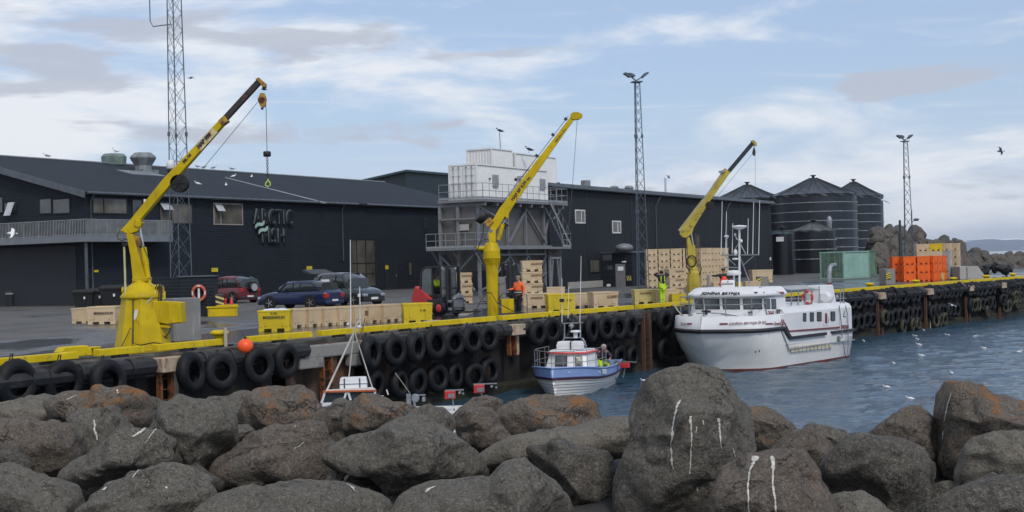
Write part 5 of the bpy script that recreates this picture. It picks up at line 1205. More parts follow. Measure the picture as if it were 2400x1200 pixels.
# black rubbing band following the step down
bandst = [-1.1, -1.05, -.98, -.85, -.6, -.2, .3, .8, 1.4, 1.9, 2.12]
def band(pts, name='rubbing_band', w=.13, h=.17, sides=(1, -1)):
    for sd in sides:
        g = MB(); q = [Vector((p.x, p.y*sd, p.z)) for p in pts]; vs = []
        rr = []
        for i, p in enumerate(q):
            d = (q[min(i+1, len(q)-1)]-q[max(i-1, 0)]).normalized(); nrm = Vector((-d.y, d.x, 0)); 
            if nrm.length < .05: nrm = Vector((0, sd, 0))
            nrm.normalize(); 
            if nrm.y*sd < 0 and abs(nrm.y) > .05: nrm = -nrm
            if abs(nrm.y) <= .05: nrm = Vector((1, 0, 0))
            rr.append([p-nrm*.03+Vector((0, 0, -h/2)), p+nrm*w*.6+Vector((0, 0, -h/2)), p+nrm*w+Vector((0, 0, 0)), p+nrm*w*.6+Vector((0, 0, h/2)), p-nrm*.03+Vector((0, 0, h/2))])
        g.loft(rr, 0, True); g.build(name, m_blackpaint, bt_)
band([Vector(bigh(s, 5)) for s in bandst])
for sd in (1, -1):
    g = MB(); ya = (HBm+.05)*sd
    g.bar((-2.1, ya, 1.78), (-2.62, ya, 1.33), .12, .17); g.bar((-2.6, ya, 1.31), (-6.1, ya, 1.31), .12, .13); g.bar((-6.75, ya-.03*sd, 1.31), (-9.25, ya-.1*sd, 1.31), .12, .13); g.build('rubbing_band', m_blackpaint, bt_)
    g = MB(); g.bar((-1.9, sd*(HBm+.02), 1.66), (-2.55, sd*(HBm+.02), .82), .05, .05); g.bar((-2.55, sd*(HBm+.02), .82), (-9.2, sd*(HBm-.02), .84), .05, .05); g.build('hull_strake', M('grey_strake', (.32, .33, .33), .5), bt_)
# bulwark above the band
def sheer_top(s):
    x, y, z = bigh(s, 5); ins = .10; return Vector((x-.10 if s < -.8 else x, max(y-ins, 0), 2.42 if s < 1.9 else 2.42))
bs = [-1.1, -1.06, -1.0, -.87, -.7, -.45, -.2, .1, .4, .8, 1.2, 1.6, 2.0, 2.3]
g = MB()
for f in (lambda r: r, mirror):
    strip(g, [f([Vector(bigh(s, 5)) if s <= 2.2 else Vector((-s, HBm, 1.78)), sheer_top(s), sheer_top(s)+Vector((-.06, -.12 if sheer_top(s).y > .2 else 0, 0)), sheer_top(s)+Vector((-.08, -.14 if sheer_top(s).y > .2 else 0, -.4))]) for s in bs])
g.build('bow_bulwark', m_white, bt_)
g = MB(); dk = [Vector((sheer_top(s).x-.05, max(sheer_top(s).y-.1, 0), 2.30)) for s in bs]; g.loft([[p, Vector((p.x, -p.y, p.z+.0))] for p in dk], 0, False, False, False); 
pk = [[Vector((p.x-.25, max(p.y-.3, 0), 2.30)), Vector((p.x-.3, max(p.y-.5, 0)*.9, 2.52)), Vector((p.x-.3, -max(p.y-.5, 0)*.9, 2.52)), Vector((p.x-.25, -max(p.y-.3, 0), 2.30))] for p in dk[1:-3]]; g.loft(pk, 0, True, False, False); g.build('foredeck', m_white, bt_)
# aft superstructure flush with the side
def prism_side(g, poly, y, th): g.ext([(x, y, z) for x, z in poly], (0, -th, 0))
g = MB(); sec = [(HBm, 1.0), (HBm, 2.42), (HBm-.12, 2.60), (HBm-.4, 2.68), (-HBm+.4, 2.68), (-HBm+.12, 2.60), (-HBm, 2.42), (-HBm, 1.0)]
g.loft([[Vector((x, y*k, z)) for y, z in sec] for x, k in ((-2.25, 1), (-3, 1), (-8.7, .965), (-9.15, .955))], 0, False)
g.hexa([(-2.0, HBm-.01, 1.75), (-2.3, HBm, 1.3), (-2.3, HBm-.3, 1.3), (-2.0, HBm-.3, 1.75), (-2.0, HBm-.01, 2.4), (-2.3, HBm, 2.4), (-2.3, HBm-.3, 2.4), (-2.0, HBm-.3, 2.4)])
g.build('aft_house', m_white, bt_, bevel=.04)
def sideplate(x0p, y0p, x1p, y1p, mat, name, y=HBm, th=.03, par=None, rad=0, taper=0, drop=0):
    a = bl(x0p, y0p, y=y); b = bl(x1p, y0p+drop, y=y); c_ = bl(x1p, y1p+drop, y=y); d = bl(x0p, y1p, y=y); g = MB()
    pts = [a, b, c_, d]
    if rad:
        cc = []; 
        for i in range(4):
            p, pr, nx = pts[i], pts[i-1], pts[(i+1) % 4]; cc += [p+(pr-p).normalized()*rad, p+((pr-p).normalized()+(nx-p).normalized())*rad*.3, p+(nx-p).normalized()*rad]
        pts = cc
    g.ext([p+Vector((0, -.02, 0)) for p in pts], (0, th+.02, 0)); return g.build(name, mat, par or bt_)
for x0, x1, y0, y1 in ((1861, 1872, 733, 757), (1879, 1890, 732, 755.5), (1897, 1907, 732, 754), (1914, 1925, 731, 753), (1947, 1957, 729.5, 751.5)):
    f = sideplate(x0, y0, x1, y1, m_blackpaint, 'side_window', 2.26, .02, rad=.05); sideplate(x0+1.2, y0+1.5, x1-1.2, y1-1.5, m_glass, 'pane', 2.26, .03, f, .04)
dr = sideplate(1929, 730, 1942, 763, m_white, 'side_door', 2.25, .03, rad=.05); sideplate(1933, 734, 1937.5, 758, m_darkred, 'door_window', 2.27, .03, dr, .05); q = MB(); q.tube([bl(1941, 742, y=2.34), bl(1942.5, 750, y=2.38), bl(1941, 757, y=2.34)], .015, 5); q.build('handle', m_galv, dr)
for sd in (1,):
    g = MB(); a, b, c_ = bl(1838, 757, y=HBm), bl(1848, 776.5, y=HBm), bl(1966, 767, y=2.24); th = Vector((0, .02, 0)); u_ = Vector((0, 0, .07))
    g.hexa([a, b, b-th*2, a-th*2, a+u_, b+u_, b+u_-th*2, a+u_-th*2]); 
    for p in (): pass
    g.bar(a+th*.5, b+th*.5, .07, .03); g.bar(b+th*.5, c_+Vector((0, .06, 0)), .03, .07); g.build('red_stripe', m_darkred, bt_)
g = MB()
for k in range(11): a = bl(1857+k*8.9, 814-k*.9, y=2.27); g.box(a+Vector((0, .01, -.09)), (.30, .04, .24))
g.build('side_grating', M('cream_panels', (.50, .48, .38), .6, dirt=(.35, .32, .22), dlo=.5, dhi=.7, ds=3), bt_)
# wheelhouse
WX0, WX1 = -1.15, -2.95; yw = 2.0; z0, z1, z2 = 2.42, 3.26, 3.60
g = MB()
wr = [(WX0+.30, .0), (WX0+.26, .7), (WX0+.12, 1.5), (WX0-.12, 1.95), (WX0-.5, yw), (WX1, yw)]
def ring_at(z, k, dx=0):
    pts = [Vector((x+dx, y*k, z)) for x, y in wr]; return pts[::-1]+[Vector((p.x, -p.y, p.z)) for p in pts[1:]]
g.loft([ring_at(2.25, 1.03, .06), ring_at(2.7, 1.0, 0), ring_at(3.3, .95, -.14)], 0, False); g.build('wheelhouse', m_white, bt_)
def ring_roof(z, k, dx, xb):
    pts = [Vector((x+dx if i < 5 else xb, y*k, z)) for i, (x, y) in enumerate(wr)]; return pts[::-1]+[Vector((p.x, -p.y, p.z)) for p in pts[1:]]
g = MB(); g.loft([ring_roof(3.20, .98, .10, WX1-.05), ring_roof(3.26, 1.03, .18, WX1-.06), ring_roof(3.34, 1.03, .17, WX1-.06), ring_roof(3.58, .93, -.12, WX1-.05), ring_roof(3.63, .86, -.25, WX1)], 0, False); g.build('visor_roof', m_white, bt_, bevel=.02)
# front windows: laid onto the faceted wheelhouse front by ray casting
bpy.context.view_layer.update()
wh = [o for o in bt_.children if o.name.startswith('wheelhouse')][0]; vr = [o for o in bt_.children if o.name.startswith('visor_roof')][0]; bwk = [o for o in bt_.children if o.name.startswith('bow_bulwark')][0]
def bvh(o): me = o.data; me.calc_loop_triangles(); return BVHTree.FromPolygons([v.co.copy() for v in me.vertices], [tuple(p.vertices) for p in me.loop_triangles])
_bv = {o.name: bvh(o) for o in (wh, vr, bwk, hl)}
MWB = Matrix.Translation(BB) @ Matrix.Rotation(R(270)-aB, 4, 'Z'); MIB = MWB.inverted()
def cast(o, px, py, out=.012):
    ro = MIB @ CP; rd = (MIB.to_3x3() @ ray(px, py)).normalized(); h = _bv[o.name].ray_cast(ro, rd)
    if h[0] is None: return None
    n = h[1] if h[1].dot(rd) < 0 else -h[1]; return h[0]+n*out
def patch(o, poly, mat, name, par, out=.012, thick=True):
    pts = [cast(o, x, y, out) for x, y in poly]; pts = [p for p in pts if p is not None]
    if len(pts) < 3: print('patch miss', name, poly[0]); return None
    g = MB(); c_ = sum(pts, Vector())/len(pts); n = len(pts); g.add([c_]+pts, [(0, i+1, (i+1) % n+1) for i in range(n)]); return g.build(name, mat, par)
def gridpatch(castf, poly, out, n=8, m_=5, shrink=1.0):
    cx_ = sum(p[0] for p in poly)/4; cy_ = sum(p[1] for p in poly)/4; poly = [(cx_+(x-cx_)*shrink, cy_+(y-cy_)*shrink) for x, y in poly]; vs = []
    for j in range(m_+1):
        for i in range(n+1):
            u, v = i/n, j/m_; a = (poly[0][0]+(poly[1][0]-poly[0][0])*u, poly[0][1]+(poly[1][1]-poly[0][1])*u); b = (poly[3][0]+(poly[2][0]-poly[3][0])*u, poly[3][1]+(poly[2][1]-poly[3][1])*u)
            q = castf(a[0]+(b[0]-a[0])*v, a[1]+(b[1]-a[1])*v, out)
            if q is None: return None
            vs.append(q)
    g = MB(); g.add(vs, [(j*(n+1)+i, j*(n+1)+i+1, (j+1)*(n+1)+i+1, (j+1)*(n+1)+i) for j in range(m_) for i in range(n)]); return g
def rrect(x0, y0, x1, y1, r=2.5, sk=0, m_=3):
    p = []
    for cx_, cy_, a0 in ((x1-r, y0+r, -90), (x1-r, y1-r, 0), (x0+r, y1-r, 90), (x0+r, y0+r, 180)):
        for i in range(m_+1): a = R(a0+90*i/m_); xx = cx_+r*math.cos(a); yy = cy_+r*math.sin(a); p.append((xx+sk*(yy-y0)/(y1-y0), yy))
    q = []
    for i in range(len(p)):
        a, b = p[i], p[(i+1) % len(p)]; q.append(a)
        if math.dist(a, b) > 5: q += [(a[0]+(b[0]-a[0])*f/3, a[1]+(b[1]-a[1])*f/3) for f in (1, 2)]
    return q
def cwin(x0, x1, y0, y1, sk, nm):
    q = [(x0, y0), (x1, y0), (x1+sk, y1), (x0+sk, y1)]; cf = lambda x, y, o: cast(wh, x, y, o); g = gridpatch(cf, q, .02, 12, 5)
    if g is None: print('miss', nm, x0); return
    f = g.build(nm, m_blackpaint, bt_); h = gridpatch(cf, q, .035, 12, 5, .88); h.build('pane', m_glass, f)
for x0, x1 in ((1628, 1646), (1651, 1686), (1693, 1733), (1741, 1785)): cwin(x0, x1, 700.5, 725, 2, 'front_window')
for x0, x1 in ((1791, 1804), (1807, 1818)): cwin(x0, x1, 700.5, 724, 1, 'side_window')
def castline(o, key, x0p, x1p, yp, hpx, par, out=.02, drop=0):
    """lettering on a curved surface: each glyph vertex is dropped onto the surface along the sight line"""
    me = _txt[key].copy(); xs_ = [v.co.x for v in me.vertices]; ys_ = [v.co.y for v in me.vertices]; a, b = min(xs_), max(xs_); c_, d = min(ys_), max(ys_); ok = True
    for v in me.vertices:
        fx = (v.co.x-a)/(b-a); fy = (v.co.y-c_)/(d-c_); p = cast(o, x0p+(x1p-x0p)*fx, yp+drop*fx-hpx*(fy-.5), out)
        if p is None: ok = False; p = Vector((0, 0, 2))
        v.co = p
    ob = bpy.data.objects.new('lettering', me); C.objects.link(ob); ob.parent = par
    if not ok: print('text miss', key)
    return ob
castline(vr, 'jonina', 1642, 1734, 688.5, 8.5, vr, .03)
castline(bwk, 'jonina2', 1709, 1793, 759, 8.5, bwk, .06, -3.5); castline(bwk, 'is55', 1598, 1609, 759, 8, bwk, .04)
for x0, x1 in ((1611, 1623), (1687, 1706), (1794, 1810)): patch(bwk, [(x0, 757.5), (x1, 757), (x1, 760.5), (x0, 761)], m_darkred, 'red_bar', bt_, .035)
patch(vr, [(1790, 685), (1836, 685), (1836, 688.5), (1790, 688.5)], m_darkred, 'red_bar', bt_, .035)
patch(vr, [(1768, 684.5), (1776, 684.5), (1775, 688), (1767, 688)], m_blackpaint, 'maker_mark', bt_, .012)
def stext(key, x0p, x1p, yp, hpx, y=HBm, out=.03):
    a, b = bl(x0p, yp, y=y), bl(x1p, yp, y=y); me = _txt[key]; w_ = max(v.co.x for v in me.vertices)-min(v.co.x for v in me.vertices); h_ = max(v.co.y for v in me.vertices)-min(v.co.y for v in me.vertices)
    cx_ = (max(v.co.x for v in me.vertices)+min(v.co.x for v in me.vertices))/2
    sc_ = ((b-a).length/w_, (bl(x0p, yp-hpx/2, y=y).z-bl(x0p, yp+hpx/2, y=y).z)/h_, 1); return text(key, bt_, (a+b)/2+Vector((0, out, 0)), (b-a), (0, 0, 1), sc=sc_)
stext('2868', 1801, 1815, 736, 13, 2.1, -.02); stext('cleo', 1812, 1828, 758, 9); stext('c50', 1828, 1836, 757, 15); stext('trefjar', 1969, 1989, 766.5, 12, 2.22); stext('logo', 1974, 1981, 737, 14, 2.2)
sideplate(1973, 746, 1984, 751, M('pale_green_mark', (.35, .42, .38), .6), 'maker_mark', 2.2, .02)
# rails, anchor gear
g = MB()
def railpts(ss, z, ins=.22): return [Vector((sheer_top(s).x-.12, max(sheer_top(s).y-ins, 0), z)) for s in ss]
rs = [-1.03, -.98, -.8, -.4, 0, .4, .8, 1.1]
for zz_ in (2.92, 3.25):
    rr_ = railpts(rs, zz_); full = [Vector((p.x, -p.y, p.z)) for p in rr_[::-1]]+rr_[1:]; g.tube(full, .022, 6)
for s in (-1.0, -.6, .1, 1.1):
    for sd in (1, -1): p = railpts([s], 2.4)[0]; g.tube([(p.x, p.y*sd, 2.4), (p.x+.05, p.y*sd, 3.25)], .022, 6)
g.build('bow_rail', m_galv, bt_)
g = MB(); a_ = bl(1626, 743, x=.9); g.tube([(.75, .1, 2.5), (.75, .1, 2.72)], .06, 8); g.tube([(.75, -.12, 2.65), (.75, .32, 2.65)], .04, 8); g.build('anchor_winch', m_darkmetal, bt_)
for s in (-.1, 1.85):
    g = MB(); 
    for dx in (0, .16): p = railpts([s], 2.42, .1)[0]; g.tube([(p.x-dx, p.y, 2.42), (p.x-dx, p.y, 2.64)], .025, 6)
    g.tube([(p.x+.1, p.y, 2.56), (p.x-.3, p.y, 2.56)], .022, 6); g.build('deck_cleat', m_darkmetal, bt_)
g = MB(); g.tube([bl(1632, 735, x=.6), bl(1660, 733, x=.3), bl(1700, 736, x=.2), bl(1750, 745, x=-.1), bl(1800, 743, y=2.2)], .025, 6); g.build('deck_hose', m_galvgrey, bt_)
# roof gear, local z from pixels on the plane through the wheelhouse roof
XM = -2.1
def rf(px, py, x=XM): return bl(px, py, x=x)
g = MB(); m0 = rf(1733, 680); g.tube([m0, rf(1733, 535)], .05, 8); mast = g.build('radar_mast', m_white, bt_)
g = MB(); p = rf(1733, 532); g.lathe([(.05, -.12), (.14, -.10), (.30, -.04), (.34, .02), (.32, .06), (0, .09)], 24, p); g.build('radar_dome', m_white, mast)
g = MB(); g.tube([rf(1733, 598), rf(1757, 662, XM-.5)], .03, 6); g.tube([rf(1733, 568), rf(1716, 595)], .028, 6); g.tube([rf(1733, 568), rf(1748, 596)], .028, 6)
g.bar(rf(1690, 598), rf(1779, 597), .05); g.bar(rf(1697, 627), rf(1733, 627), .06); g.tube([rf(1700, 600), rf(1724, 622)], .022, 6); g.tube([rf(1766, 600), rf(1740, 623)], .022, 6); g.build('antenna_crossbar', m_galv, mast)
for x_, y0_, y1_ in ((1690, 598, 472), (1700, 625, 496), (1716, 598, 523), (1752, 595, 512), (1764, 597, 473), (1778, 597, 470)):
    g = MB(); xx = x_-(y0_-y1_)*-.02; g.tube([rf(x_, y0_), rf(xx, y1_)], [.022, .014], 6); g.build('whip_antenna', m_white, mast)
g = MB(); p = rf(1703, 554); g.lathe([(.03, -.1), (.1, -.03), (.12, 0), (.1, .04), (0, .06)], 14, p); g.tube([p, rf(1703, 625)], .016, 5); g.build('gps_dome', m_white, mast)
g = MB(); p = rf(1724, 592); g.ell(p, (.09, .09, .15)); g.ell(rf(1737, 565), (.07, .07, .09)); g.ell(rf(1723, 550), (.05, .05, .07)); g.tube([rf(1724, 552), rf(1726, 560), rf(1733, 562)], .018, 5); g.ell(rf(1724, 607), (.16, .16, .05)); g.build('deck_lights', m_white, mast)
g = MB(); p = rf(1720, 640, XM); g.lathe([(.30, -.10), (.33, -.04), (.33, .05), (.25, .12), (0, .14)], 20, p); g.tube([p, p-Vector((0, 0, .4))], .05, 6); g.build('radar_scanner', m_white, bt_)
lifer = thing('life_raft', 'white square life raft canister on the big boat wheelhouse roof', 'life raft', BB+Matrix.Rotation(R(270)-aB, 3, 'Z') @ rf(1706, 678, -1.9), R(-8))
g = MB(); g.box((0, 0, .22), (.62, .42, .40)); g.build('canister', m_white, lifer, bevel=.08); g = MB(); g.box((-.02, -.23, .25), (.5, .02, .03)); g.box((.0, -.235, .36), (.06, .01, .04)); g.build('strap', m_ink, lifer)
g = MB(); g.tube([rf(1660, 690), rf(1660, 645)], .06, 8); g.lathe([(.13, 0), (.14, .05), (.1, .16)], 12, rf(1660, 678)); g.build('searchlight_post', m_galvgrey, bt_)
g = MB(); g.tube([rf(1626, 676, -1.5), rf(1655, 674), rf(1700, 674)], .02, 5); g.tube([bl(1780, 673, y=1.6), bl(1836, 673, y=1.6)], .02, 5); g.build('roof_rail', m_galv, bt_)
# aft deck gear
def af(px, py, y=1.6): return bl(px, py, y=y)
g = MB(); a, b = af(1855, 672, .9), af(1919, 668, .9); g.hexa([a+Vector((0, -.02, -.16)), b+Vector((0, -.02, -.16)), b+Vector((0, .0, -.16)), a+Vector((0, .0, -.16)), a+Vector((0, -.8, .02)), b+Vector((0, -.8, .02)), b+Vector((0, -.78, .02)), a+Vector((0, -.78, .02))]); g.build('canopy', M('grey_canvas', (.36, .37, .36), .7, var=.2, vs=3), bt_)
g = MB(); 
for x_ in (1855, 1871, 1888, 1903): g.tube([af(x_, 722), af(x_, 680)], .03, 6); g.tube([af(x_, 705), af(x_-6, 720)], .018, 5)
g.tube([af(1855, 680), af(1903, 677)], .03, 6); g.tube([af(1840, 701), af(1903, 700)], .02, 5); g.tube([af(1906, 680), af(1922, 679)], .025, 6); g.tube([af(1920, 722), af(1920, 670)], .025, 6); g.build('deck_frame', m_galv, bt_)
rb = thing('life_ring', 'red and white life ring tied to the aft deck frame of the big boat', 'life ring', BB+Matrix.Rotation(R(270)-aB, 3, 'Z') @ af(1892, 697, 1.68), R(-50))
vs, fs = ringmesh(.28, .07); g = MB(); g.add(vs, fs, 0, True); g.build('ring', M('red_ring', (.5, .06, .05), .6), rb)
for a in (45, 135, 225, 315): q = MB(); a_ = R(a); q.box((.28*math.cos(a_), 0, .28*math.sin(a_)), (.06, .16, .15), 0, 0, 0, -a_); q.build('white_band', m_white, rb)
g = MB(); p = af(1938, 697, 1.4); g.tube([p+Vector((-.25, 0, 0)), p+Vector((-.2, 0, 0)), p+Vector((.22, 0, 0)), p+Vector((.27, 0, 0))], [.2, .27, .27, .2], 16); g.box(p+Vector((0, 0, -.3)), (.5, .2, .06))
tt = thing('life_raft', 'white rounded raft canister beside the funnel on the aft deck of the big boat', 'life raft', BB, R(270)-aB); g.build('canister', m_white, tt)
g = MB(); a, b = af(1926, 669, 1.2), af(1957, 669, 1.2); hz0 = 2.6; g.hexa([(a.x, 1.2, hz0), (b.x-.12, 1.2, hz0), (b.x-.12, .3, hz0), (a.x, .3, hz0), (a.x, 1.1, a.z), (b.x, 1.1, a.z), (b.x, .4, a.z), (a.x, .4, a.z)]); fu = g.build('funnel_casing', m_white, bt_, bevel=.04)
g = MB(); g.tube([af(1944, 670, .8), af(1944, 640, .8), af(1945, 627, .8), af(1950, 622, .8), af(1957, 621, .8)], .11, 12); g.build('exhaust_pipe', m_galv, fu); g = MB(); p = af(1944, 665, .8); g.lathe([(.135, -.06), (.135, .06)], 14, p); g.build('red_collar', m_darkred, fu)
g = MB(); 
for x_ in (1970, 1977): g.tube([bl(x_, 722, y=2.0), bl(x_, 677, y=2.0)], .03, 6)
g.tube([bl(1962, 700, y=2.0), bl(1982, 699, y=2.0)], .022, 5); g.ell(bl(1962, 697, y=2.0), (.08, .08, .12)); g.ell(bl(1977, 710, y=2.0), (.06, .06, .12)); g.build('stern_rail', m_galv, bt_)
g = MB(); g.tube([bl(1967, 716, y=2.28), bl(1972, 760, y=2.34), bl(1974, 790, y=2.36), bl(1966, 798, y=2.36)], .025, 6); g.tube([bl(1982, 716, y=2.26), bl(1987, 740, y=2.3), bl(1988, 800, y=2.34), bl(1986, 836, y=2.34), bl(1981, 834, y=2.34), bl(1975, 800, y=2.36)], .022, 6); g.box(bl(1965, 794, y=2.3), (.16, .1, .24)); g.build('stern_ropes', m_galvgrey, bt_)
for x_, y_ in ((1770, 825), (1779, 823)): g = MB(); g.lathe([(.045, 0), (.045, .02)], 8, (0, 0, 0), axis='y'); pp_ = bl(x_, y_, y=2.27); g.build('drain_hole', m_ink, bt_, pp_)
# mooring line to the quay
mr = [G(1578, 712, KH)]; e_ = MWB @ Vector((.6, -.7, 2.5)); g = MB(); pts = [mr[0].lerp(e_, i/12)+Vector((0, 0, -.3*math.sin(math.pi*i/12))) for i in range(13)]; g.tube(pts, .035, 6)
tag(g.build('mooring_line', m_rope), 'pale mooring line from the kerb to the big boat bow', 'rope')

# ---- small blue and white boat
SB = Vector((1.44, 49.0, WATER)); aS = R(20)
sb = thing('fishing_boat', 'small blue and white clinker boat pointing at the camera with a man aboard', 'boat', SB, R(270)-aS, 'boats in the harbour')
MWS = Matrix.Translation(SB) @ Matrix.Rotation(R(270)-aS, 4, 'Z'); MIS = MWS.inverted()
def sl(px, py, x=None, y=None):
    r_ = MIS.to_3x3() @ ray(px, py); o = MIS @ CP
    t = (x-o.x)/r_.x if x is not None else (y-o.y)/r_.y
    return o+r_*t
def sh(s, f):
    zt = 1.08-.22*smooth01(s/3.0)+.10*smooth01((s-4)/2); z = -.35+(zt+.35)*f; stem = .12-.42*smooth01((z+.3)/1.3)
    wmax = (.78+.44*smooth01(f*1.15)); t = max(0, (s-stem)/(1.9-.3*f)); half = wmax*(1-(1-min(t, 1))**1.9)
    if s > 4: half *= 1-.16*((s-4)/1.7)**1.5
    return (-s if s > stem else -stem, half if s > stem else 0.0, z)
m_shull = M('white_clinker_hull', (.78, .78, .76), .4, var=.05, dirt=(.42, .4, .33), dlo=.6, dhi=.8, ds=2)
m_sblue = M('sky_blue_hull', (.26, .38, .68), .38, var=.06)
ss_ = [-.35, -.3, -.22, -.1, .05, .2, .4, .7, 1, 1.4, 1.9, 2.5, 3.2, 4, 4.8, 5.6]
def shull(f0, f1, rows, name, mat, clinker=False):
    g = MB()
    for sd in (1, -1):
        for i in range(rows):
            a, b = f0+(f1-f0)*i/rows, f0+(f1-f0)*(i+1)/rows; o = .022 if clinker else 0
            strip(g, [[Vector((p[0], (p[1]+k)*sd, p[2])) for p, k in ((sh(s, a), o if sh(s, a)[1] > 0 else 0), (sh(s, b), 0))] for s in ss_], 0, True)
            if clinker: g.tube([Vector((p[0]+(.004 if p[1] == 0 else 0), (p[1]+(o*.6 if p[1] > 0 else 0))*sd, p[2])) for p in [sh(s, a) for s in ss_]], .010, 4, 1)
    return g.build(name, [mat, m_galvgrey], sb)
shull(0, .72, 9, 'hull', m_shull, True); shull(.72, 1.0, 1, 'topsides', m_sblue)
g = MB(); tr = [sh(5.6, f) for f in (0, .2, .4, .6, .8, 1)]; g.add([Vector(p) for p in tr]+[Vector((p[0], -p[1], p[2])) for p in tr], [(i, i+1, i+7, i+6) for i in range(5)]); g.build('transom', m_sblue, sb)
def slin(f, r_, mat, name, dz=0, out=.02):
    g = MB(); a = [Vector(sh(s, f))+Vector((0, out, dz)) for s in ss_]; g.tube([Vector((p.x, -p.y, p.z)) for p in a[::-1]]+a, r_, 6); return g.build(name, mat, sb)
slin(.73, .035, M('navy_rub_rail', (.03, .03, .10), .5), 'rub_rail'); slin(.69, .022, m_darkred, 'red_line'); slin(1.0, .03, m_sblue, 'gunwale')
g = MB(); dk = [(sh(s, 1)[0]-.02, max(sh(s, 1)[1]-.03, 0), sh(s, 1)[2]-.03) for s in ss_[:12]]; g.loft([[Vector(p), Vector((p[0], -p[1], p[2]))] for p in dk], 0, False, False, False); g.build('foredeck', m_white, sb)
g = MB(); fl = [(sh(s, 1)[0]-.02, max(sh(s, .5)[1]-.03, 0), .15) for s in ss_[11:]]; g.loft([[Vector(p), Vector((p[0], -p[1], p[2]))] for p in fl], 0, False, False, False); g.build('cockpit_floor', m_galvgrey, sb)
def cabr(z, k, dx, m_=1): 
    pts = [Vector((-1.35+dx, .0, z)), Vector((-1.38+dx, .38*k, z)), Vector((-1.62+dx, .80*k, z)), Vector((-2.9, .84*k, z))]; return pts[::-1]+[Vector((p.x, -p.y, p.z)) for p in pts[1:]]
zc0, zc1 = .92, sl(1330, 829, x=-1.5).z
g = MB(); g.loft([cabr(zc0, 1.04, .1), cabr(zc1, .92, -.14)], 0, False); cab = g.build('cabin', m_white, sb)
g = MB(); g.loft([cabr(zc1, .95, -.08), cabr(zc1+.04, .97, -.06), cabr(zc1+.12, .88, -.2)], 0, False); rf_ = g.build('cabin_roof', m_white, sb)
g = MB(); g.tube(cabr(zc1+.03, .985, -.04), .045, 6); g.build('red_roof_edge', M('salmon_red_trim', (.70, .10, .08), .5), rf_)
_bv[cab.name] = bvh(cab)
def cast2(o, px, py, out):
    ro = MIS @ CP; rd = (MIS.to_3x3() @ ray(px, py)).normalized(); h = _bv[o.name].ray_cast(ro, rd)
    if h[0] is None: return None
    n = h[1] if h[1].dot(rd) < 0 else -h[1]; return h[0]+n*out
for poly in ([(1282, 836), (1292, 835), (1290, 860), (1278, 860)], [(1304, 835), (1330, 835), (1330, 860), (1302, 860)], [(1347, 835), (1364, 836), (1365, 861), (1348, 861)], [(1374, 836), (1390, 835), (1390, 862), (1372, 862)]):
    def flat(out, k):
        cx_ = sum(p[0] for p in poly)/4; cy_ = sum(p[1] for p in poly)/4; p = [cast2(cab, cx_+(x-cx_)*k, cy_+(y-cy_)*k, out) for x, y in poly]
        return None if any(q is None for q in p) else MB().add(p, [(0, 1, 2, 3)])
    g, h = flat(.055, 1), flat(.075, .84)
    if g is None or h is None: continue
    f = g.build('window', m_blackpaint, sb); h.build('pane', m_glass, f)
# rail round the bow
g = MB(); zr = sl(1285, 822, x=-.5).z
rr_ = [Vector((sh(s, 1)[0]-.05, max(sh(s, 1)[1]-.05, 0), zr)) for s in (-.28, 0, .3, .8, 1.5, 2.4, 2.9)]; full = [Vector((p.x, -p.y, p.z)) for p in rr_[::-1]]+rr_[1:]; g.tube(full, .016, 6); g.tube([Vector((p.x, p.y, p.z-.42)) for p in full], .012, 6)
for p in full[::1]: g.tube([p, Vector((p.x, p.y, sh(-p.x, 1)[2]))], .014, 5)
g.build('bow_rail', m_galv, sb)
lr2 = thing('life_raft', 'white life raft box strapped on the small blue boat cabin roof', 'life raft', MWS @ Vector((-2.1, 0, zc1+.13)), R(270)-aS)
g = MB(); w_ = 1.0; g.loft([[Vector((x*k, y*k2, z)) for x, y in ((.26, .48), (-.26, .48), (-.26, -.48), (.26, -.48))] for z, k, k2 in ((0, .9, .95), (.03, 1, 1), (.14, 1, 1), (.16, 1.06, 1.05), (.18, 1, 1), (.29, .95, .93), (.31, .8, .85))], 0, False); g.build('canister', m_white, lr2, bevel=.02); g = MB(); g.box((.29, .1, .16), (.03, .04, .3)); g.box((0, .1, .32), (.5, .04, .02)); g.build('strap', m_ink, lr2)
XA = -2.5
def sf(px, py, x=XA): return sl(px, py, x=x)
g = MB(); 
for x0, x1, x2 in ((1315, 1322, 1323), (1374, 1366, 1360)): g.tube([sf(x0, 812), sf(x1, 793), sf(x2, 792), sf(x2, 757)], .03, 6)
g.tube([sf(1322, 792), sf(1362, 791)], .03, 6); g.bar(sf(1318, 758), sf(1366, 756), .04); g.tube([sf(1362, 793), sf(1371, 800), sf(1374, 822)], .022, 6); g.build('mast_frame', m_galv, sb)
g = MB(); p = sf(1349, 779); g.lathe([(.2, 0), (.22, .03), (.18, .08), (0, .09)], 16, p); g.box(p-Vector((0, 0, .12)), (.12, .14, .2)); g.build('radar_scanner', m_white, sb)
g = MB(); p = sf(1339, 764); g.lathe([(0, -.14), (.12, .0), (0, .14)], 4, p, smooth=False); g.build('radar_reflector', m_galv, sb)
for x0, y0, x1, y1 in ((1317, 755, 1317, 652), (1331, 745, 1333, 670), (1359, 755, 1362, 600)): g = MB(); g.tube([sf(x0, y0), sf(x1, y1)], [.018, .010], 6); g.build('whip_antenna', m_white, sb)
g = MB(); p = sf(1317, 704); g.box(p, (.14, .16, .13)); g.ell(sf(1340, 740), (.07, .07, .1)); g.tube([sf(1340, 758), sf(1340, 735)], .02, 5); g.tube([sf(1317, 710), sf(1312, 730), sf(1316, 757)], .008, 4); g.build('antenna_fitting', m_darkmetal, sb)
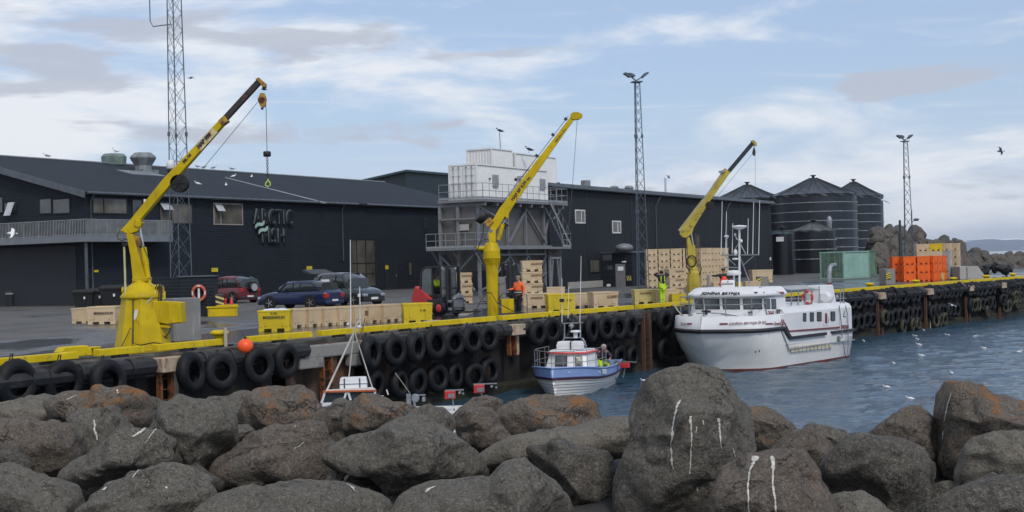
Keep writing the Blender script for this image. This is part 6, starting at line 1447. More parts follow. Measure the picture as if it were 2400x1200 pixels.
# lettering on the port side, jigging reel, fenders
def sstext(key, x0p, x1p, yp, hpx):
    s0 = -sl(x0p, yp, y=1.15).x; s1 = -sl(x1p, yp, y=1.12).x; f = .87
    a, b = Vector(sh(s0, f)), Vector(sh(s1, f)); me = _txt[key]; w_ = max(v.co.x for v in me.vertices)-min(v.co.x for v in me.vertices); h_ = max(v.co.y for v in me.vertices)-min(v.co.y for v in me.vertices); dist = 51
    return text(key, sb, (a+b)/2+Vector((.0, .03, 0)), (b-a), (0, 0, 1), sc=((b-a).length/w_, hpx*dist/FPX/h_, 1))
sstext('halldora', 1370, 1401, 878, 5); sstext('7098', 1405, 1414, 878, 12)
g = MB(); p = sl(1465, 856, x=-4.6); g.box(p, (.3, .34, .2)); rl = g.build('jigging_reel', m_red, sb, bevel=.02); g = MB(); g.bar(sl(1440, 845, x=-4.6), sl(1492, 849, x=-4.6), .03); g.tube([p-Vector((0, 0, .1)), p-Vector((0, .1, .5))], .03, 6); g.build('reel_arm', m_galv, rl)
g = MB(); g.lathe([(.22, -.04), (.24, 0), (.22, .04)], 18, sl(1420, 857, x=-3.9), axis='x'); g.lathe([(.13, -.04), (.14, 0), (.13, .04)], 18, sl(1446, 852, x=-4.5), axis='x'); g.build('net_hauler', m_galvgrey, sb)
m_tealrope = M('dark_teal_rope', (.02, .07, .10), .7)
g = MB(); g.tube([sl(1419, 866, x=-3.9), sl(1421, 885, x=-3.9), sl(1425, 893, x=-3.9), sl(1428, 885, x=-3.9)], .03, 6); g.build('side_fender', m_tealrope, sb); g = MB(); g.tube([sl(1441, 868, x=-4.8), sl(1443, 885, x=-4.8), sl(1446, 892, x=-4.8)], .03, 6); g.build('side_fender', M('dark_teal_rope', (.02, .07, .10), .7), sb)

# ---- third boat, mostly hidden by the rocks (orange edged cabin roof, tripod mast, reels)
HBt = G(815, 995, WATER); HBt = P(818, 950, 40); HB_ = Vector((HBt.x, HBt.y, WATER))
hb = thing('fishing_boat', 'white boat with orange roof edge and tripod mast, mostly hidden behind the rocks', 'boat', HB_, 0, 'boats in the harbour')
h_ = lambda x, y, dy=0: plane_pt(HB_, x, y, dy=dy)
g = MB(); a = h_(757, 917, -.5); b = h_(882, 912, -.5); 
g.loft([[h_(757+i*4, 920-z, -.5+.0), h_(880-i*3, 914-z, -.5), h_(880-i*3, 914-z, 1.2), h_(757+i*4, 920-z, 1.2)] for i, z in ((0, 0), (0, 3), (3, 7))], 0, False); g.build('cabin_roof', m_white, hb, bevel=.02)
g = MB(); g.bar(h_(758, 918, -.53), h_(882, 915, -.53), .03, .05); g.build('orange_trim', M('orange_trim', (.55, .13, .04), .5), hb)
g = MB()
for x0, x1, y1 in ((762, 754, 945), (812, 806, 938), (816, 822, 938), (878, 884, 940)): g.bar(h_(x0, 918, -.48), h_(x1, y1, -.48), .07, .06)
g.ext([h_(754, 944, -.45), h_(886, 940, -.45), h_(890, 985, -.45), h_(748, 985, -.45)], (0, 1.7, 0)); g.build('cabin', m_white, hb)
g = MB(); g.ext([h_(760, 922, -.44), h_(876, 919, -.44), h_(880, 942, -.44), h_(757, 945, -.44)], (0, .02, 0)); g.build('cabin_window', m_glass, hb)
st2 = [(-.8, .0), (-.5, .55), (.2, 1.0), (1.5, 1.15), (3.6, 1.0)]
g = MB(); rings = [[Vector((x*.9-.3, -y*.4+(4.4-x)*0, z)) for x, y in st2] for z in (0, .5)]
hx0, hx1 = h_(700, 990).x, h_(1130, 990).x
g.loft([[Vector((hx0-.4, .6, z)), Vector((hx0+.8, -.5*k, z)), Vector((hx1-.5, -.6*k, z)), Vector((hx1, -.3*k, z)), Vector((hx1, 1.2, z)), Vector((hx0+.8, 1.4, z))] for z, k in ((-.2, .7), (.2, .9), (.6, 1.2))], 0, False); g.build('hull', m_shull, hb)
lr3 = thing('life_raft', 'white life raft box on the roof of the hidden boat under the tripod mast', 'life raft', HB_+h_(829, 911, .1), R(4))
g = MB(); w_ = 63/FPX*40; g.loft([[Vector((x*w_/2*k, y*.26*k, z)) for x, y in ((1, 1), (-1, 1), (-1, -1), (1, -1))] for z, k in ((0, .94), (.03, 1), (.16, 1), (.18, 1.03), (.2, 1), (.33, .96), (.35, .88))], 0, False); g.build('canister', m_white, lr3, bevel=.015)
g = MB()
for x_ in (-.26, .2): g.box((x_, -.275, .17), (.035, .01, .34))
g.box((0, -.275, .17), (.82, .01, .015)); g.build('strap', m_ink, lr3)
g = MB(); top = h_(829, 780); g.tube([h_(752, 945, -.3), top], .032, 6); g.tube([h_(816, 900, .2), top], .02, 6); g.tube([h_(874, 912, .2), h_(832, 782)], .02, 6); g.tube([top, h_(834, 765), h_(846, 745)], .03, 6)
g.bar(h_(812, 769), h_(852, 766), .03); g.tube([h_(846, 760), h_(843, 697)], .022, 6); g.tube([h_(844, 765), h_(838, 775)], .02, 6); g.build('tripod_mast', M('cream_spar', (.5, .49, .44), .5), hb)
g = MB(); g.tube([h_(822, 770), h_(821, 562)], [.022, .012], 6); g.build('whip_antenna', m_white, hb); g = MB(); g.tube([h_(844, 765), h_(843, 672)], [.02, .014], 6); g.box(h_(842, 692), (.08, .06, .09)); g.build('whip_antenna', m_white, hb)
g = MB(); g.ell(h_(815, 760), (.035, .035, .04)); g.ell(h_(842, 766), (.07, .05, .05)); g.build('mast_light', m_white, hb)
g = MB(); g.tube([h_(842, 800, -.1), h_(856, 745, -.1)], .015, 5); g.box(h_(859, 734, -.1), (.10, .04, .16)); g.box(h_(841, 801, -.1), (.06, .05, .05)); g.build('pennant_pole', M('brown_pennant', (.16, .10, .05), .7), hb)
def jig(x, y, w, h, label, arm):
    o = HB_+h_(x, y, -.2); t = thing('fishing_reel', label, 'fishing reel', o, 0, 'electric fishing reels on the hidden boat'); k = 40/FPX
    g = MB(); g.box((0, 0, 0), (w*k, .22, h*k)); g.build('casing', m_red, t, bevel=.02); g = MB(); g.box((w*k*.12, -.12, -.02), (w*k*.6, .02, h*k*.55)); g.build('face_panel', m_galvgrey, t)
    g = MB(); g.bar((-w*k*.5, 0, h*k*.55), (arm*k, 0, h*k*.6), .035); g.tube([(w*k*.2, 0, -h*k*.5), (w*k*.4, .05, -h*k*.5-.5)], .025, 6); g.lathe([(.04, -.03), (.04, .03)], 10, (arm*k*.7, 0, h*k*.25), axis='y'); g.lathe([(.03, -.03), (.03, .03)], 10, (arm*k*.95, 0, h*k*.1), axis='y'); g.build('arm', m_galv, t); return t
jig(1055, 925, 25, 18, 'left red fishing reel with grey face above the rocks', 32); jig(1123, 911, 25, 19, 'right red fishing reel with grey face, higher above the rocks', 42)
t = thing('fishing_reel', 'grey round fishing reel with a long thin rod leaning left', 'fishing reel', HB_+h_(973, 933, -.2), 0); k = 40/FPX
g = MB(); g.lathe([(.10, -.05), (.13, -.03), (.13, .03), (.10, .05)], 20, axis='y'); g.build('drum', m_galv, t); g = MB(); g.tube([(-45*k, 0, 60*k), (-12*k, 0, 12*k)], .012, 5); g.build('rod', m_rope, t)
g = MB(); g.box((-15*k, 0, -2*k), (10*k, .15, 24*k)); g.bar((0, 0, 7*k), (24*k, 0, 7*k), .04); g.box((20*k, 0, -3*k), (7*k, .1, 10*k)); g.bar((-3*k, 0, -8*k), (1*k, 0, -24*k), .06); g.build('mount', m_galv, t)
g = MB(); g.bar(h_(906, 913), h_(910, 925), .035); g.bar(h_(960, 957, -.3), h_(1078, 954, -.3), .05, .06); g.build('gunwale_rail', m_whiteframe, hb)
# ================================================================ tubs, bins, vehicles
m_tan = M('tan_plastic_tub', (.58, .45, .29), .55, var=.10, vs=1.5, rnd=.07, dirt=(.20, .13, .08), dlo=.64, dhi=.78, ds=4)
m_tany = M('yellowed_tan_tub', (.54, .44, .17), .55, var=.10, vs=1.5, rnd=.06, dirt=(.22, .16, .07), dlo=.62, dhi=.76, ds=4)
m_ytub = M('yellow_plastic_tub', (.62, .47, .012), .5, var=.10, vs=1.5, rnd=.05, dirt=(.25, .18, .05), dlo=.6, dhi=.75, ds=4)
m_otub = M('orange_plastic_tub', (.82, .135, .012), .5, var=.08, vs=1.5, rnd=.08, dirt=(.4, .06, .02), dlo=.62, dhi=.78, ds=4)
m_wtub = M('pale_grey_tub', (.42, .42, .40), .55, var=.08, rnd=.05)
m_hole = M('wheel_arch_shade', (.012, .011, .010), .9)
def tub_proto(name, L_, W_, H_, mat, lid=False, key=None, detail=True):
    """insulated fish tub: tapered body with rim, drain corner posts and fork pockets; x = long side facing -y"""
    g = MB(); t_ = .045; h0 = .10
    g.loft([[Vector((sx*(L_/2-k), sy*(W_/2-k), z)) for sx, sy in ((1, 1), (-1, 1), (-1, -1), (1, -1))] for z, k in ((h0, .05), (H_-.06, .015), (H_-.06, .0), (H_, .0), (H_, .05), (H_*.55, .09))], 0, False, True, False)
    if lid: g.box((0, 0, H_-.02), (L_-.1, W_-.1, .03))
    else: g.box((0, 0, H_*.55), (L_-.16, W_-.16, .02))
    g.box((0, 0, h0+.01), (L_-.12, W_-.12, .02))
    for sx in (-1, 1):
        for sy in (-1, 1): g.box((sx*(L_/2-.13), sy*(W_/2-.12), h0/2+.02), (.20, .18, h0+.04))
    g.box((0, 0, h0/2+.02), (.2, W_-.08, h0+.04)); g.box((0, 0, h0/2+.018), (L_-.08, .16, h0+.03))
    for sx in (-1, 1): g.box((sx*L_*.26, -W_/2+.025, H_*.52), (.05, .035, H_*.5)); g.box((sx*(L_/2-.028), 0, H_*.52), (.035, .07, H_*.55)); g.tube([(sx*L_*.38, -W_/2+.03, h0+.1), (sx*L_*.38, -W_/2-.0, h0+.1)], .035, 8)
    return g.mesh('tub_body', mat)
def tub(pr, loc, yaw, label, group, parts=True, key=None, tag_cat='fish tub', sc=1):
    t = bpy.data.objects.new('fish_tub', pr); C.objects.link(t); t.location = loc; t.rotation_euler = (0, 0, yaw); t.scale = (sc,)*3; return tag(t, label, tag_cat, group)
PA = tub_proto('a', 1.2, 1.0, .72, m_tan); PY = tub_proto('y', 1.2, 1.0, .78, m_ytub); PTY = tub_proto('ty', 1.2, 1.0, .74, m_tany); PS = tub_proto('s', 1.05, .95, .55, m_tan, True); PO = tub_proto('o', 1.1, 1.0, .68, m_otub); PW = tub_proto('w', 1.05, .95, .55, m_wtub, True); PYS = tub_proto('ys', 1.05, .95, .55, m_ytub, True)
qd = (edge[3]-edge[2]).normalized(); QY = math.atan2(qd.y, qd.x)          # direction of the quay edge
def tubtext(t, key, W_, z, L_w=None, x=0, side=False):
    if side: return text(key, t, (x, -W_/2-.006, z), (1, 0, 0), (0, 0, 1), 'print')
    return text(key, t, (x, -W_/2-.006, z), (1, 0, 0), (0, 0, 1), 'print')
# snow-filled yellow tub
p = G(640, 777); p.z = 0; t = tub(PY, p+Vector((0, .55, 0)), R(8), 'yellow tub heaped with white ice, at the left end of the tan tub row', 'fish tubs along the kerb')
t.rotation_euler.z = QY-R(52); tubtext(t, 'tub', 1.0, .52, x=0); tubtext(t, 'tub2', 1.0, .66, x=0)
g = MB(); vs = []
for i in range(13):
    for j in range(11):
        x, y = -.52+1.04*i/12, -.43+.86*j/10; k = 1-max(abs(x)/.54, abs(y)/.45)**3; vs.append((x, y, .74+.09*k+.03*noise.noise(Vector((x*6, y*6, 1)))))
g.add(vs, [(i*11+j, (i+1)*11+j, (i+1)*11+j+1, i*11+j+1) for i in range(12) for j in range(10)], 0, True)
tag(g.build('ice_heap', M('crushed_ice', (.75, .77, .8), .6, bump=.6, bs=30), None, t.location, t.rotation_euler.z), 'white crushed ice heaped in the yellow tub left of the tan row', 'ice', kind='stuff')
# row of seven tan tubs
a, b = G(694, 768), G(925, 753.5); a.z = b.z = 0
for i in range(7):
    q = a.lerp(b, (i+.2)/6.6)+Vector((-.25, .5, 0)); lab = ['first tan tub of the row, right beside the ice-filled yellow tub', 'second tan tub of the low row behind the kerb', 'third tan tub of the low row, left of the boat antennas', 'fourth tan tub of the low row, crossed by the boat antennas', 'fifth tan tub of the low row behind the brown pennant', 'sixth tan tub of the low row before the plain yellow tub', 'last tan tub of the low row, touching the plain yellow tub'][i]
    tub(PA, q, QY, lab, 'fish tubs along the kerb')
p = G(975, 757); p.z = 0; t = tub(PY, p+Vector((0, .55, 0)), QY-R(45), 'plain yellow tub at the right end of the tan row, below the red forklift', 'fish tubs along the kerb'); tubtext(t, 'tub2', 1.0, .5, x=.2)
# tubs behind crane 1
p = G(240, 760); p.z = 0; t = tub(PA, p+Vector((0, .5, 0)), R(-4), 'low tan tub with dark lettering, left of the nearest crane', 'tubs beside the left crane', sc=1.12); tubtext(t, 'tub', 1.0, .45, x=.1)
p = G(196, 759); p.z = 0; tub(PA, p+Vector((-.1, .9, 0)), R(-4), 'low tan tub left of the lettered one, in front of the wheelie bins', 'tubs beside the left crane')
# tubs right of crane 2
def tb(pr, px, py, yaw, lab, keys=(), sc=1, grp='fish tubs along the kerb', parts=True):
    p = G(px, py); p.z = 0; t = tub(pr, p+Vector((0, .5, 0)), yaw, lab, grp, parts, sc=sc)
    for k_, x, z in keys: tubtext(t, k_, 1.0, z, x=x)
    return t
tb(PA, 1262, 721, QY-R(52), 'tan tub with faded lettering right of the man in orange', (('tub3', -.1, .5),)); tb(PY, 1313, 731, QY-R(48), 'bright yellow tub behind the blue boat antennas', (('tub2', .35, .5),), 1.05); tb(PA, 1362, 721, QY-R(45), 'tan tub between the yellow tub and the one with boxed lettering'); tb(PA, 1415, 722, QY-R(42), 'tan tub with boxed brown lettering, right of the blue boat antennas', (('kampi', .3, .5),), 1.08)
tb(PTY, 1512, 712, QY-R(50), 'yellowish tub with faded lettering left of the man in yellow trousers', (('tub3', 0, .55),), 1.0); tb(PA, 1562, 711, QY-R(45), 'tan tub hidden half behind the man in yellow trousers'); tb(PA, 1300, 700, QY-R(45), 'far tan tub behind the bright yellow tub near the blue boat antennas')
tb(PY, 1590, 711, R(10), 'small worn yellow tub between the yellow trousers and the right crane', (), .62)
# stacks
def stack(pr, px, py, n, yaw, lab, grp, h=.55, sc=1.0, keys=False):
    p = G(px, py); p.z = 0
    for k_ in range(n):
        t = tub(pr, p+Vector((.02*math.sin(k_*3), .5, k_*h*sc)), yaw+.02*math.cos(k_*5), [('bottom', 'middle', 'top'), ('bottom', 'second', 'third', 'top'), ('bottom', 'second', 'third', 'fourth', 'fifth', 'top')][0 if n == 3 else (1 if n == 4 else 2)][k_]+' tub of the '+lab, grp, sc=sc)
        if keys: tubtext(t, 'tub3', .95, .38, x=.25)
stack(PS, 1083, 711, 3, QY-R(45), 'tan stack right of the red forklift', 'short stacks of tan tubs', .57, 1.06, True)
stack(PS, 1248, 716, 4, QY-R(50), 'tan stack behind the man in orange', 'short stacks of tan tubs', .57, 1.06, True)
stack(PS, 1583, 690, 3, QY-R(40), 'near tan stack beside the yellow trousers', 'short stacks of tan tubs', .56, .98, True)
# big stack: two visible faces
S0 = G(1622, 678); S0.z = 0; sx_ = NQ*-1; G6 = 'tan tubs of the big stack'
colpx = [(1512+29*i) for i in range(4)]
lay = ['bottom', 'second', 'third', 'fourth', 'fifth', 'top']; dS = G(1527, 674).y
kk = dS/FPX; w_ = 28.6*kk; hL = 15.0*kk; scx = w_/1.08
for i in range(4):
    for j in range(6):
        p = P(1526+28.6*i, hz(1526), dS); p.z = j*hL
        t = tub(PS, p, R(3), lay[j]+' tub, '+['leftmost', 'second', 'third', 'fourth'][i]+' column of the big tan stack', G6, sc=1); t.scale = (scx, 1, hL/.56)
wS = 12.4*kk
for i in range(7):
    for j in range(6):
        p = P(1642+8.2*i, hz(1642), dS+.4+1.1*i); p.z = j*hL
        t = tub(PS, p, R(3)-R(50), lay[j]+' tub of the right face of the big tan stack, '+['first', 'second', 'third', 'fourth', 'fifth', 'sixth', 'last'][i]+' column from the crane', G6, sc=1); t.scale = (.80, 1, hL/.56)
# orange tub stacks
dO = G(2150, 659.5).y; kO = dO/FPX; GO = 'orange fish tubs stacked on the far quay'; hO = 19.8*kO
for i, (px, dd_) in enumerate(((2102, 1.2), (2128, .2), (2160, 0))):
    for j in range(3):
        p = P(px, hz(px), dO+dd_+.5); p.z = j*hO; t = tub(PO, p, R(-2), ['bottom', 'middle', 'top'][j]+' orange tub in the '+['left', 'second', 'third'][i]+' column of the orange stack', GO); t.scale = (30.5*kO/1.1, 1, hO/.70)
for i in range(3):
    for j in range(3):
        p = P(2181+11*i, hz(2181), dO+.9+1.0*i); p.z = j*hO; t = tub(PO, p, R(-40), ['bottom', 'middle', 'top'][j]+' orange tub in the '+['first', 'second', 'last'][i]+' narrow column right of the orange stack', GO); t.scale = (.72, .9, hO/.70)
dB = dO+5; kB = dB/FPX; hB_ = 17.2*kB
for i, (px, pr, nm) in enumerate(((2160, PS, 'left'), (2190, PS, 'second'), (2216, PW, 'pale grey'), (2236, PS, 'right'))):
    for j in range(5 if i != 1 else 5):
        if i < 2 and j < 3: continue
        pr_ = PS if (pr is PW and j == 4) else (PYS if i == 1 and j == 4 else pr)
        p = P(px, hz(px), dB+(0 if i < 3 else 1)); p.z = j*hB_-.05; t = tub(pr_, p, R(-2) if i < 2 else R(-30), ['bottom', 'second', 'third', 'fourth', 'top'][j]+' tub of the '+nm+' column behind the orange tubs', 'tan and grey tubs behind the orange stack'); t.scale = (31*kB/1.05 if i < 2 else .85, 1, hB_/.56)
p = G(2200, 657); t = tub(PTY, Vector((p.x, p.y+.3, 0)), R(-4), 'low yellowish tub in front of the orange stack', 'fish tubs along the far kerb', sc=.8); p = G(2215, 655)
g = MB(); 
for k_ in range(3): g.tube([(-1.2+.3*k_, 0, .05), (-.4, .1*k_, .5+.15*k_), (.5, .1, .3), (1.3+.4*k_, 0, .05)], .03, 5)
g.ell((-.1, .3, .55), (.45, .2, .3)); tag(g.build('hose_tangle', m_galvgrey, None, p), 'tangle of grey hoses in front of the pale tubs', 'hoses')
# loose crates near the big boat wheelhouse (seen over its roof)
def seen(px, py, d): q = P(px, py, d); return q
for px, py, lab, pr, sc in ((1765, 682, 'tan tub seen over the big boat roof, left of the striped block', PA, .9), (1745, 680, 'small yellow tub seen over the big boat roof, beside the radar mast', PY, .7), (1688, 681, 'tan tub seen over the big boat roof behind the man in orange overalls', PA, .8)):
    p = G(px, py); tub(pr, Vector((p.x, p.y+.5, 0)), R(5), lab, 'tubs behind the big boat', sc=sc)
p = G(1783, 662); t = tub(PA, Vector((p.x, p.y, 0)), R(3), 'wide tan tub behind the striped concrete block', 'tubs behind the big boat', sc=1.55)
# yellow concrete box with life-saving gear
p = G(522, 742); t = thing('yellow_hatch_box', 'low yellow painted concrete box with rim, right of the kiosk', 'hatch box', p, R(12)); g = MB(); g.box((0, .4, .22), (1.45, .8, .44)); g.build('box', m_yellow, t, bevel=.02); g = MB(); g.box((-.0, .4, .47), (1.56, .9, .07)); g.box((.25, .4, .54), (1.0, .7, .07)); g.build('rim', m_yellow, t, bevel=.01)
t2_ = thing('traffic_cone', 'small red and white traffic cone standing on the yellow box', 'traffic cone', Vector((p.x+.35, p.y+.5, .57)), 0); g = MB(); g.lathe([(.1, .02), (.03, .38), (0, .4)], 14); g.box((0, 0, .01), (.26, .26, .02)); g.build('cone', m_red, t2_); g = MB(); g.lathe([(.082, .1), (.062, .2)], 14); g.build('white_band', m_white, t2_)
t3_ = thing('hydrant_post', 'striped equipment post with red valve on the quay by the yellow box', 'hydrant', Vector((p.x-.35, p.y+.95, 0)), R(20)); g = MB(); g.box((0, 0, .55), (.42, .3, 1.1)); g.build('body', m_blackpaint, t3_, bevel=.03)
for i in range(3): g = MB(); g.ext([(-.22, -.16, .45+.25*i), (.2, -.16, .3+.25*i), (.2, -.16, .4+.25*i), (-.22, -.16, .55+.25*i)], (0, -.01, 0)); g.build('pale_stripe', m_tany, t3_)
g = MB(); g.tube([(.28, -.1, .1), (.28, -.1, .75)], .06, 10); g.ell((.28, -.1, .8), (.08, .08, .08)); g.build('red_valve', m_red, t3_)
# wheelie bins, litter bin
def wbin(px, py, lab, sc=1):
    p = G(px, py); p.z = 0; t = thing('wheelie_bin', lab, 'bin', p, R(-6)+QY*0, 'black wheelie bins by the hall'); t.scale = (sc,)*3
    g = MB(); g.loft([[Vector((sx*w, sy*d, z)) for sx, sy in ((1, 1), (-1, 1), (-1, -1), (1, -1))] for z, w, d in ((.12, .5, .32), (.95, .62, .42), (1.0, .66, .45))], 0, False); g.build('body', m_black, t, bevel=.03)
    g = MB(); g.loft([[Vector((sx*w, sy*d, z)) for sx, sy in ((1, 1), (-1, 1), (-1, -1), (1, -1))] for z, w, d in ((1.0, .69, .48), (1.08, .69, .48), (1.2, .55, .36))], 0, False); g.build('lid', m_black, t, bevel=.02)
    for sx in (-1, 1): g = MB(); g.lathe([(.09, -.03), (.1, 0), (.09, .03)], 12, (sx*.4, -.25, .1), axis='x'); g.build('wheel', m_tyre, t)
    g = MB(); g.box((.1, -.44, .72), (.1, .01, .14)); g.build('sticker', m_white, t)
wbin(202, 727, 'leftmost black wheelie bin with rounded lid near the hall wall', 1.1); wbin(238, 726, 'second black wheelie bin, with a white sticker', 1.15); wbin(272, 726, 'wide black wheelie bin half behind the left crane pedestal', 1.3)
p = G(25, 718); t = thing('litter_bin', 'round dark litter bin with steel band by the garage opening', 'bin', p, 0); k_ = p.y/FPX; g = MB(); g.lathe([(10*k_, 0), (11*k_, 32*k_)], 20); g.build('body', m_black, t); g = MB(); g.lathe([(11.3*k_, 28*k_), (11.3*k_, 32*k_)], 20); g.build('steel_band', m_galv, t); g = MB(); g.lathe([(10*k_, 34*k_), (9*k_, 37*k_), (0, 41*k_)], 20); g.build('dome_lid', m_black, t)
p = G(375, 742); t = thing('white_tank_cart', 'white plastic tank with hazard stripe behind the left crane', 'tank', Vector((p.x, p.y, 0)), 0); g = MB(); g.tube([(-1.7, .3, 1.1), (-1.55, .3, 1.1), (.55, .3, 1.1), (.62, .3, 1.1)], [.42, .55, .55, .42], 16); g.build('drum', m_offwhite, t); g = MB(); g.box((.42, -.27, 1.1), (.36, .03, .42)); g.build('hazard_plate', m_signy, t); g = MB(); g.box((-.6, .3, .3), (1.8, .8, .55)); g.build('stand', m_darkmetal, t)
# white plastic bundles and pallet under the silo
p = G(1303, 674); g = MB(); random.seed(2)
for k_ in range(9): g.ell((random.uniform(-.9, .7), random.uniform(-.3, .3), random.uniform(.2, .65)), (random.uniform(.3, .5), .35, random.uniform(.2, .35)), 0, 10, 6)
tag(g.build('plastic_bundle', M('white_plastic_sheet', (.7, .72, .74), .35, bump=.8, bs=6), None, p), 'crumpled white plastic bundle under the silo platform steel', 'plastic bundle')
for px, py, lab in ((1012, 762, 'flat pale plank lying behind the kerb below the red forklift'), (1092, 746, 'flat pale plank lying left of the middle crane foot')):
    p = G(px, py-6); g = MB(); g.box((0, 0, .04), (.75, .3, .08)); tag(g.build('plank', m_conclight, None, (p.x, p.y+.2, 0), QY, .01), lab, 'plank')
# ---- cars
def car(name, label, loc, yaw, paint, Lc, Wc, Hc, side, wb, wr=.32, glassz=None, roofrack=False, kind='estate'):
    """local x forward. side = [(x, z_belt, z_roof, w_belt, w_roof)] along the length, from tail to nose"""
    t = thing(name, label, 'car', loc, yaw, 'cars parked in front of the hall')
    g = MB(); rings = []
    for x, zb, zr, wb_, wr_ in side:
        h = Wc/2*wb_; rings.append([Vector((x, s*w, z)) for s, w, z in ((1, h*.80, .20), (1, h*.97, .26), (1, h*1.0, .45), (1, h*.995, zb*.86), (1, h*.95, zb), (1, h*.55, zb+.02*(zb > .5)), (-1, h*.55, zb+.02), (-1, h*.95, zb), (-1, h*.995, zb*.86), (-1, h*1.0, .45), (-1, h*.97, .26), (-1, h*.80, .20))])
    g.loft(rings, 0, True); body = g.build('body', paint, t)
    s_ = body.modifiers.new('s', 'SUBSURF'); s_.levels = s_.render_levels = 1
    cab = [(x, zb, zr, wb_, wr_) for x, zb, zr, wb_, wr_ in side if zr > zb+.03]
    def cring(x, zb, zr, wb_, wr_, k=1.0, f0=0, f1=1):
        h = Wc/2*wb_*.93*k; hr = Wc/2*wr_*k; z0 = zb-.02; z1 = zr
        return [Vector((x, h, z0)), Vector((x, h+(hr-h)*.85, z0+(z1-z0)*.85)), Vector((x, hr*.82, z1)), Vector((x, 0, z1+.015)), Vector((x, -hr*.82, z1)), Vector((x, -(h+(hr-h)*.85), z0+(z1-z0)*.85)), Vector((x, -h, z0))]
    g = MB(); g.loft([cring(*c_) for c_ in cab], 0, True, True, True); gl = g.build('greenhouse_glass', m_glass, t)
    # roof skin
    g = MB(); rr = []
    for c_ in cab[1:-1]: r_ = cring(*c_, 1.012); rr.append([r_[1].lerp(r_[0], .12), r_[1]+Vector((0, 0, .012)), r_[2]+Vector((0, 0, .014)), r_[3]+Vector((0, 0, .015)), r_[4]+Vector((0, 0, .014)), r_[5]+Vector((0, 0, .012)), r_[5].lerp(r_[6], .12)])
    g.loft(rr, 0, True, False, False); g.build('roof', paint, t)
    # pillars
    for sd in (1, -1):
        xs_ = [cab[0], cab[1]]; 
        for a_, b_ in ((0, 1), (len(cab)-1, len(cab)-2)):
            ra, rb = cring(*cab[a_], 1.01), cring(*cab[b_], 1.01); i0, i1 = (0, 1) if sd == 1 else (6, 5); g = MB(); g.bar(ra[i0], rb[i1], .07, .05); g.build('pillar', paint, gl)
        for f in ((.42, .70) if kind != 'van' else (.72,)):
            x = cab[1][0]+(cab[-2][0]-cab[1][0])*f; j = min(range(len(cab)), key=lambda q: abs(cab[q][0]-x)); r_ = cring(x, cab[j][1], cab[j][2], cab[j][3], cab[j][4], 1.012); i0, i1 = (0, 1) if sd == 1 else (6, 5); g = MB(); g.bar(r_[i0], r_[i1], .06, .03); g.build('pillar', m_blackpaint, gl)
    if kind == 'van':
        for sd in (1, -1):
            a_, b_ = cab[1], cab[int(len(cab)*.55)]; ra, rb = cring(*a_, 1.015), cring(*b_, 1.015); i0, i1 = (0, 1) if sd == 1 else (6, 5); g = MB(); g.add([ra[i0], rb[i0], rb[i1], ra[i1]], [(0, 1, 2, 3)]); g.build('side_panel', paint, t)
    for sx in wb:
        for sd in (1, -1):
            w_ = thing('wheel', '', '', (sx, sd*(Wc/2-.10), wr), 0); w_.parent = t
            for k_ in ('label', 'category'):
                if k_ in w_: del w_[k_]
            g = MB(); g.lathe([(wr*.68, -.10*1), (wr*.93, -.10), (wr, -.06), (wr, .06), (wr*.93, .10), (wr*.68, .10)], 24, axis='y'); g.build('tyre', m_tyre, w_)
            g = MB(); g.lathe([(wr*.69, .05*sd-.01), (wr*.69, .05*sd+.01)], 24, axis='y'); g.build('wheel_disc', m_galvgrey, w_); g = MB(); y_ = .085*sd
            for q in range(5): a = R(72*q); g.bar((0, y_, 0), (wr*.64*math.cos(a), y_, wr*.64*math.sin(a)), .055, .03)
            g.lathe([(.07, y_-.02), (.07, y_+.02)], 10, axis='y'); g.build('rim', m_steel, w_)
            g = MB(); g.lathe([(wr*1.16, -.02), (wr*1.16, .02)], 24, (sx, sd*(Wc/2*.99-.005), wr*1.0), axis='y'); g.build('wheel_arch', m_hole, t)  # flat near-black disc paints the shade inside the wheel arch
    g = MB(); x0, x1 = side[0][0], side[-1][0]; 
    g.box((x0-.01, 0, .42), (.03, .50, .12)); pl_ = g.build('number_plate', m_white, t); g = MB(); g.box((x1+.01, 0, .40), (.03, .50, .12)); g.build('number_plate', m_white, t)
    for sd in (1, -1):
        g = MB(); g.box((x0+.07, sd*(Wc/2-.20), side[0][1]-.12), (.2, .30, .24)); g.build('tail_lamp', M('tail_lamp_red', (.35, .02, .02), .2) if 'tail_lamp_red' not in bpy.data.materials else bpy.data.materials['tail_lamp_red'], t, bevel=.03)
        g = MB(); g.box((x1-.16, sd*(Wc/2-.28), side[-1][1]-.04), (.34, .32, .16)); g.build('headlamp', m_steel, t, bevel=.04)
        c_ = cab[-2]; g = MB(); g.box((c_[0]-.1, sd*(Wc/2+.06), c_[1]+.06), (.12, .2, .14)); g.build('wing_mirror', paint, t, bevel=.03)
    if roofrack:
        for sd in (1, -1): c0, c1_ = cab[1], cab[-2]; g = MB(); g.tube([(c0[0], sd*Wc*.34, c0[2]+.04), (c1_[0]-.3, sd*Wc*.34, c1_[2]+.05)], .018, 6); g.build('roof_rail', m_darkmetal, t)
    g = MB(); g.box((x0+.04, 0, .33), (.14, Wc*.92, .16)); g.build('rear_bumper', m_darkmetal if kind == 'suv' else paint, t, bevel=.04); g = MB(); g.box((x1-.05, 0, .30), (.14, Wc*.86, .14)); g.build('front_bumper', m_darkmetal, t, bevel=.04)
    return t
def carpaint(n, c): return M(n, c, .28, .25, var=.04, coat=.6, spec=.6)
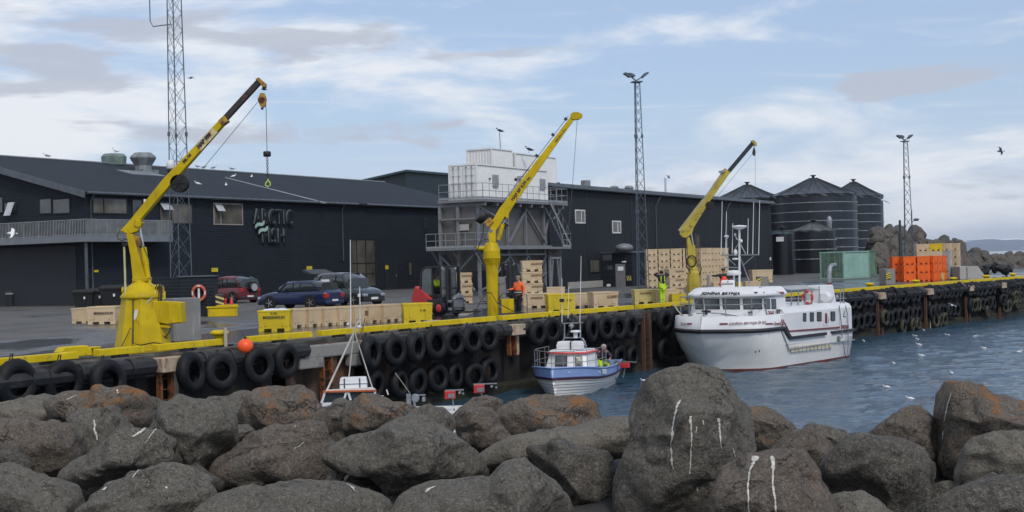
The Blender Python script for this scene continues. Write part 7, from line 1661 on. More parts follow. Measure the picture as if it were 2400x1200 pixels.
# dark blue estate, seen from the rear left side, nose to the left
p1_, p2_ = G(636, 722), G(733, 723.5); v = (p1_-p2_); ay = math.atan2(v.y, v.x)
cc = (p1_+p2_)/2; cy_ = R(152); fw = Vector((math.cos(cy_), math.sin(cy_), 0)); lf = Vector((-fw.y, fw.x, 0))
est = [(-2.28, .80, .80, .86, .5), (-2.20, .95, .97, .93, .80), (-1.95, .96, 1.36, .97, .74), (-1.3, .96, 1.45, 1, .76), (-.4, .94, 1.46, 1, .77), (.35, .92, 1.42, 1, .76), (.80, .91, 1.20, 1, .80), (1.28, .90, .92, .99, .84), (1.9, .78, .78, .94, .8), (2.22, .62, .62, .80, .6)]
c1_ = car('parked_estate_car', 'dark blue estate car parked with its rear three-quarter to the camera', cc-lf*(-.75)+Vector((.95, 0, 0)), cy_, carpaint('dark_blue_car_paint', (.008, .018, .075)), 4.5, 1.77, 1.47, est, (-1.32, 1.33), .33, roofrack=True); c1_.scale = (1.08,)*3
p = G(858, 716); van = [(-2.1, 1.0, 1.0, .95, .8), (-2.05, 1.05, 1.70, .98, .80), (-1.4, 1.05, 1.80, 1, .82), (-.4, 1.04, 1.82, 1, .82), (.35, 1.02, 1.78, 1, .80), (.85, 1.0, 1.50, 1, .82), (1.35, .99, 1.02, .99, .85), (1.85, .86, .86, .95, .8), (2.15, .62, .62, .84, .6)]
vy = R(-52); fw = Vector((math.cos(vy), math.sin(vy), 0)); c2_ = car('parked_van', 'dark grey compact van facing the camera behind the blue estate car', G(822, 717)+Vector((-.3, 1.5, 0)), R(-42), carpaint('anthracite_paint', (.022, .030, .040)), 4.3, 1.8, 1.85, van, (-1.4, 1.4), .33, kind='van'); c2_.scale = (1.08,)*3
g = MB(); g.ext([(-2.05, -.82, 1.75), (-2.1, .82, 1.75), (-3.0, .82, 2.0), (-2.95, -.82, 2.0)], (0, 0, .05)); g.build('open_tailgate', m_blackpaint, c2_)
for sd in (1, -1): g = MB(); g.bar((-2.05, sd*.8, 1.75), (-3.0, sd*.8, 2.0), .1); g.build('tailgate_frame', m_blackpaint, c2_)
suv = [(-2.0, .95, .95, .93, .8), (-1.95, 1.05, 1.55, .95, .76), (-1.3, 1.05, 1.72, 1, .78), (-.3, 1.04, 1.74, 1, .78), (.4, 1.02, 1.68, 1, .78), (.85, 1.0, 1.4, 1, .80), (1.2, .99, 1.02, .99, .84), (1.8, .92, .92, .95, .85), (2.1, .7, .7, .85, .7)]
p = G(556, 710); c3_ = car('parked_off_roader', 'dark red off-road car with spare wheel on its back door', Vector((p.x-.6, p.y+.8, 0)), R(140), carpaint('dark_red_car_paint', (.13, .008, .014)), 4.1, 1.75, 1.75, suv, (-1.25, 1.3), .36, kind='suv'); c3_.scale = (1.08,)*3
g = MB(); g.lathe([(.2, -.10), (.33, -.10), (.36, -.05), (.36, .05), (.33, .10), (.2, .10)], 24, (-2.12, -.15, 1.0), axis='x'); sw = g.build('spare_wheel', m_tyre, c3_); g = MB(); g.lathe([(.24, -.02), (.25, .02)], 20, (-2.24, -.15, 1.0), axis='x'); g.build('rim', m_steel, sw)
ts = thing('roof_sign', 'small white sign box on the roof of the blue estate car', 'sign', P(762, 658, c1_.location.y-.5), R(-20)); g = MB(); g.box((0, 0, 0), (.5, .16, .13)); g.build('box', m_white, ts, bevel=.03)
# ---- forklifts
def forklift(label, loc, yaw, body, sc=1.0, bright=True):
    """local -y faces the camera side of the mast"""
    t = thing('forklift', label, 'forklift', loc, yaw, 'forklifts working on the quay'); t.scale = (sc,)*3
    g = MB(); g.ext([(-1.25, -.52, .3), (.1, -.52, .25), (.05, -.52, .72), (-.62, -.52, 1.15), (-1.05, -.52, 1.32), (-1.3, -.52, .8)], (0, 1.14, 0)); g.build('counterweight', body, t, bevel=.05)
    g = MB(); g.box((.18, .0, .5), (.95, 1.05, .45)); g.box((.15, 0, .8), (.7, .8, .3)); g.build('chassis', m_darkmetal, t, bevel=.04)
    g = MB(); 
    for y in (-.48, .48):
        g.bar((-.72, y, 1.1), (-.60, y, 2.0), .07); g.bar((-.60, y, 2.0), (-.35, y, 2.16), .07); g.bar((-.35, y, 2.16), (.55, y, 2.16), .07); g.bar((.55, y, 2.16), (.60, y, .7), .06); g.bar((.05, y, 2.16), (.10, y, .7), .06)
    g.box((.1, 0, 2.17), (.95, 1.0, .05)); 
    for k_ in range(5): g.bar((-.3+.2*k_, -.45, 2.2), (-.3+.2*k_, .45, 2.2), .03)
    g.build('cab_frame', m_blackpaint, t)
    g = MB(); g.box((.605, 0, 1.45), (.01, .9, 1.35)); g.box((-.30, -.48, 1.5), (.60, .01, 1.2)); g.build('cab_glass', M('cab_glass', (.10, .12, .12), .05, spec=.9) if 'cab_glass' not in bpy.data.materials else bpy.data.materials['cab_glass'], t)
    g = MB()
    for y in (-.36, .36): g.box((.88, y, 1.15), (.14, .10, 2.1)); g.box((.98, y*.75, 1.1), (.10, .08, 1.9))
    for z in (.3, 1.2, 2.15): g.box((.92, 0, z), (.1, .8, .08))
    g.build('mast', m_blackpaint, t, bevel=.01)
    g = MB(); g.box((1.1, 0, .62), (.12, 1.05, .12)); g.box((1.1, 0, .28), (.12, 1.05, .12)); g.box((1.14, 0, .58), (.14, .62, .5)); g.build('carriage', m_galvgrey, t, bevel=.02)
    g = MB(); g.box((1.2, 0, .82), (.16, .5, .16)); g.tube([(1.2, -.3, .7), (1.22, 0, .95), (1.2, .3, .7)], .06, 8); g.build('rotator_head', m_galv, t, bevel=.03)
    for y in (-.32, .32): g = MB(); g.box((1.65, y, .14), (1.1, .12, .05)); g.box((1.16, y, .4), (.06, .12, .5)); g.build('fork', m_darkmetal, t)
    for x, r_ in ((-.68, .26), (.55, .33)):
        for y in (-.5, .5): w_ = MB(); w_.lathe([(r_*.6, -.12), (r_, -.10), (r_, .10), (r_*.6, .12)], 24, (x, y, r_), axis='y'); o_ = w_.build('wheel', m_tyre, t); w_ = MB(); w_.lathe([(r_*.58, -.1), (r_*.5, -.13), (.05, -.13)], 16, (x, y, r_), axis='y'); w_.build('hub', body, o_)
    g = MB(); g.box((-.15, 0, 1.0), (.45, .5, .12)); g.box((-.38, 0, 1.3), (.10, .48, .55)); g.build('seat', m_black, t, bevel=.03)
    for y in (-.4, .4): g = MB(); g.lathe([(.07, -.03), (.08, .03)], 12, (.62, y, 2.1), axis='x'); g.build('work_lamp', m_steel, t)
    return t
p = G(1022, 740); f1 = forklift('red and black forklift facing the kerb, driver inside, right of the parked cars', Vector((p.x+.12, p.y+1.0, 0)), R(-42), m_red, 1.02)
p = G(1222, 712); f2 = forklift('dark forklift half hidden behind the tan stack and the man in orange', Vector((p.x, p.y+2.2, 0)), R(-150), m_darkmetal, 1.06)
# ================================================================ people
def skinned(name, verts, edges, mat, parent=None, root=0, sub=1):
    """verts = [(co, radius)]; one continuous surface grown along the edges"""
    me = bpy.data.meshes.new(name); me.from_pydata([v[0] for v in verts], edges, []); o = bpy.data.objects.new(name, me); C.objects.link(o)
    if parent: o.parent = parent
    s = o.modifiers.new('skin', 'SKIN'); s.use_smooth_shade = True
    for i, (c_, r) in enumerate(verts): me.skin_vertices[0].data[i].radius = (r, r) if not isinstance(r, tuple) else r; me.skin_vertices[0].data[i].use_root = (i == root)
    if sub: m_ = o.modifiers.new('sub', 'SUBSURF'); m_.levels = m_.render_levels = sub
    me.materials.append(mat); return o
def person(label, loc, yaw, J, mats, group=None, extra=None, boots=True, sleeves=True):
    """J: joints. faces -y. mats: skin, jacket, trousers, hat/hair, boots"""
    t = bpy.data.objects.new('person', None)
    V_ = []; E = []
    def add(c_, r, par=None):
        V_.append((Vector(c_), r)); 
        if par is not None: E.append((par, len(V_)-1))
        return len(V_)-1
    hip = add(J['hip'], .13); wst = add(J['waist'], .125, hip); ch = add(J['chest'], .15, wst); nk = add(J['neck'], .055, ch); hd0 = add(J['head']+Vector((0, 0, -.05)), .075, nk); hd = add(J['head']+Vector((0, 0, .02)), .098, hd0); ht = add(J['head']+Vector((0, .01, .10)), .07, hd)
    fd = J.get('face', Vector((0, -1, 0))); add(J['head']+fd*.105+Vector((0, 0, -.01)), .014, hd)          # nose
    sdv = fd.cross(Vector((0, 0, 1))).normalized()
    for s_ in (-1, 1): add(J['head']+sdv*.095*s_, .018, hd)                                               # ears
    for sd in ('l', 'r'):
        sh_ = add(J['sh_'+sd], .062, ch); el = add(J['el_'+sd], .045, sh_); wr_ = add(J['wr_'+sd], .030, el); d = (J['wr_'+sd]-J['el_'+sd]).normalized(); a_, b_ = ortho(d)
        pm = add(J['wr_'+sd]+d*.07, (.040, .022), wr_)
        for k_, (s2, ln) in enumerate(((-.030, .06), (-.011, .075), (.010, .08), (.028, .07))): f0 = add(J['wr_'+sd]+d*.10+a_*s2, .0095, pm); f1 = add(J['wr_'+sd]+d*(.10+ln*.5)+a_*s2*1.1+b_*.008, .009, f0); add(J['wr_'+sd]+d*(.10+ln)+a_*s2*1.1+b_*.03, .008, f1)
        th = add(J['wr_'+sd]+d*.045-a_*.05, .011, pm); add(J['wr_'+sd]+d*.075-a_*.062+b_*.015, .009, th)
        kn = add(J['kn_'+sd], .062, hip) if False else add(J['hp_'+sd], .095, hip); k2 = add(J['kn_'+sd], .062, kn); an = add(J['an_'+sd], .042, k2); add(J['an_'+sd]+J.get('toe', Vector((0, -1, 0)))*.15+Vector((0, 0, -.045)), .036, an)
    o = skinned('person', V_, E, mats[0]); o.location = loc; o.rotation_euler = (0, 0, yaw); tag(o, label, 'person', group)
    bpy.data.objects.remove(t)
    jk = [(J['hip']+Vector((0, 0, .02)), .165), (J['waist'], .165), (J['chest'], .185), (J['neck']+Vector((0, 0, -.03)), .085)]; je = [(0, 1), (1, 2), (2, 3)]
    for sd in ('l', 'r'):
        n_ = len(jk); jk += [(J['sh_'+sd], .088), (J['el_'+sd], .066), (J['el_'+sd].lerp(J['wr_'+sd], .9), .050)]; je += [(2, n_), (n_, n_+1), (n_+1, n_+2)]
    jacket = skinned('jacket', jk, je, mats[1], o)
    tr = [(J['hip']+Vector((0, 0, .0)), .185)]; te = []
    for sd in ('l', 'r'): n_ = len(tr); tr += [(J['hp_'+sd], .130), (J['kn_'+sd], .085), (J['an_'+sd]+Vector((0, 0, .05)), .070)]; te += [(0, n_), (n_, n_+1), (n_+1, n_+2)]
    skinned('trousers', tr, te, mats[2], o)
    for sd in ('l', 'r'):
        a = J['an_'+sd]; tv = J.get('toe', Vector((0, -1, 0))); skinned('boot', [(a+Vector((0, 0, .10)), .080), (a+Vector((0, 0, -.02)), .078), (a+tv*.18+Vector((0, 0, -.035)), .062)], [(0, 1), (1, 2)], mats[4], o)
    g = MB(); hc = J['head']; g.ell(hc+Vector((0, .012, .045)), (.112, .120, .100)); g.build('hat' if len(mats) > 5 else 'hair', mats[3], o)
    g = MB()
    for s_ in (-1, 1): g.ell(hc+fd*.092+sdv*.035*s_+Vector((0, 0, .012)), (.012, .012, .009), 0, 8, 6)
    g.build('eyes', m_ink, o)
    return o
def vec(*a): return Vector(a)
def stand(**k):
    J = dict(hip=vec(0, 0, .93), waist=vec(0, .0, 1.08), chest=vec(0, .01, 1.30), neck=vec(0, 0, 1.47), head=vec(0, -.03, 1.60), sh_l=vec(.19, 0, 1.38), el_l=vec(.24, .02, 1.12), wr_l=vec(.24, -.08, .88), sh_r=vec(-.19, 0, 1.38), el_r=vec(-.24, .02, 1.12), wr_r=vec(-.24, -.08, .88),
             hp_l=vec(.09, 0, .84), kn_l=vec(.10, -.02, .48), an_l=vec(.11, .02, .09), hp_r=vec(-.09, 0, .84), kn_r=vec(-.10, -.02, .48), an_r=vec(-.11, .02, .09)); J.update(k); return J
m_hivis = M('orange_hi_vis', (.90, .16, .04), .6, var=.12, vs=6); m_navyc = M('navy_workwear', (.012, .014, .022), .8, var=.2, vs=6); m_limeb = M('lime_oilskin', (.50, .72, .02), .45, var=.15, vs=6); m_boot = M('rubber_boot', (.02, .02, .02), .5)
m_hair = M('greying_hair', (.20, .17, .14), .8); m_cap = M('dark_cap', (.012, .014, .02), .7); m_reflect = M('reflective_band', (.5, .52, .5), .4); m_oroj = M('orange_red_oilskin', (.85, .06, .03), .5); m_dkjk = M('dark_jacket', (.02, .018, .02), .8); m_plum = M('plum_jumper', (.05, .03, .05), .9)
# man in orange at the middle crane
p = G(1217, 738); p.z = 0
o = person('man in orange hi-vis jacket and dark trousers standing by the middle crane', p, R(-35), stand(wr_l=vec(.28, -.05, .90), el_l=vec(.27, .05, 1.12), wr_r=vec(-.30, -.30, 1.12), el_r=vec(-.26, .02, 1.14), kn_l=vec(.06, -.04, .48), an_l=vec(.05, 0, .09)), (m_skin, m_hivis, m_navyc, m_hair, m_boot), 'people at work on the harbour')
g = MB(); g.lathe([(.205, 0), (.208, .13)], 24, (0, 0, .94)); g.build('jacket_hem', m_navyc, o); g = MB(); g.lathe([(.211, .04), (.211, .08)], 24, (0, 0, .94)); g.build('reflective_band', m_reflect, o)
# man in lime trousers with both arms up at his hat
p = G(1553, 712); p.z = 0
o = person('man in lime yellow oilskin trousers with both arms raised to his head', p, R(195), stand(head=vec(.0, -.07, 1.58), neck=vec(0, -.03, 1.46), el_l=vec(.40, -.05, 1.50), wr_l=vec(.16, -.12, 1.60), el_r=vec(-.40, -.02, 1.47), wr_r=vec(-.17, -.12, 1.60), sh_l=vec(.19, 0, 1.42), sh_r=vec(-.19, 0, 1.42), kn_l=vec(.06, -.03, .48), an_l=vec(.06, 0, .09), kn_r=vec(-.07, -.03, .48), an_r=vec(-.07, 0, .09)), (m_skin, m_navyc, m_limeb, m_cap, m_limeb, 1), 'people at work on the harbour')
g = MB(); g.loft([[Vector((x*k, y*k, z)) for x, y in [(math.cos(a)*.18, math.sin(a)*.14) for a in [R(30*q) for q in range(12)]]] for z, k in ((.80, 1.0), (1.0, 1.02), (1.22, .9))], 0, True); g.build('bib', m_limeb, o); g = MB(); g.box((0, .02, .98), (.06, .4, .5)) if False else g.box((-.10, .12, 1.28), (.04, .03, .3)); g.box((.10, .12, 1.28), (.04, .03, .3)); g.build('braces', m_limeb, o)
# man in orange overalls behind the big boat roof
p = G(1697, 706); p.z = 0
o = person('man in red-orange overalls and dark jacket behind the big boat, pointing left', p, R(10), stand(el_r=vec(-.42, -.05, 1.34), wr_r=vec(-.70, -.10, 1.36), el_l=vec(.30, .02, 1.15)), (m_skin, m_dkjk, m_oroj, m_cap, m_boot, 1), 'people at work on the harbour')
g = MB(); g.loft([[Vector((x*k, y*k, z)) for x, y in [(math.cos(a)*.20, math.sin(a)*.19) for a in [R(30*q) for q in range(12)]]] for z, k in ((.84, 1.0), (1.05, 1.02), (1.30, .85))], 0, True); g.build('bib', m_oroj, o)
# man bending in the blue boat
q_ = sl(1432, 868, x=-4.0); p = MWS @ Vector((-4.0, q_.y-.42, .30))
J = stand(hip=vec(0, .0, .62), waist=vec(0, -.06, .76), chest=vec(0, -.20, .93), neck=vec(0, -.30, 1.04), head=vec(.0, -.36, 1.16), sh_l=vec(.19, -.22, 1.0), sh_r=vec(-.19, -.22, 1.0), el_l=vec(.30, -.36, .80), wr_l=vec(.16, -.55, .72), el_r=vec(-.32, -.34, .82), wr_r=vec(-.38, -.58, .86), hp_l=vec(.10, -.02, .55), kn_l=vec(.16, -.38, .50), an_l=vec(.14, -.28, .09), hp_r=vec(-.10, -.02, .55), kn_r=vec(-.16, -.38, .50), an_r=vec(-.14, -.28, .09))
person('man in plum jumper, pale cap and lime oilskins bending at the blue boat side', p+Vector((0, 0, .1)), R(20), J, (m_skin, m_plum, m_limeb, M('pale_pink_cap', (.45, .33, .30), .8), m_boot, 1), 'people at work on the harbour')
# forklift driver
pd = f1.location+Matrix.Rotation(f1.rotation_euler.z, 3, 'Z') @ Vector((-.12, 0, .50))
J = stand(hip=vec(0, 0, .62), waist=vec(0, .0, .76), chest=vec(0, 0, .98), neck=vec(0, 0, 1.13), head=vec(0, -.02, 1.25), sh_l=vec(.19, 0, 1.06), sh_r=vec(-.19, 0, 1.06), el_l=vec(.24, -.14, .84), wr_l=vec(.12, -.36, .88), el_r=vec(-.24, -.14, .84), wr_r=vec(-.12, -.36, .88), hp_l=vec(.10, -.05, .60), kn_l=vec(.13, -.40, .60), an_l=vec(.13, -.42, .22), hp_r=vec(-.10, -.05, .60), kn_r=vec(-.13, -.40, .60), an_r=vec(-.13, -.42, .22))
person('forklift driver in lime yellow jacket seated inside the red forklift', pd, f1.rotation_euler.z+R(90), J, (m_skin, m_limeb, m_navyc, m_hair, m_boot), 'people at work on the harbour')

# ================================================================ birds
m_gw = M('gull_white', (.72, .73, .74), .7, var=.04); m_gg = M('gull_grey', (.26, .29, .33), .7, var=.08); m_beak = M('beak_yellow', (.6, .35, .04), .5); m_crow = M('raven_black', (.008, .012, .018), .5)
def bird(label, loc, yaw, mode='stand', sc=1.0, mb=m_gw, mw=m_gg, cat='gull', group='gulls'):
    t = thing('gull' if cat == 'gull' else 'raven', label, cat, loc, yaw, group); t.scale = (sc,)*3
    z0 = {'stand': .17, 'float': .04, 'fly': 0}[mode]; tilt = .35 if mode == 'stand' else .08
    rings = []
    for f, r in ((0, .012), (.1, .035), (.28, .075), (.5, .088), (.68, .075), (.80, .045), (.88, .034)):
        x = -.26+.46*f; zc_ = z0+(f-.4)*tilt*.4+.02; rings.append([Vector((x, r*math.cos(a)*.9, zc_+r*math.sin(a))) for a in [R(36*k) for k in range(10)]])
    hx, hz_ = .17, z0+(.5)*tilt*.4+(.11 if mode != 'fly' else .02)
    if mode != 'fly': rings.append([Vector((.155, .030*math.cos(a), z0+.10+.03*math.sin(a))) for a in [R(36*k) for k in range(10)]])
    g = MB(); g.loft(rings, 0, True); g.ell((hx+(.06 if mode == 'fly' else 0), 0, hz_+(.0 if mode == 'fly' else .0)), (.048, .040, .042)); g.build('body', mb, t)
    g = MB(); bx = hx+(.06 if mode == 'fly' else 0)+.04; g.tube([(bx, 0, hz_-.005), (bx+.05, 0, hz_-.012)], [.012, .003], 6); g.build('beak', m_beak if cat == 'gull' else mb, t)
    if mode == 'fly':
        for s_ in (-1, 1):
            g = MB(); q = [(.10, .05, .02), (.12, .30, .10), (.04, .62, .06), (-.10, .72, .02), (-.04, .45, .07), (-.06, .25, .08), (-.08, .05, .02)]; g.ext([(x, y*s_, z) for x, y, z in q], (0, 0, .010)); g.build('wing', mw, t)
    else:
        for s_ in (-1, 1):
            g = MB(); g.loft([[Vector((x, s_*(y+.012*math.cos(a)), z0+dz+h*math.sin(a))) for a in [R(45*k) for k in range(8)]] for x, y, dz, h in ((.10, .055, .05, .02), (.02, .078, .045, .055), (-.12, .068, .01, .045), (-.26, .03, -.01, .018), (-.33, .012, -.015, .006))], 0, True); g.build('wing', mw, t)
        if mode == 'stand':
            g = MB()
            for s_ in (-.03, .03): g.tube([(0, s_, z0-.04), (.01, s_, 0)], .008, 5); g.box((.03, s_, .004), (.06, .04, .008))
            g.build('legs', m_beak if cat == 'gull' else mb, t)
    return t
def roofbird(px, py, lab, yaw, sc=1.2, **k):
    q = roofpt(px, py); w_ = OA+Vector((.5*q.x-.866*q.y, .866*q.x+.5*q.y, q.z)); bird(lab, w_+Vector((0, 0, -.02)), yaw, 'stand', sc, group='gulls resting on the hall roof', **k)
def ridgebird(px, lab, yaw, sc=1.35, dz=.32):
    x = ridgept(px); w_ = OA+Vector((.5*x-.866*15, .866*x+7.5, HR+dz)); bird(lab, w_, yaw, 'stand', sc, group='gulls resting on the hall roof')
ridgebird(107, 'lone pale gull far left on the roof ridge', R(200), 1.3); ridgebird(461, 'grey gull on the ridge just right of the mast', R(150)); ridgebird(480, 'second gull on the ridge right of the mast', R(10), 1.3); ridgebird(502, 'third gull on the ridge, facing right', R(0), 1.3); ridgebird(541, 'gull on the ridge above the pale flashing strip', R(190), 1.4)
x = ridgept(261)+.5; bird('white gull standing on the greenish round roof ventilator', OA+Vector((.5*x-.866*15, .866*x+7.5, HR+1.15)), R(160), 'stand', 1.5, mw=m_gw, group='gulls resting on the hall roof')
for px, py, lab, yw in ((463, 436, 'white gull crouching on the roof slope below the mast', 200), (530, 439, 'white gull on the roof slope left of the flashing strip', 100), (548, 418, 'white gull at the top of the pale flashing strip', 30), (590, 419, 'white gull near the ridge, left of the hanging hook', 90)): roofbird(px, py, lab, R(yw), mw=m_gw)
pc_ = P(1171, 313, 111.5); bird('black raven perched on the bent pipe of the white container', pc_-Vector((0, 0, .02)), R(170), 'stand', 1.35, m_crow, m_crow, 'raven', 'ravens')
pc_ = P(1240, 358, 114); bird('black raven hunched on the second upper white container', pc_, R(185), 'stand', 1.5, m_crow, m_crow, 'raven', 'ravens')
for px, py, d, yw, roll, lab, sc in ((447, 183, 70, 20, .1, 'gull gliding in the blue sky right of the tall mast', .75), (2345, 355, 75, -30, -.35, 'dark gull flying in the sky at the far right', .8), (28, 548, 45, 20, .4, 'white gull flying in front of the balcony at the far left', .65), (2068, 470, 70, 60, .5, 'gull flying in front of the right dark tank edge', .7), (2232, 716, 70, 30, .3, 'gull flying low in front of the far tyres', .45)):
    b_ = bird(lab, P(px, py, d), R(yw), 'fly', sc, m_gg if px > 2300 else m_gw, m_gg if px > 2000 or px < 500 and py < 300 else m_gw, group='gulls in flight'); b_.rotation_euler = (roll, .1, R(yw))
for px, py, lab, yw in ((2132, 935, 'largest gull floating nearest, below the other floating gulls', 170), (2077, 908, 'gull floating second nearest, left of the largest one', 170), (2230, 875, 'gull floating alone at the right middle of the water', 90), (2095, 853, 'small gull floating above the second nearest one', 100), (2159, 834, 'gull floating in the middle of the group', 180), (2153, 808, 'gull floating just above the middle one', 160), (2220, 786, 'gull floating left of the farthest right pair', 160), (2150, 796, 'small gull floating below the quay ladder', 120),
        (2144, 788, 'small far gull floating near the quay wall, left', 150), (2165, 775, 'far gull floating at the foot of the second far ladder', 100), (2287, 789, 'far gull floating right, near the last far ladder', 10), (2024, 800, 'gull floating by the stern of the big boat', 100), (2306, 817, 'gull floating at the right beyond the middle', 170), (2390, 825, 'gull floating at the right edge of the photo', 0), (1508, 893, 'gull floating between the blue boat and the giant boulder', 160)):
    p = G(px, py, WATER); bird(lab, p+Vector((0, 0, -.02)), R(yw), 'float', .62, mw=m_gw if (px+py) % 2 else m_gg, group='gulls floating on the water')
# ================================================================ foreground boulders
def rock_mat(name, base, warm, lich=0.0, seed=0):
    m = bpy.data.materials.new(name); m.use_nodes = True; t = m.node_tree; n = t.nodes; l = t.links; b = n['Principled BSDF']
    b.inputs['Roughness'].default_value = .82; b.inputs['Specular IOR Level'].default_value = .3
    tcn = n.new('ShaderNodeTexCoord'); mp = n.new('ShaderNodeMapping'); mp.inputs['Location'].default_value = (seed*3.1, seed*1.7, seed); l.new(tcn.outputs['Object'], mp.inputs[0])
    def nz(s, d=6, r=.6, dist=0):
        x = n.new('ShaderNodeTexNoise'); x.inputs['Scale'].default_value = s; x.inputs['Detail'].default_value = d; x.inputs['Roughness'].default_value = r; x.inputs['Distortion'].default_value = dist; l.new(mp.outputs[0], x.inputs['Vector']); return x.outputs['Fac']
    def mr(v, a, b_, c_=0., d_=1.):
        x = n.new('ShaderNodeMapRange'); x.inputs['From Min'].default_value = a; x.inputs['From Max'].default_value = b_; x.inputs['To Min'].default_value = c_; x.inputs['To Max'].default_value = d_; l.new(v, x.inputs['Value']); return x.outputs[0]
    def mix(f, a, c_):
        x = n.new('ShaderNodeMix'); x.data_type = 'RGBA'; l.new(f, x.inputs[0])
        for i, v in ((6, a), (7, c_)):
            if isinstance(v, tuple): x.inputs[i].default_value = (*v, 1)
            else: l.new(v, x.inputs[i])
        return x.outputs[2]
    col = mix(mr(nz(2.2, 7), .35, .68), base, warm)
    col = mix(mr(nz(1.3, 4), .5, .7, 0, .6), col, tuple(x*y for x, y in zip(base, (1.35, 1.28, 1.2)))); col = mix(mr(nz(9, 6, .7), .5, .72, 0, .6), col, tuple(x*.45 for x in base))
    v = n.new('ShaderNodeTexVoronoi'); v.inputs['Scale'].default_value = 75; l.new(mp.outputs[0], v.inputs['Vector'])      # pale crystals
    cr = mr(v.outputs['Distance'], .13, .25, 1, 0); mm = n.new('ShaderNodeMath'); mm.operation = 'MULTIPLY'; l.new(cr, mm.inputs[0]); l.new(mr(nz(22, 3), .45, .6), mm.inputs[1])
    col = mix(mr(nz(36, 5, .85), .50, .62, 0, .6), col, (.27, .26, .235)); col = mix(mr(nz(50, 4, .8), .52, .63, 0, .65), col, (.025, .024, .023)); col = mix(mm.outputs[0], col, (.36, .35, .32))
    v2 = n.new('ShaderNodeTexVoronoi'); v2.inputs['Scale'].default_value = 42; l.new(mp.outputs[0], v2.inputs['Vector'])     # gas holes
    hole = mr(v2.outputs['Distance'], .12, .22, 1, 0); m3 = n.new('ShaderNodeMath'); m3.operation = 'MULTIPLY'; l.new(hole, m3.inputs[0]); l.new(mr(nz(4, 3), .48, .6), m3.inputs[1])
    col = mix(m3.outputs[0], col, (.018, .017, .016))
    crk = n.new('ShaderNodeMath'); crk.operation = 'ABSOLUTE'; c0_ = n.new('ShaderNodeMath'); c0_.operation = 'SUBTRACT'; c0_.inputs[1].default_value = .5; l.new(nz(1.9, 7, .6, .6), c0_.inputs[0]); l.new(c0_.outputs[0], crk.inputs[0])
    ck = n.new('ShaderNodeMath'); ck.operation = 'MULTIPLY'; l.new(mr(crk.outputs[0], .002, .008, .75, 0), ck.inputs[0]); l.new(mr(nz(1.6, 2), .54, .64), ck.inputs[1]); col = mix(ck.outputs[0], col, (.016, .014, .013))
    g_ = n.new('ShaderNodeNewGeometry'); sp = n.new('ShaderNodeSeparateXYZ'); l.new(g_.outputs['Normal'], sp.inputs[0])
    lic = mr(nz(6, 9, .7), .58, .66, 0, .5); col = mix(lic, col, (.20, .195, .175))
    if lich:
        up = mr(sp.outputs[2], -.2, .6); x = n.new('ShaderNodeMath'); x.operation = 'MULTIPLY'; l.new(up, x.inputs[0]); l.new(mr(nz(3.0, 9, .75, .5), .62-lich*.10, .70-lich*.10, 0, .8), x.inputs[1])
        col = mix(x.outputs[0], col, (.26, .115, .035))
    l.new(col, b.inputs['Base Color'])
    prev = None
    for s, d, st_, dist in ((5, 6, .8, .09), (26, 8, .9, .032), (90, 3, .6, .007)):
        bp = n.new('ShaderNodeBump'); bp.inputs['Strength'].default_value = st_; bp.inputs['Distance'].default_value = dist; l.new(nz(s, d, .65), bp.inputs['Height'])
        if prev: l.new(prev.outputs[0], bp.inputs['Normal'])
        prev = bp
    bp = n.new('ShaderNodeBump'); bp.inputs['Strength'].default_value = .9; bp.inputs['Distance'].default_value = .03; bp.invert = True; l.new(ck.outputs[0], bp.inputs['Height']); l.new(prev.outputs[0], bp.inputs['Normal']); prev = bp
    bp = n.new('ShaderNodeBump'); bp.inputs['Strength'].default_value = .7; bp.inputs['Distance'].default_value = .012; bp.invert = True; l.new(m3.outputs[0], bp.inputs['Height']); l.new(prev.outputs[0], bp.inputs['Normal']); prev = bp
    l.new(prev.outputs[0], b.inputs['Normal']); return m
RM = {'g': rock_mat('basalt_grey', (0.110, 0.101, 0.085), (0.146, 0.130, 0.105), 0, 1), 'b': rock_mat('basalt_brown', (0.110, 0.091, 0.073), (0.144, 0.114, 0.089), .35, 2),
      'o': rock_mat('lichened_basalt', (0.114, 0.099, 0.080), (0.146, 0.119, 0.094), 1.0, 3), 'l': rock_mat('pale_basalt', (0.146, 0.133, 0.107), (0.177, 0.163, 0.132), 0, 4), 'd': rock_mat('dark_basalt', (0.078, 0.071, 0.060), (0.104, 0.093, 0.076), 0, 5)}
m_drop = M('bird_droppings', (.50, .49, .45), .85, var=.3, vs=60, dirt=(.2, .19, .17), dlo=.55, dhi=.7, ds=50)
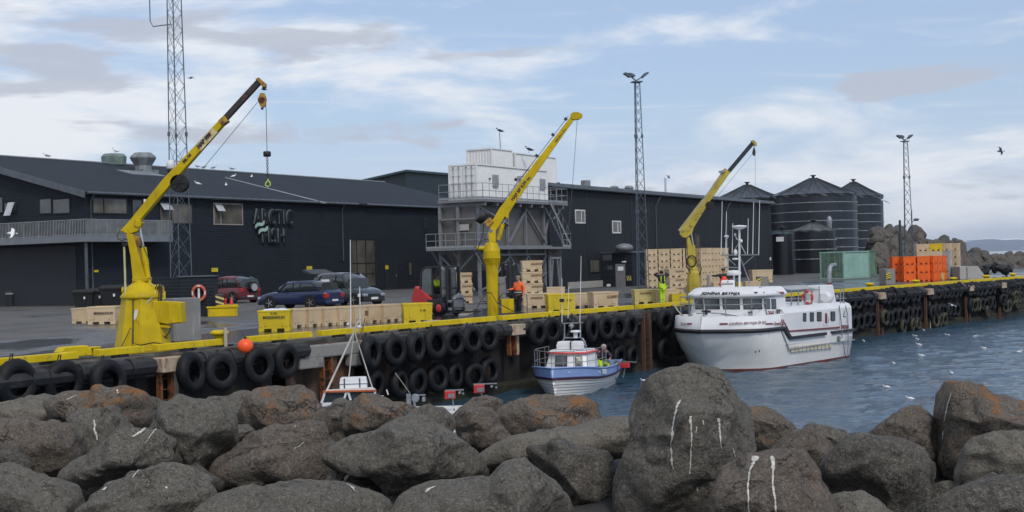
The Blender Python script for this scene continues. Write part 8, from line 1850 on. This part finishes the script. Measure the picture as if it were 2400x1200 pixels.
def boulder(poly, d, label, kind='g', D=None, seed=0, planes=12, sub=5, tilt=0):
    """silhouette polygon (photo pixels) carried to distance d and given real thickness D and facets"""
    rnd = random.Random(seed*7+3); cx_ = sum(p[0] for p in poly)/len(poly); cy_ = sum(p[1] for p in poly)/len(poly)
    c_ = P(cx_, cy_, d); k = d/FPX
    pts = [((p[0]-cx_)*k, -(p[1]-cy_)*k) for p in poly]; ang = []
    # radial profile by ray casting against the polygon
    NA = 96; rad = []
    for i in range(NA):
        a = 2*math.pi*i/NA; dx, dz = math.cos(a), math.sin(a); best = 0
        for j in range(len(pts)):
            (x0, y0), (x1, y1) = pts[j], pts[(j+1) % len(pts)]; ex, ey = x1-x0, y1-y0; den_ = dx*ey-dz*ex
            if abs(den_) < 1e-9: continue
            t = (x0*ey-y0*ex)/den_; s = (x0*dz-y0*dx)/den_
            if t > 0 and 0 <= s <= 1: best = max(best, t)
        rad.append(best or .1)
    rad = [(rad[i-1]+2*rad[i]+rad[(i+1) % NA])/4 for i in range(NA)]
    w_ = (max(p[0] for p in pts)-min(p[0] for p in pts)); h_ = (max(p[1] for p in pts)-min(p[1] for p in pts)); D = D or (w_+h_)*.34
    bm = bmesh.new(); bmesh.ops.create_icosphere(bm, subdivisions=sub, radius=1)
    pl_ = []; pc = []
    for i in range(planes):      # cleavage planes, mostly on the near and upper faces
        a = rnd.uniform(0, 6.283); e = rnd.uniform(.4, 1.3); nv = Vector((math.cos(a)*math.cos(e), -math.sin(e), math.sin(a)*math.cos(e))); pl_.append((nv.normalized(), rnd.uniform(.52, .82)))
    for i in range(8): a = rnd.uniform(0, 6.283); e = rnd.uniform(-.25, .35); pc.append((Vector((math.cos(a)*math.cos(e), -math.sin(e), math.sin(a)*math.cos(e))), rnd.uniform(.86, .95)))
    off_ = Vector((rnd.uniform(0, 50), rnd.uniform(0, 50), seed)); size = (w_+h_)/2
    for v in bm.verts:
        u = v.co.normalized(); r = r0 = 1.0; hs_ = Vector((u.x, 0, u.z)); hs_ = hs_.normalized() if hs_.length > 1e-4 else u
        for nv, o in pl_:
            q = u.dot(nv)
            if q > 1e-3 and o/q < r: r = o/q+(r-o/q)*.03
            hq = hs_.dot(nv)
            if hq > 1e-3: r0 = min(r0, o/hq)
        r = r/(r0+(1-r0)*min(1, abs(u.y)*1.25))
        for nv, o in pc:
            q = u.dot(nv)
            if q > 1e-3 and o/q < r: r = o/q
        rho = math.sqrt(u.x*u.x+u.z*u.z); a = math.atan2(u.z, u.x) % (2*math.pi); f = a/(2*math.pi)*NA; i = int(f) % NA; f -= int(f)
        ra = rad[i]*(1-f)+rad[(i+1) % NA]*f
        sq = (rho**.68)*ra*1.03
        X, Z, Y = sq*math.cos(a)*r, sq*math.sin(a)*r, D*math.copysign(abs(u.y)**.85, u.y)*r
        if Y > 0: Y *= .75; Z -= Y*.27; X *= 1-.05*Y
        p = Vector((X, Y, Z)); q = p*1.0+off_
        n1 = noise.fractal(q*1.3/size*1.2, 1, 2, 3); n2 = noise.fractal(q*4.5, .9, 2.1, 4); n3 = 1-abs(noise.noise(q*2.6))*2
        nn = Vector((X, Y*1.0, Z)).normalized()
        n4 = noise.noise(q*9)*.007
        cr_ = max(0, .10-abs(noise.noise(q*1.7+Vector((9, 2, 4)))))*.22
        nl = Vector((nn.x*.3, nn.y, nn.z*.3)); p += nl*(n1*.085*size)+nn*(n2*.028+n3*.014+n4-cr_-.012)
        v.co = p
    me = bpy.data.meshes.new('boulder'); bm.to_mesh(me); bm.free(); me.polygons.foreach_set('use_smooth', [True]*len(me.polygons)); me.materials.append(RM[kind])
    o = bpy.data.objects.new('boulder', me); C.objects.link(o); o.location = c_; tag(o, label, 'boulder', 'boulders of the breakwater in the foreground'); return o
def streaks(rock, lines, name='dropping_streak'):
    """white bird droppings: thin ribbons lying on the rock surface"""
    bv = bvh(rock); loc = Vector(rock.location)
    for ln in lines:
        vs = []; fs = []; pts = []
        for (x0, y0, w0), (x1, y1, w1) in zip(ln, ln[1:]):
            n_ = max(2, int(math.dist((x0, y0), (x1, y1))/3))
            pts += [(x0+(x1-x0)*i/n_, y0+(y1-y0)*i/n_, w0+(w1-w0)*i/n_) for i in range(n_)]
        pts.append(ln[-1]); rr = random.Random(int(ln[0][0]))
        prev = None; k_ = 0
        for i, (x, y, w_) in enumerate(pts):
            x += 1.3*noise.noise(Vector((y*.12, x, 0))); w_ = max(.7, .78*w_*(1+1.1*noise.noise(Vector((y*.15, 3, x))))); row = []
            for sx in (-.5, 0, .5):
                rd = ray(x+sx*w_, y).normalized(); h = bv.ray_cast(CP-loc, rd)
                if h[0] is None: row = None; break
                nn = h[1] if h[1].dot(rd) < 0 else -h[1]; row.append(h[0]+nn*.006)
            if row is None: prev = None; continue
            vs += row
            if prev is not None: a = prev; b = len(vs)-3; fs += [(a, a+1, b+1, b), (a+1, a+2, b+2, b+1)]
            prev = len(vs)-3
        if fs: g = MB(); g.add(vs, fs, 0, True); g.build(name, m_drop, rock)
BR = [
 ('R1', [(-80,965),(-20,940),(60,925),(120,929),(165,945),(185,975),(170,1010),(60,1040),(-80,1040)], 12.6, 'pale speckled boulder at the left edge, below the leftmost tyres', 'l'),
 ('R2', [(105,935),(150,916),(200,911),(240,903),(285,904),(320,918),(340,930),(348,950),(345,985),(310,1025),(240,1050),(170,1040),(120,1000)], 12.2, 'flat-topped boulder with orange lichen and white splash left of the first ladder', 'o'),
 ('R5', [(285,950),(320,936),(360,933),(400,942),(420,965),(400,1010),(350,1030),(300,1010)], 13.2, 'small dark boulder wedged behind, below the rusty ladder', 'd'),
 ('R11', [(465,950),(500,926),(545,918),(590,922),(620,945),(610,1000),(560,1030),(500,1010)], 13.2, 'small grey boulder behind, left of the orange-streaked one', 'g'),
 ('R12', [(575,918),(600,901),(645,901),(690,900),(722,921),(745,945),(765,980),(760,1020),(690,1040),(610,1030),(560,1010),(560,960)], 12.6, 'rounded boulder with a bright orange lichen streak, below the bare piling', 'o'),
 ('R15', [(730,970),(755,942),(790,934),(830,945),(850,975),(845,1030),(790,1050),(740,1030)], 13.0, 'grey boulder right of the orange-streaked one, under the hidden boat cabin', 'g'),
 ('R16', [(800,965),(828,928),(855,917),(905,925),(950,941),(990,962),(1000,1000),(930,1040),(840,1040),(795,1010)], 12.4, 'peaked boulder with orange lichen in front of the grey reel', 'o'),
 ('R19b', [(1060,975),(1085,945),(1112,928),(1145,926),(1172,940),(1185,975),(1150,1020),(1090,1010)], 13.2, 'small brown boulder just below the right red reel', 'b'),
 ('R20', [(1150,960),(1180,934),(1225,926),(1290,927),(1345,931),(1380,945),(1397,975),(1405,1000),(1380,1040),(1290,1060),(1200,1040),(1160,1010)], 12.4, 'long brown boulder with orange tint in front of the blue boat', 'o'),
 ('R3', [(-80,985),(0,975),(80,980),(140,983),(172,992),(188,1030),(200,1065),(180,1100),(120,1125),(60,1120),(10,1095),(-80,1090)], 11.2, 'dark smooth-topped boulder at the left edge, second row', 'b'),
 ('R4', [(150,1000),(180,962),(225,945),(262,950),(290,980),(310,1010),(300,1060),(240,1090),(180,1080)], 11.8, 'angular grey boulder with a white squiggle, between two flat ones', 'g'),
 ('R6', [(345,1010),(365,965),(392,936),(425,926),(475,928),(522,944),(550,965),(558,1000),(545,1028),(510,1058),(482,1088),(458,1110),(415,1095),(370,1065),(330,1050)], 10.6, 'large rounded boulder with pale scrape marks, left centre', 'g'),
 ('R7', [(122,1118),(175,1075),(230,1045),(280,1012),(330,996),(385,1005),(420,1050),(420,1090),(360,1105),(300,1110),(250,1142),(205,1145),(160,1135)], 10.2, 'long slanting grey slab leaning on the large left rounded boulder', 'g'),
 ('R13', [(472,1112),(498,1068),(560,1030),(620,1000),(680,983),(740,976),(778,990),(795,1040),(800,1100),(770,1140),(700,1150),(600,1155),(530,1150),(488,1140)], 10.6, 'big slab with dark cracks and mossy patches, lower left centre', 'b'),
 ('R17a', [(930,1000),(975,962),(1010,942),(1045,948),(1064,985),(1068,1040),(1060,1100),(980,1110),(930,1060)], 11.0, 'upright grey boulder rising at the middle, below the hidden boat rail', 'g'),
 ('R17', [(758,1060),(790,1030),(860,1010),(930,990),(985,975),(1050,1010),(1092,1038),(1112,1072),(1128,1112),(1090,1135),(1010,1150),(950,1165),(910,1170),(885,1140),(860,1110),(800,1105),(765,1085)], 10.0, 'massive grey boulder with overhanging dark lower edge in the middle', 'g'),
 ('R19', [(1062,990),(1080,955),(1120,945),(1155,955),(1185,1000),(1215,1040),(1200,1080),(1130,1090),(1075,1060)], 11.6, 'smooth reddish-brown boulder left of the long brown one', 'b'),
 ('R21', [(1105,1072),(1140,1043),(1200,1015),(1290,1002),(1370,990),(1435,977),(1480,982),(1510,1020),(1500,1070),(1420,1080),(1330,1070),(1250,1072),(1180,1082),(1130,1092)], 11.0, 'flat grey slab spanning below the blue boat, left of the giant boulder', 'l'),
 ('R22', [(1245,1050),(1300,1024),(1370,1040),(1435,1060),(1470,1110),(1470,1260),(1340,1270),(1310,1160),(1275,1100)], 10.2, 'dark undercut boulder between the front centre one and the giant', 'd'),
 ('R26', [(1735,975),(1760,957),(1800,957),(1840,970),(1865,990),(1870,1020),(1830,1060),(1770,1060),(1730,1030)], 12.0, 'orange-topped boulder right of the giant, under the big boat', 'o'),
 ('R28', [(1865,1010),(1892,992),(1940,995),(1980,1008),(2000,1040),(1960,1080),(1890,1070)], 12.4, 'small grey boulder at the water edge, middle right', 'g'),
 ('R27', [(1790,1060),(1820,1026),(1865,1000),(1910,1002),(1955,1035),(1975,1080),(1930,1130),(1850,1130)], 11.2, 'smooth brown boulder between the orange-topped and the square dark one', 'b'),
 ('R30', [(2040,1035),(2070,985),(2110,950),(2142,941),(2172,953),(2203,995),(2215,1050),(2215,1130),(2150,1160),(2060,1120)], 11.0, 'pointed brown boulder standing against the water, right of the gulls', 'b'),
 ('R31', [(2212,1040),(2208,955),(2224,912),(2248,893),(2292,899),(2345,920),(2400,938),(2480,955),(2500,1120),(2380,1150),(2270,1140),(2228,1110)], 10.6, 'tall dark boulder at the right edge with orange top and white line', 'o'),
 ('R32', [(2245,1110),(2262,1050),(2300,1017),(2350,1008),(2430,1008),(2500,1050),(2490,1150),(2350,1150),(2270,1145)], 9.8, 'pale speckled boulder at the right edge, middle height', 'l'),
 ('R29', [(1930,1110),(1945,1060),(1972,1025),(2000,1010),(2050,1013),(2115,1025),(2162,1045),(2186,1085),(2192,1130),(2180,1190),(2150,1240),(2050,1240),(1970,1180)], 9.8, 'square-shouldered dark boulder with shaded hollow, lower right', 'd'),
 ('R24', [(1432,1200),(1438,1130),(1452,1068),(1482,1008),(1502,945),(1524,885),(1555,856),(1598,841),(1645,849),(1690,880),(1722,930),(1750,975),(1772,1025),(1785,1080),(1770,1180),(1740,1290),(1440,1290)], 9.6, 'giant upright pointed grey boulder with white droppings, taller than all others', 'g'),
 ('R14', [(543,1015),(555,998),(578,995),(592,1008),(588,1026),(560,1034)], 11.6, 'little round stone tucked behind the big slab with dark cracks', 'g'),
 ('R18', [(762,1128),(768,1113),(790,1108),(806,1120),(804,1138),(780,1144)], 9.9, 'little stone in the dark gap left of the massive middle boulder', 'g'),
 ('R8', [(-80,1085),(0,1087),(50,1104),(120,1118),(160,1135),(182,1165),(178,1220),(120,1280),(-80,1280)], 8.9, 'pitted grey boulder in the bottom left corner', 'g'),
 ('R9', [(160,1215),(200,1160),(255,1130),(310,1100),(355,1086),(402,1086),(445,1105),(488,1130),(505,1165),(470,1220),(420,1300),(170,1300)], 8.7, 'rounded boulder with a small white splash at the bottom left', 'g'),
 ('R10', [(425,1240),(450,1180),(500,1155),(560,1142),(640,1130),(715,1125),(790,1132),(855,1145),(905,1172),(925,1230),(900,1300),(430,1300)], 8.5, 'wide low boulder at the bottom edge with a white curl, left centre', 'g'),
 ('R23', [(875,1230),(930,1162),(1000,1130),(1080,1116),(1150,1112),(1182,1078),(1240,1069),(1282,1084),(1312,1120),(1334,1165),(1338,1230),(1330,1310),(880,1310)], 8.6, 'broad two-humped boulder at the bottom centre', 'g'),
 ('R25', [(1650,1230),(1662,1150),(1690,1100),(1740,1068),(1800,1047),(1862,1033),(1895,1070),(1925,1125),(1955,1190),(1985,1300),(1660,1310)], 8.4, 'brown boulder with two long white dropping streaks at the bottom right', 'b'),
 ('R34', [(1935,1190),(1950,1158),(1985,1149),(2035,1156),(2075,1180),(2120,1230),(2110,1300),(1960,1300)], 8.6, 'low pale boulder at the bottom edge, right of the two-streak one', 'l'),
 ('R33', [(2150,1240),(2195,1165),(2260,1130),(2330,1112),(2400,1102),(2500,1105),(2520,1310),(2150,1310)], 8.3, 'dark pitted boulder in the bottom right corner', 'd'),
]
rocks = {}
for i, (nm, poly, d, lab, kd) in enumerate(BR): rocks[nm] = boulder(poly, d, lab, kd, seed=i+1, sub=6 if nm in ('R24', 'R25', 'R23', 'R17', 'R10', 'R9') else 5)
streaks(rocks['R24'], [[(1594,938,3), (1588,950,6), (1585,965,5), (1578,1000,5), (1573,1040,3.5), (1577,1090,5), (1580,1100,2)], [(1618,975,8), (1619,990,7), (1621,1020,3), (1619,1060,3), (1616,1110,3)], [(1632,1000,4), (1631,1015,2)], [(1683,980,7), (1686,1010,5), (1690,1050,2)], [(1634,1140,7), (1635,1152,3)], [(1647,985,3), (1648,995,3)], [(1716,1050,2), (1722,1070,2)]])
streaks(rocks['R25'], [[(1771,1070,16), (1768,1082,11), (1758,1105,5), (1753,1140,4), (1756,1200,4)], [(1809,1070,9), (1812,1085,12), (1812,1110,7), (1812,1140,5), (1817,1180,5), (1819,1200,7)]])
streaks(rocks['R31'], [[(2231,922,2.5), (2222,950,2.5), (2215,985,2.5)], [(2212,1010,2), (2211,1030,2)]])
streaks(rocks['R2'], [[(156,938,2), (168,932,5), (182,927,3)], [(275,914,10), (276,922,6)]])
streaks(rocks['R6'], [[(348,985,0.9), (340,998,9), (325,1012,13), (310,1022,7)]] ); streaks(rocks['R7'], [[(345,1000,4), (330,1012,11), (312,1024,7)], [(385,985,3), (355,1018,3), (338,1040,2)]])
streaks(rocks['R4'], [[(220,985,5), (223,995,4), (221,1008,5), (226,1020,6), (227,1032,2)]])
streaks(rocks['R9'], [[(250,1142,4), (243,1150,9)], [(330,1098,3), (318,1112,3), (312,1120,2)], [(390,1142,6), (391,1146,6)]])
streaks(rocks['R10'], [[(812,1136,3), (824,1142,7), (831,1152,5)]]); streaks(rocks['R13'], [[(712,1035,3), (702,1045,4), (688,1053,2)], [(690,1002,4), (694,998,3)]])
streaks(rocks['R23'], [[(1018,1142,7), (1008,1146,12), (998,1155,8)]])
streaks(rocks['R17a'], [[(946,1004,3), (962,1003,4)]])
# filler stones low in the gaps (their own objects, dark and small in view)
random.seed(21)
FL = ['left of the rounded bottom boulder', 'under the scraped boulder', 'under the cracked slab', 'below the little stone', 'beside the two-humped boulder on the left', 'under the flat slab', 'right of the massive middle boulder', 'left of the giant boulder foot', 'at the foot of the giant boulder', 'right of the two-streak boulder top', 'right of the low pale boulder', 'in the bottom right group', 'under the white squiggle boulder', 'below the reddish boulder', 'above the cracked slab end', 'behind the scraped boulder top', 'behind the tall right boulder', 'above the bottom left corner boulder']
for i, (x, y, d, r_) in enumerate(((210,1140,9.6,50),(450,1130,9.6,60),(620,1180,9.4,60),(850,1150,9.5,60),(910,1195,9.3,45),(1210,1100,10.3,60),(1260,1160,9.6,60),(1390,1170,9.6,70),(1640,1180,9.2,60),(1900,1060,11.5,60),(2010,1190,9.4,60),(2230,1170,9.3,60),(150,1070,11,50),(1150,1100,10.8,40),(730,1050,11.4,60),(420,1000,11.8,50),(2220,1060,11.4,40),(20,1090,10.2,60))):
    poly = [(x+r_*random.uniform(.8, 1.15)*math.cos(a), y+r_*.8*random.uniform(.8, 1.1)*math.sin(a)) for a in [2*math.pi*k/9 for k in range(9)]]
    o = boulder(poly, d+.6, 'dark filler stone deep in the gap '+FL[i], 'd', seed=60+i, sub=3)

# ================================================================ far rubble breakwater beyond the orange tubs
random.seed(9)
far_m = [rock_mat('far_rubble_brown', (.085, .072, .062), (.12, .10, .085), .2, 8), rock_mat('far_rubble_grey', (.06, .055, .05), (.10, .09, .08), 0, 9)]
fm = []
for k in range(6):
    bm = bmesh.new(); bmesh.ops.create_icosphere(bm, subdivisions=3, radius=1); off_ = Vector((k*9, k*5, k))
    for v in bm.verts: v.co *= 1+.40*noise.noise(v.co*1.1+off_)+.12*noise.noise(v.co*3+off_)+.05*noise.noise(v.co*8); v.co.x *= 1.2
    me = bpy.data.meshes.new('rubble_boulder'); bm.to_mesh(me); bm.free(); me.materials.append(far_m[k % 2]); fm.append(me)
g = MB(); top = [(2050, 545), (2076, 549), (2100, 553), (2140, 552), (2160, 556), (2180, 566), (2205, 566), (2230, 573), (2262, 586), (2300, 600), (2330, 606), (2370, 607), (2420, 603)]
def topy(px):
    for (a, b), (c_, d) in zip(top, top[1:]):
        if a <= px <= c_: return b+(d-b)*(px-a)/(c_-a)
    return top[-1][1]
vs = []; xs_ = list(range(2040, 2430, 12))
for px in xs_:
    ty = topy(max(px, 2050))+7; d = 150+(px-2050)*.06
    t_ = P(px, ty, d+8); b_ = P(px, hz(px)+46, d-2); vs += [Vector((b_.x, b_.y, -2)), b_, b_.lerp(t_, .5)+Vector((0, 2, 0)), t_, Vector((t_.x, t_.y+12, -3))]
g.add(vs, [(i*5+j, (i+1)*5+j, (i+1)*5+j+1, i*5+j+1) for i in range(len(xs_)-1) for j in range(4)]); tag(g.build('rubble_bank', far_m[1]), kind='structure')
grp = 'rubble boulders of the far breakwater'; zones = [(2050, 2110, 'beside the tall right tank'), (2110, 2160, 'behind the far light mast'), (2160, 2240, 'above the beige tub stack'), (2240, 2330, 'sloping down behind the grey wedge'), (2330, 2420, 'low behind the quay at the right edge')]
for za, zb_, lz in zones:
    n_ = {2050: 55, 2110: 40, 2160: 34, 2240: 62, 2330: 75}[za]
    for i in range(n_):
        px = random.uniform(za, zb_); ty = topy(px); by = 652 if px < 2330 else 640; f = random.random(); py = ty+3+(by-ty)*f*.75
        r_ = random.uniform(.45, 1.05)*(1 if px < 2250 else .85)*1.25; d = 150+(px-2050)*.06+(1-f)*7-3
        p = P(px, py, d); o = bpy.data.objects.new('rubble_boulder', random.choice(fm)); C.objects.link(o); o.location = p; o.rotation_euler = (random.uniform(0, 6), random.uniform(0, 6), random.uniform(0, 6)); o.scale = (r_, r_*random.uniform(.7, 1), r_*random.uniform(.6, .9))
        tag(o, ('brown' if o.data in fm[::2] else 'grey')+' rubble boulder of the far bank, '+lz, 'boulder', grp)
# ================================================================ sea air
m_air = bpy.data.materials.new('sea_air'); m_air.use_nodes = True; t = m_air.node_tree; t.nodes.clear(); o_ = t.nodes.new('ShaderNodeOutputMaterial'); v_ = t.nodes.new('ShaderNodeVolumePrincipled')
v_.inputs['Color'].default_value = (.80, .86, .95, 1); v_.inputs['Density'].default_value = 7e-5; v_.inputs['Anisotropy'].default_value = .1; t.links.new(v_.outputs[0], o_.inputs['Volume'])
g = MB(); g.box((2500, 5400, 70), (17040, 11320, 154)); hb_ = g.build('haze', m_air); tag(hb_, kind='stuff')
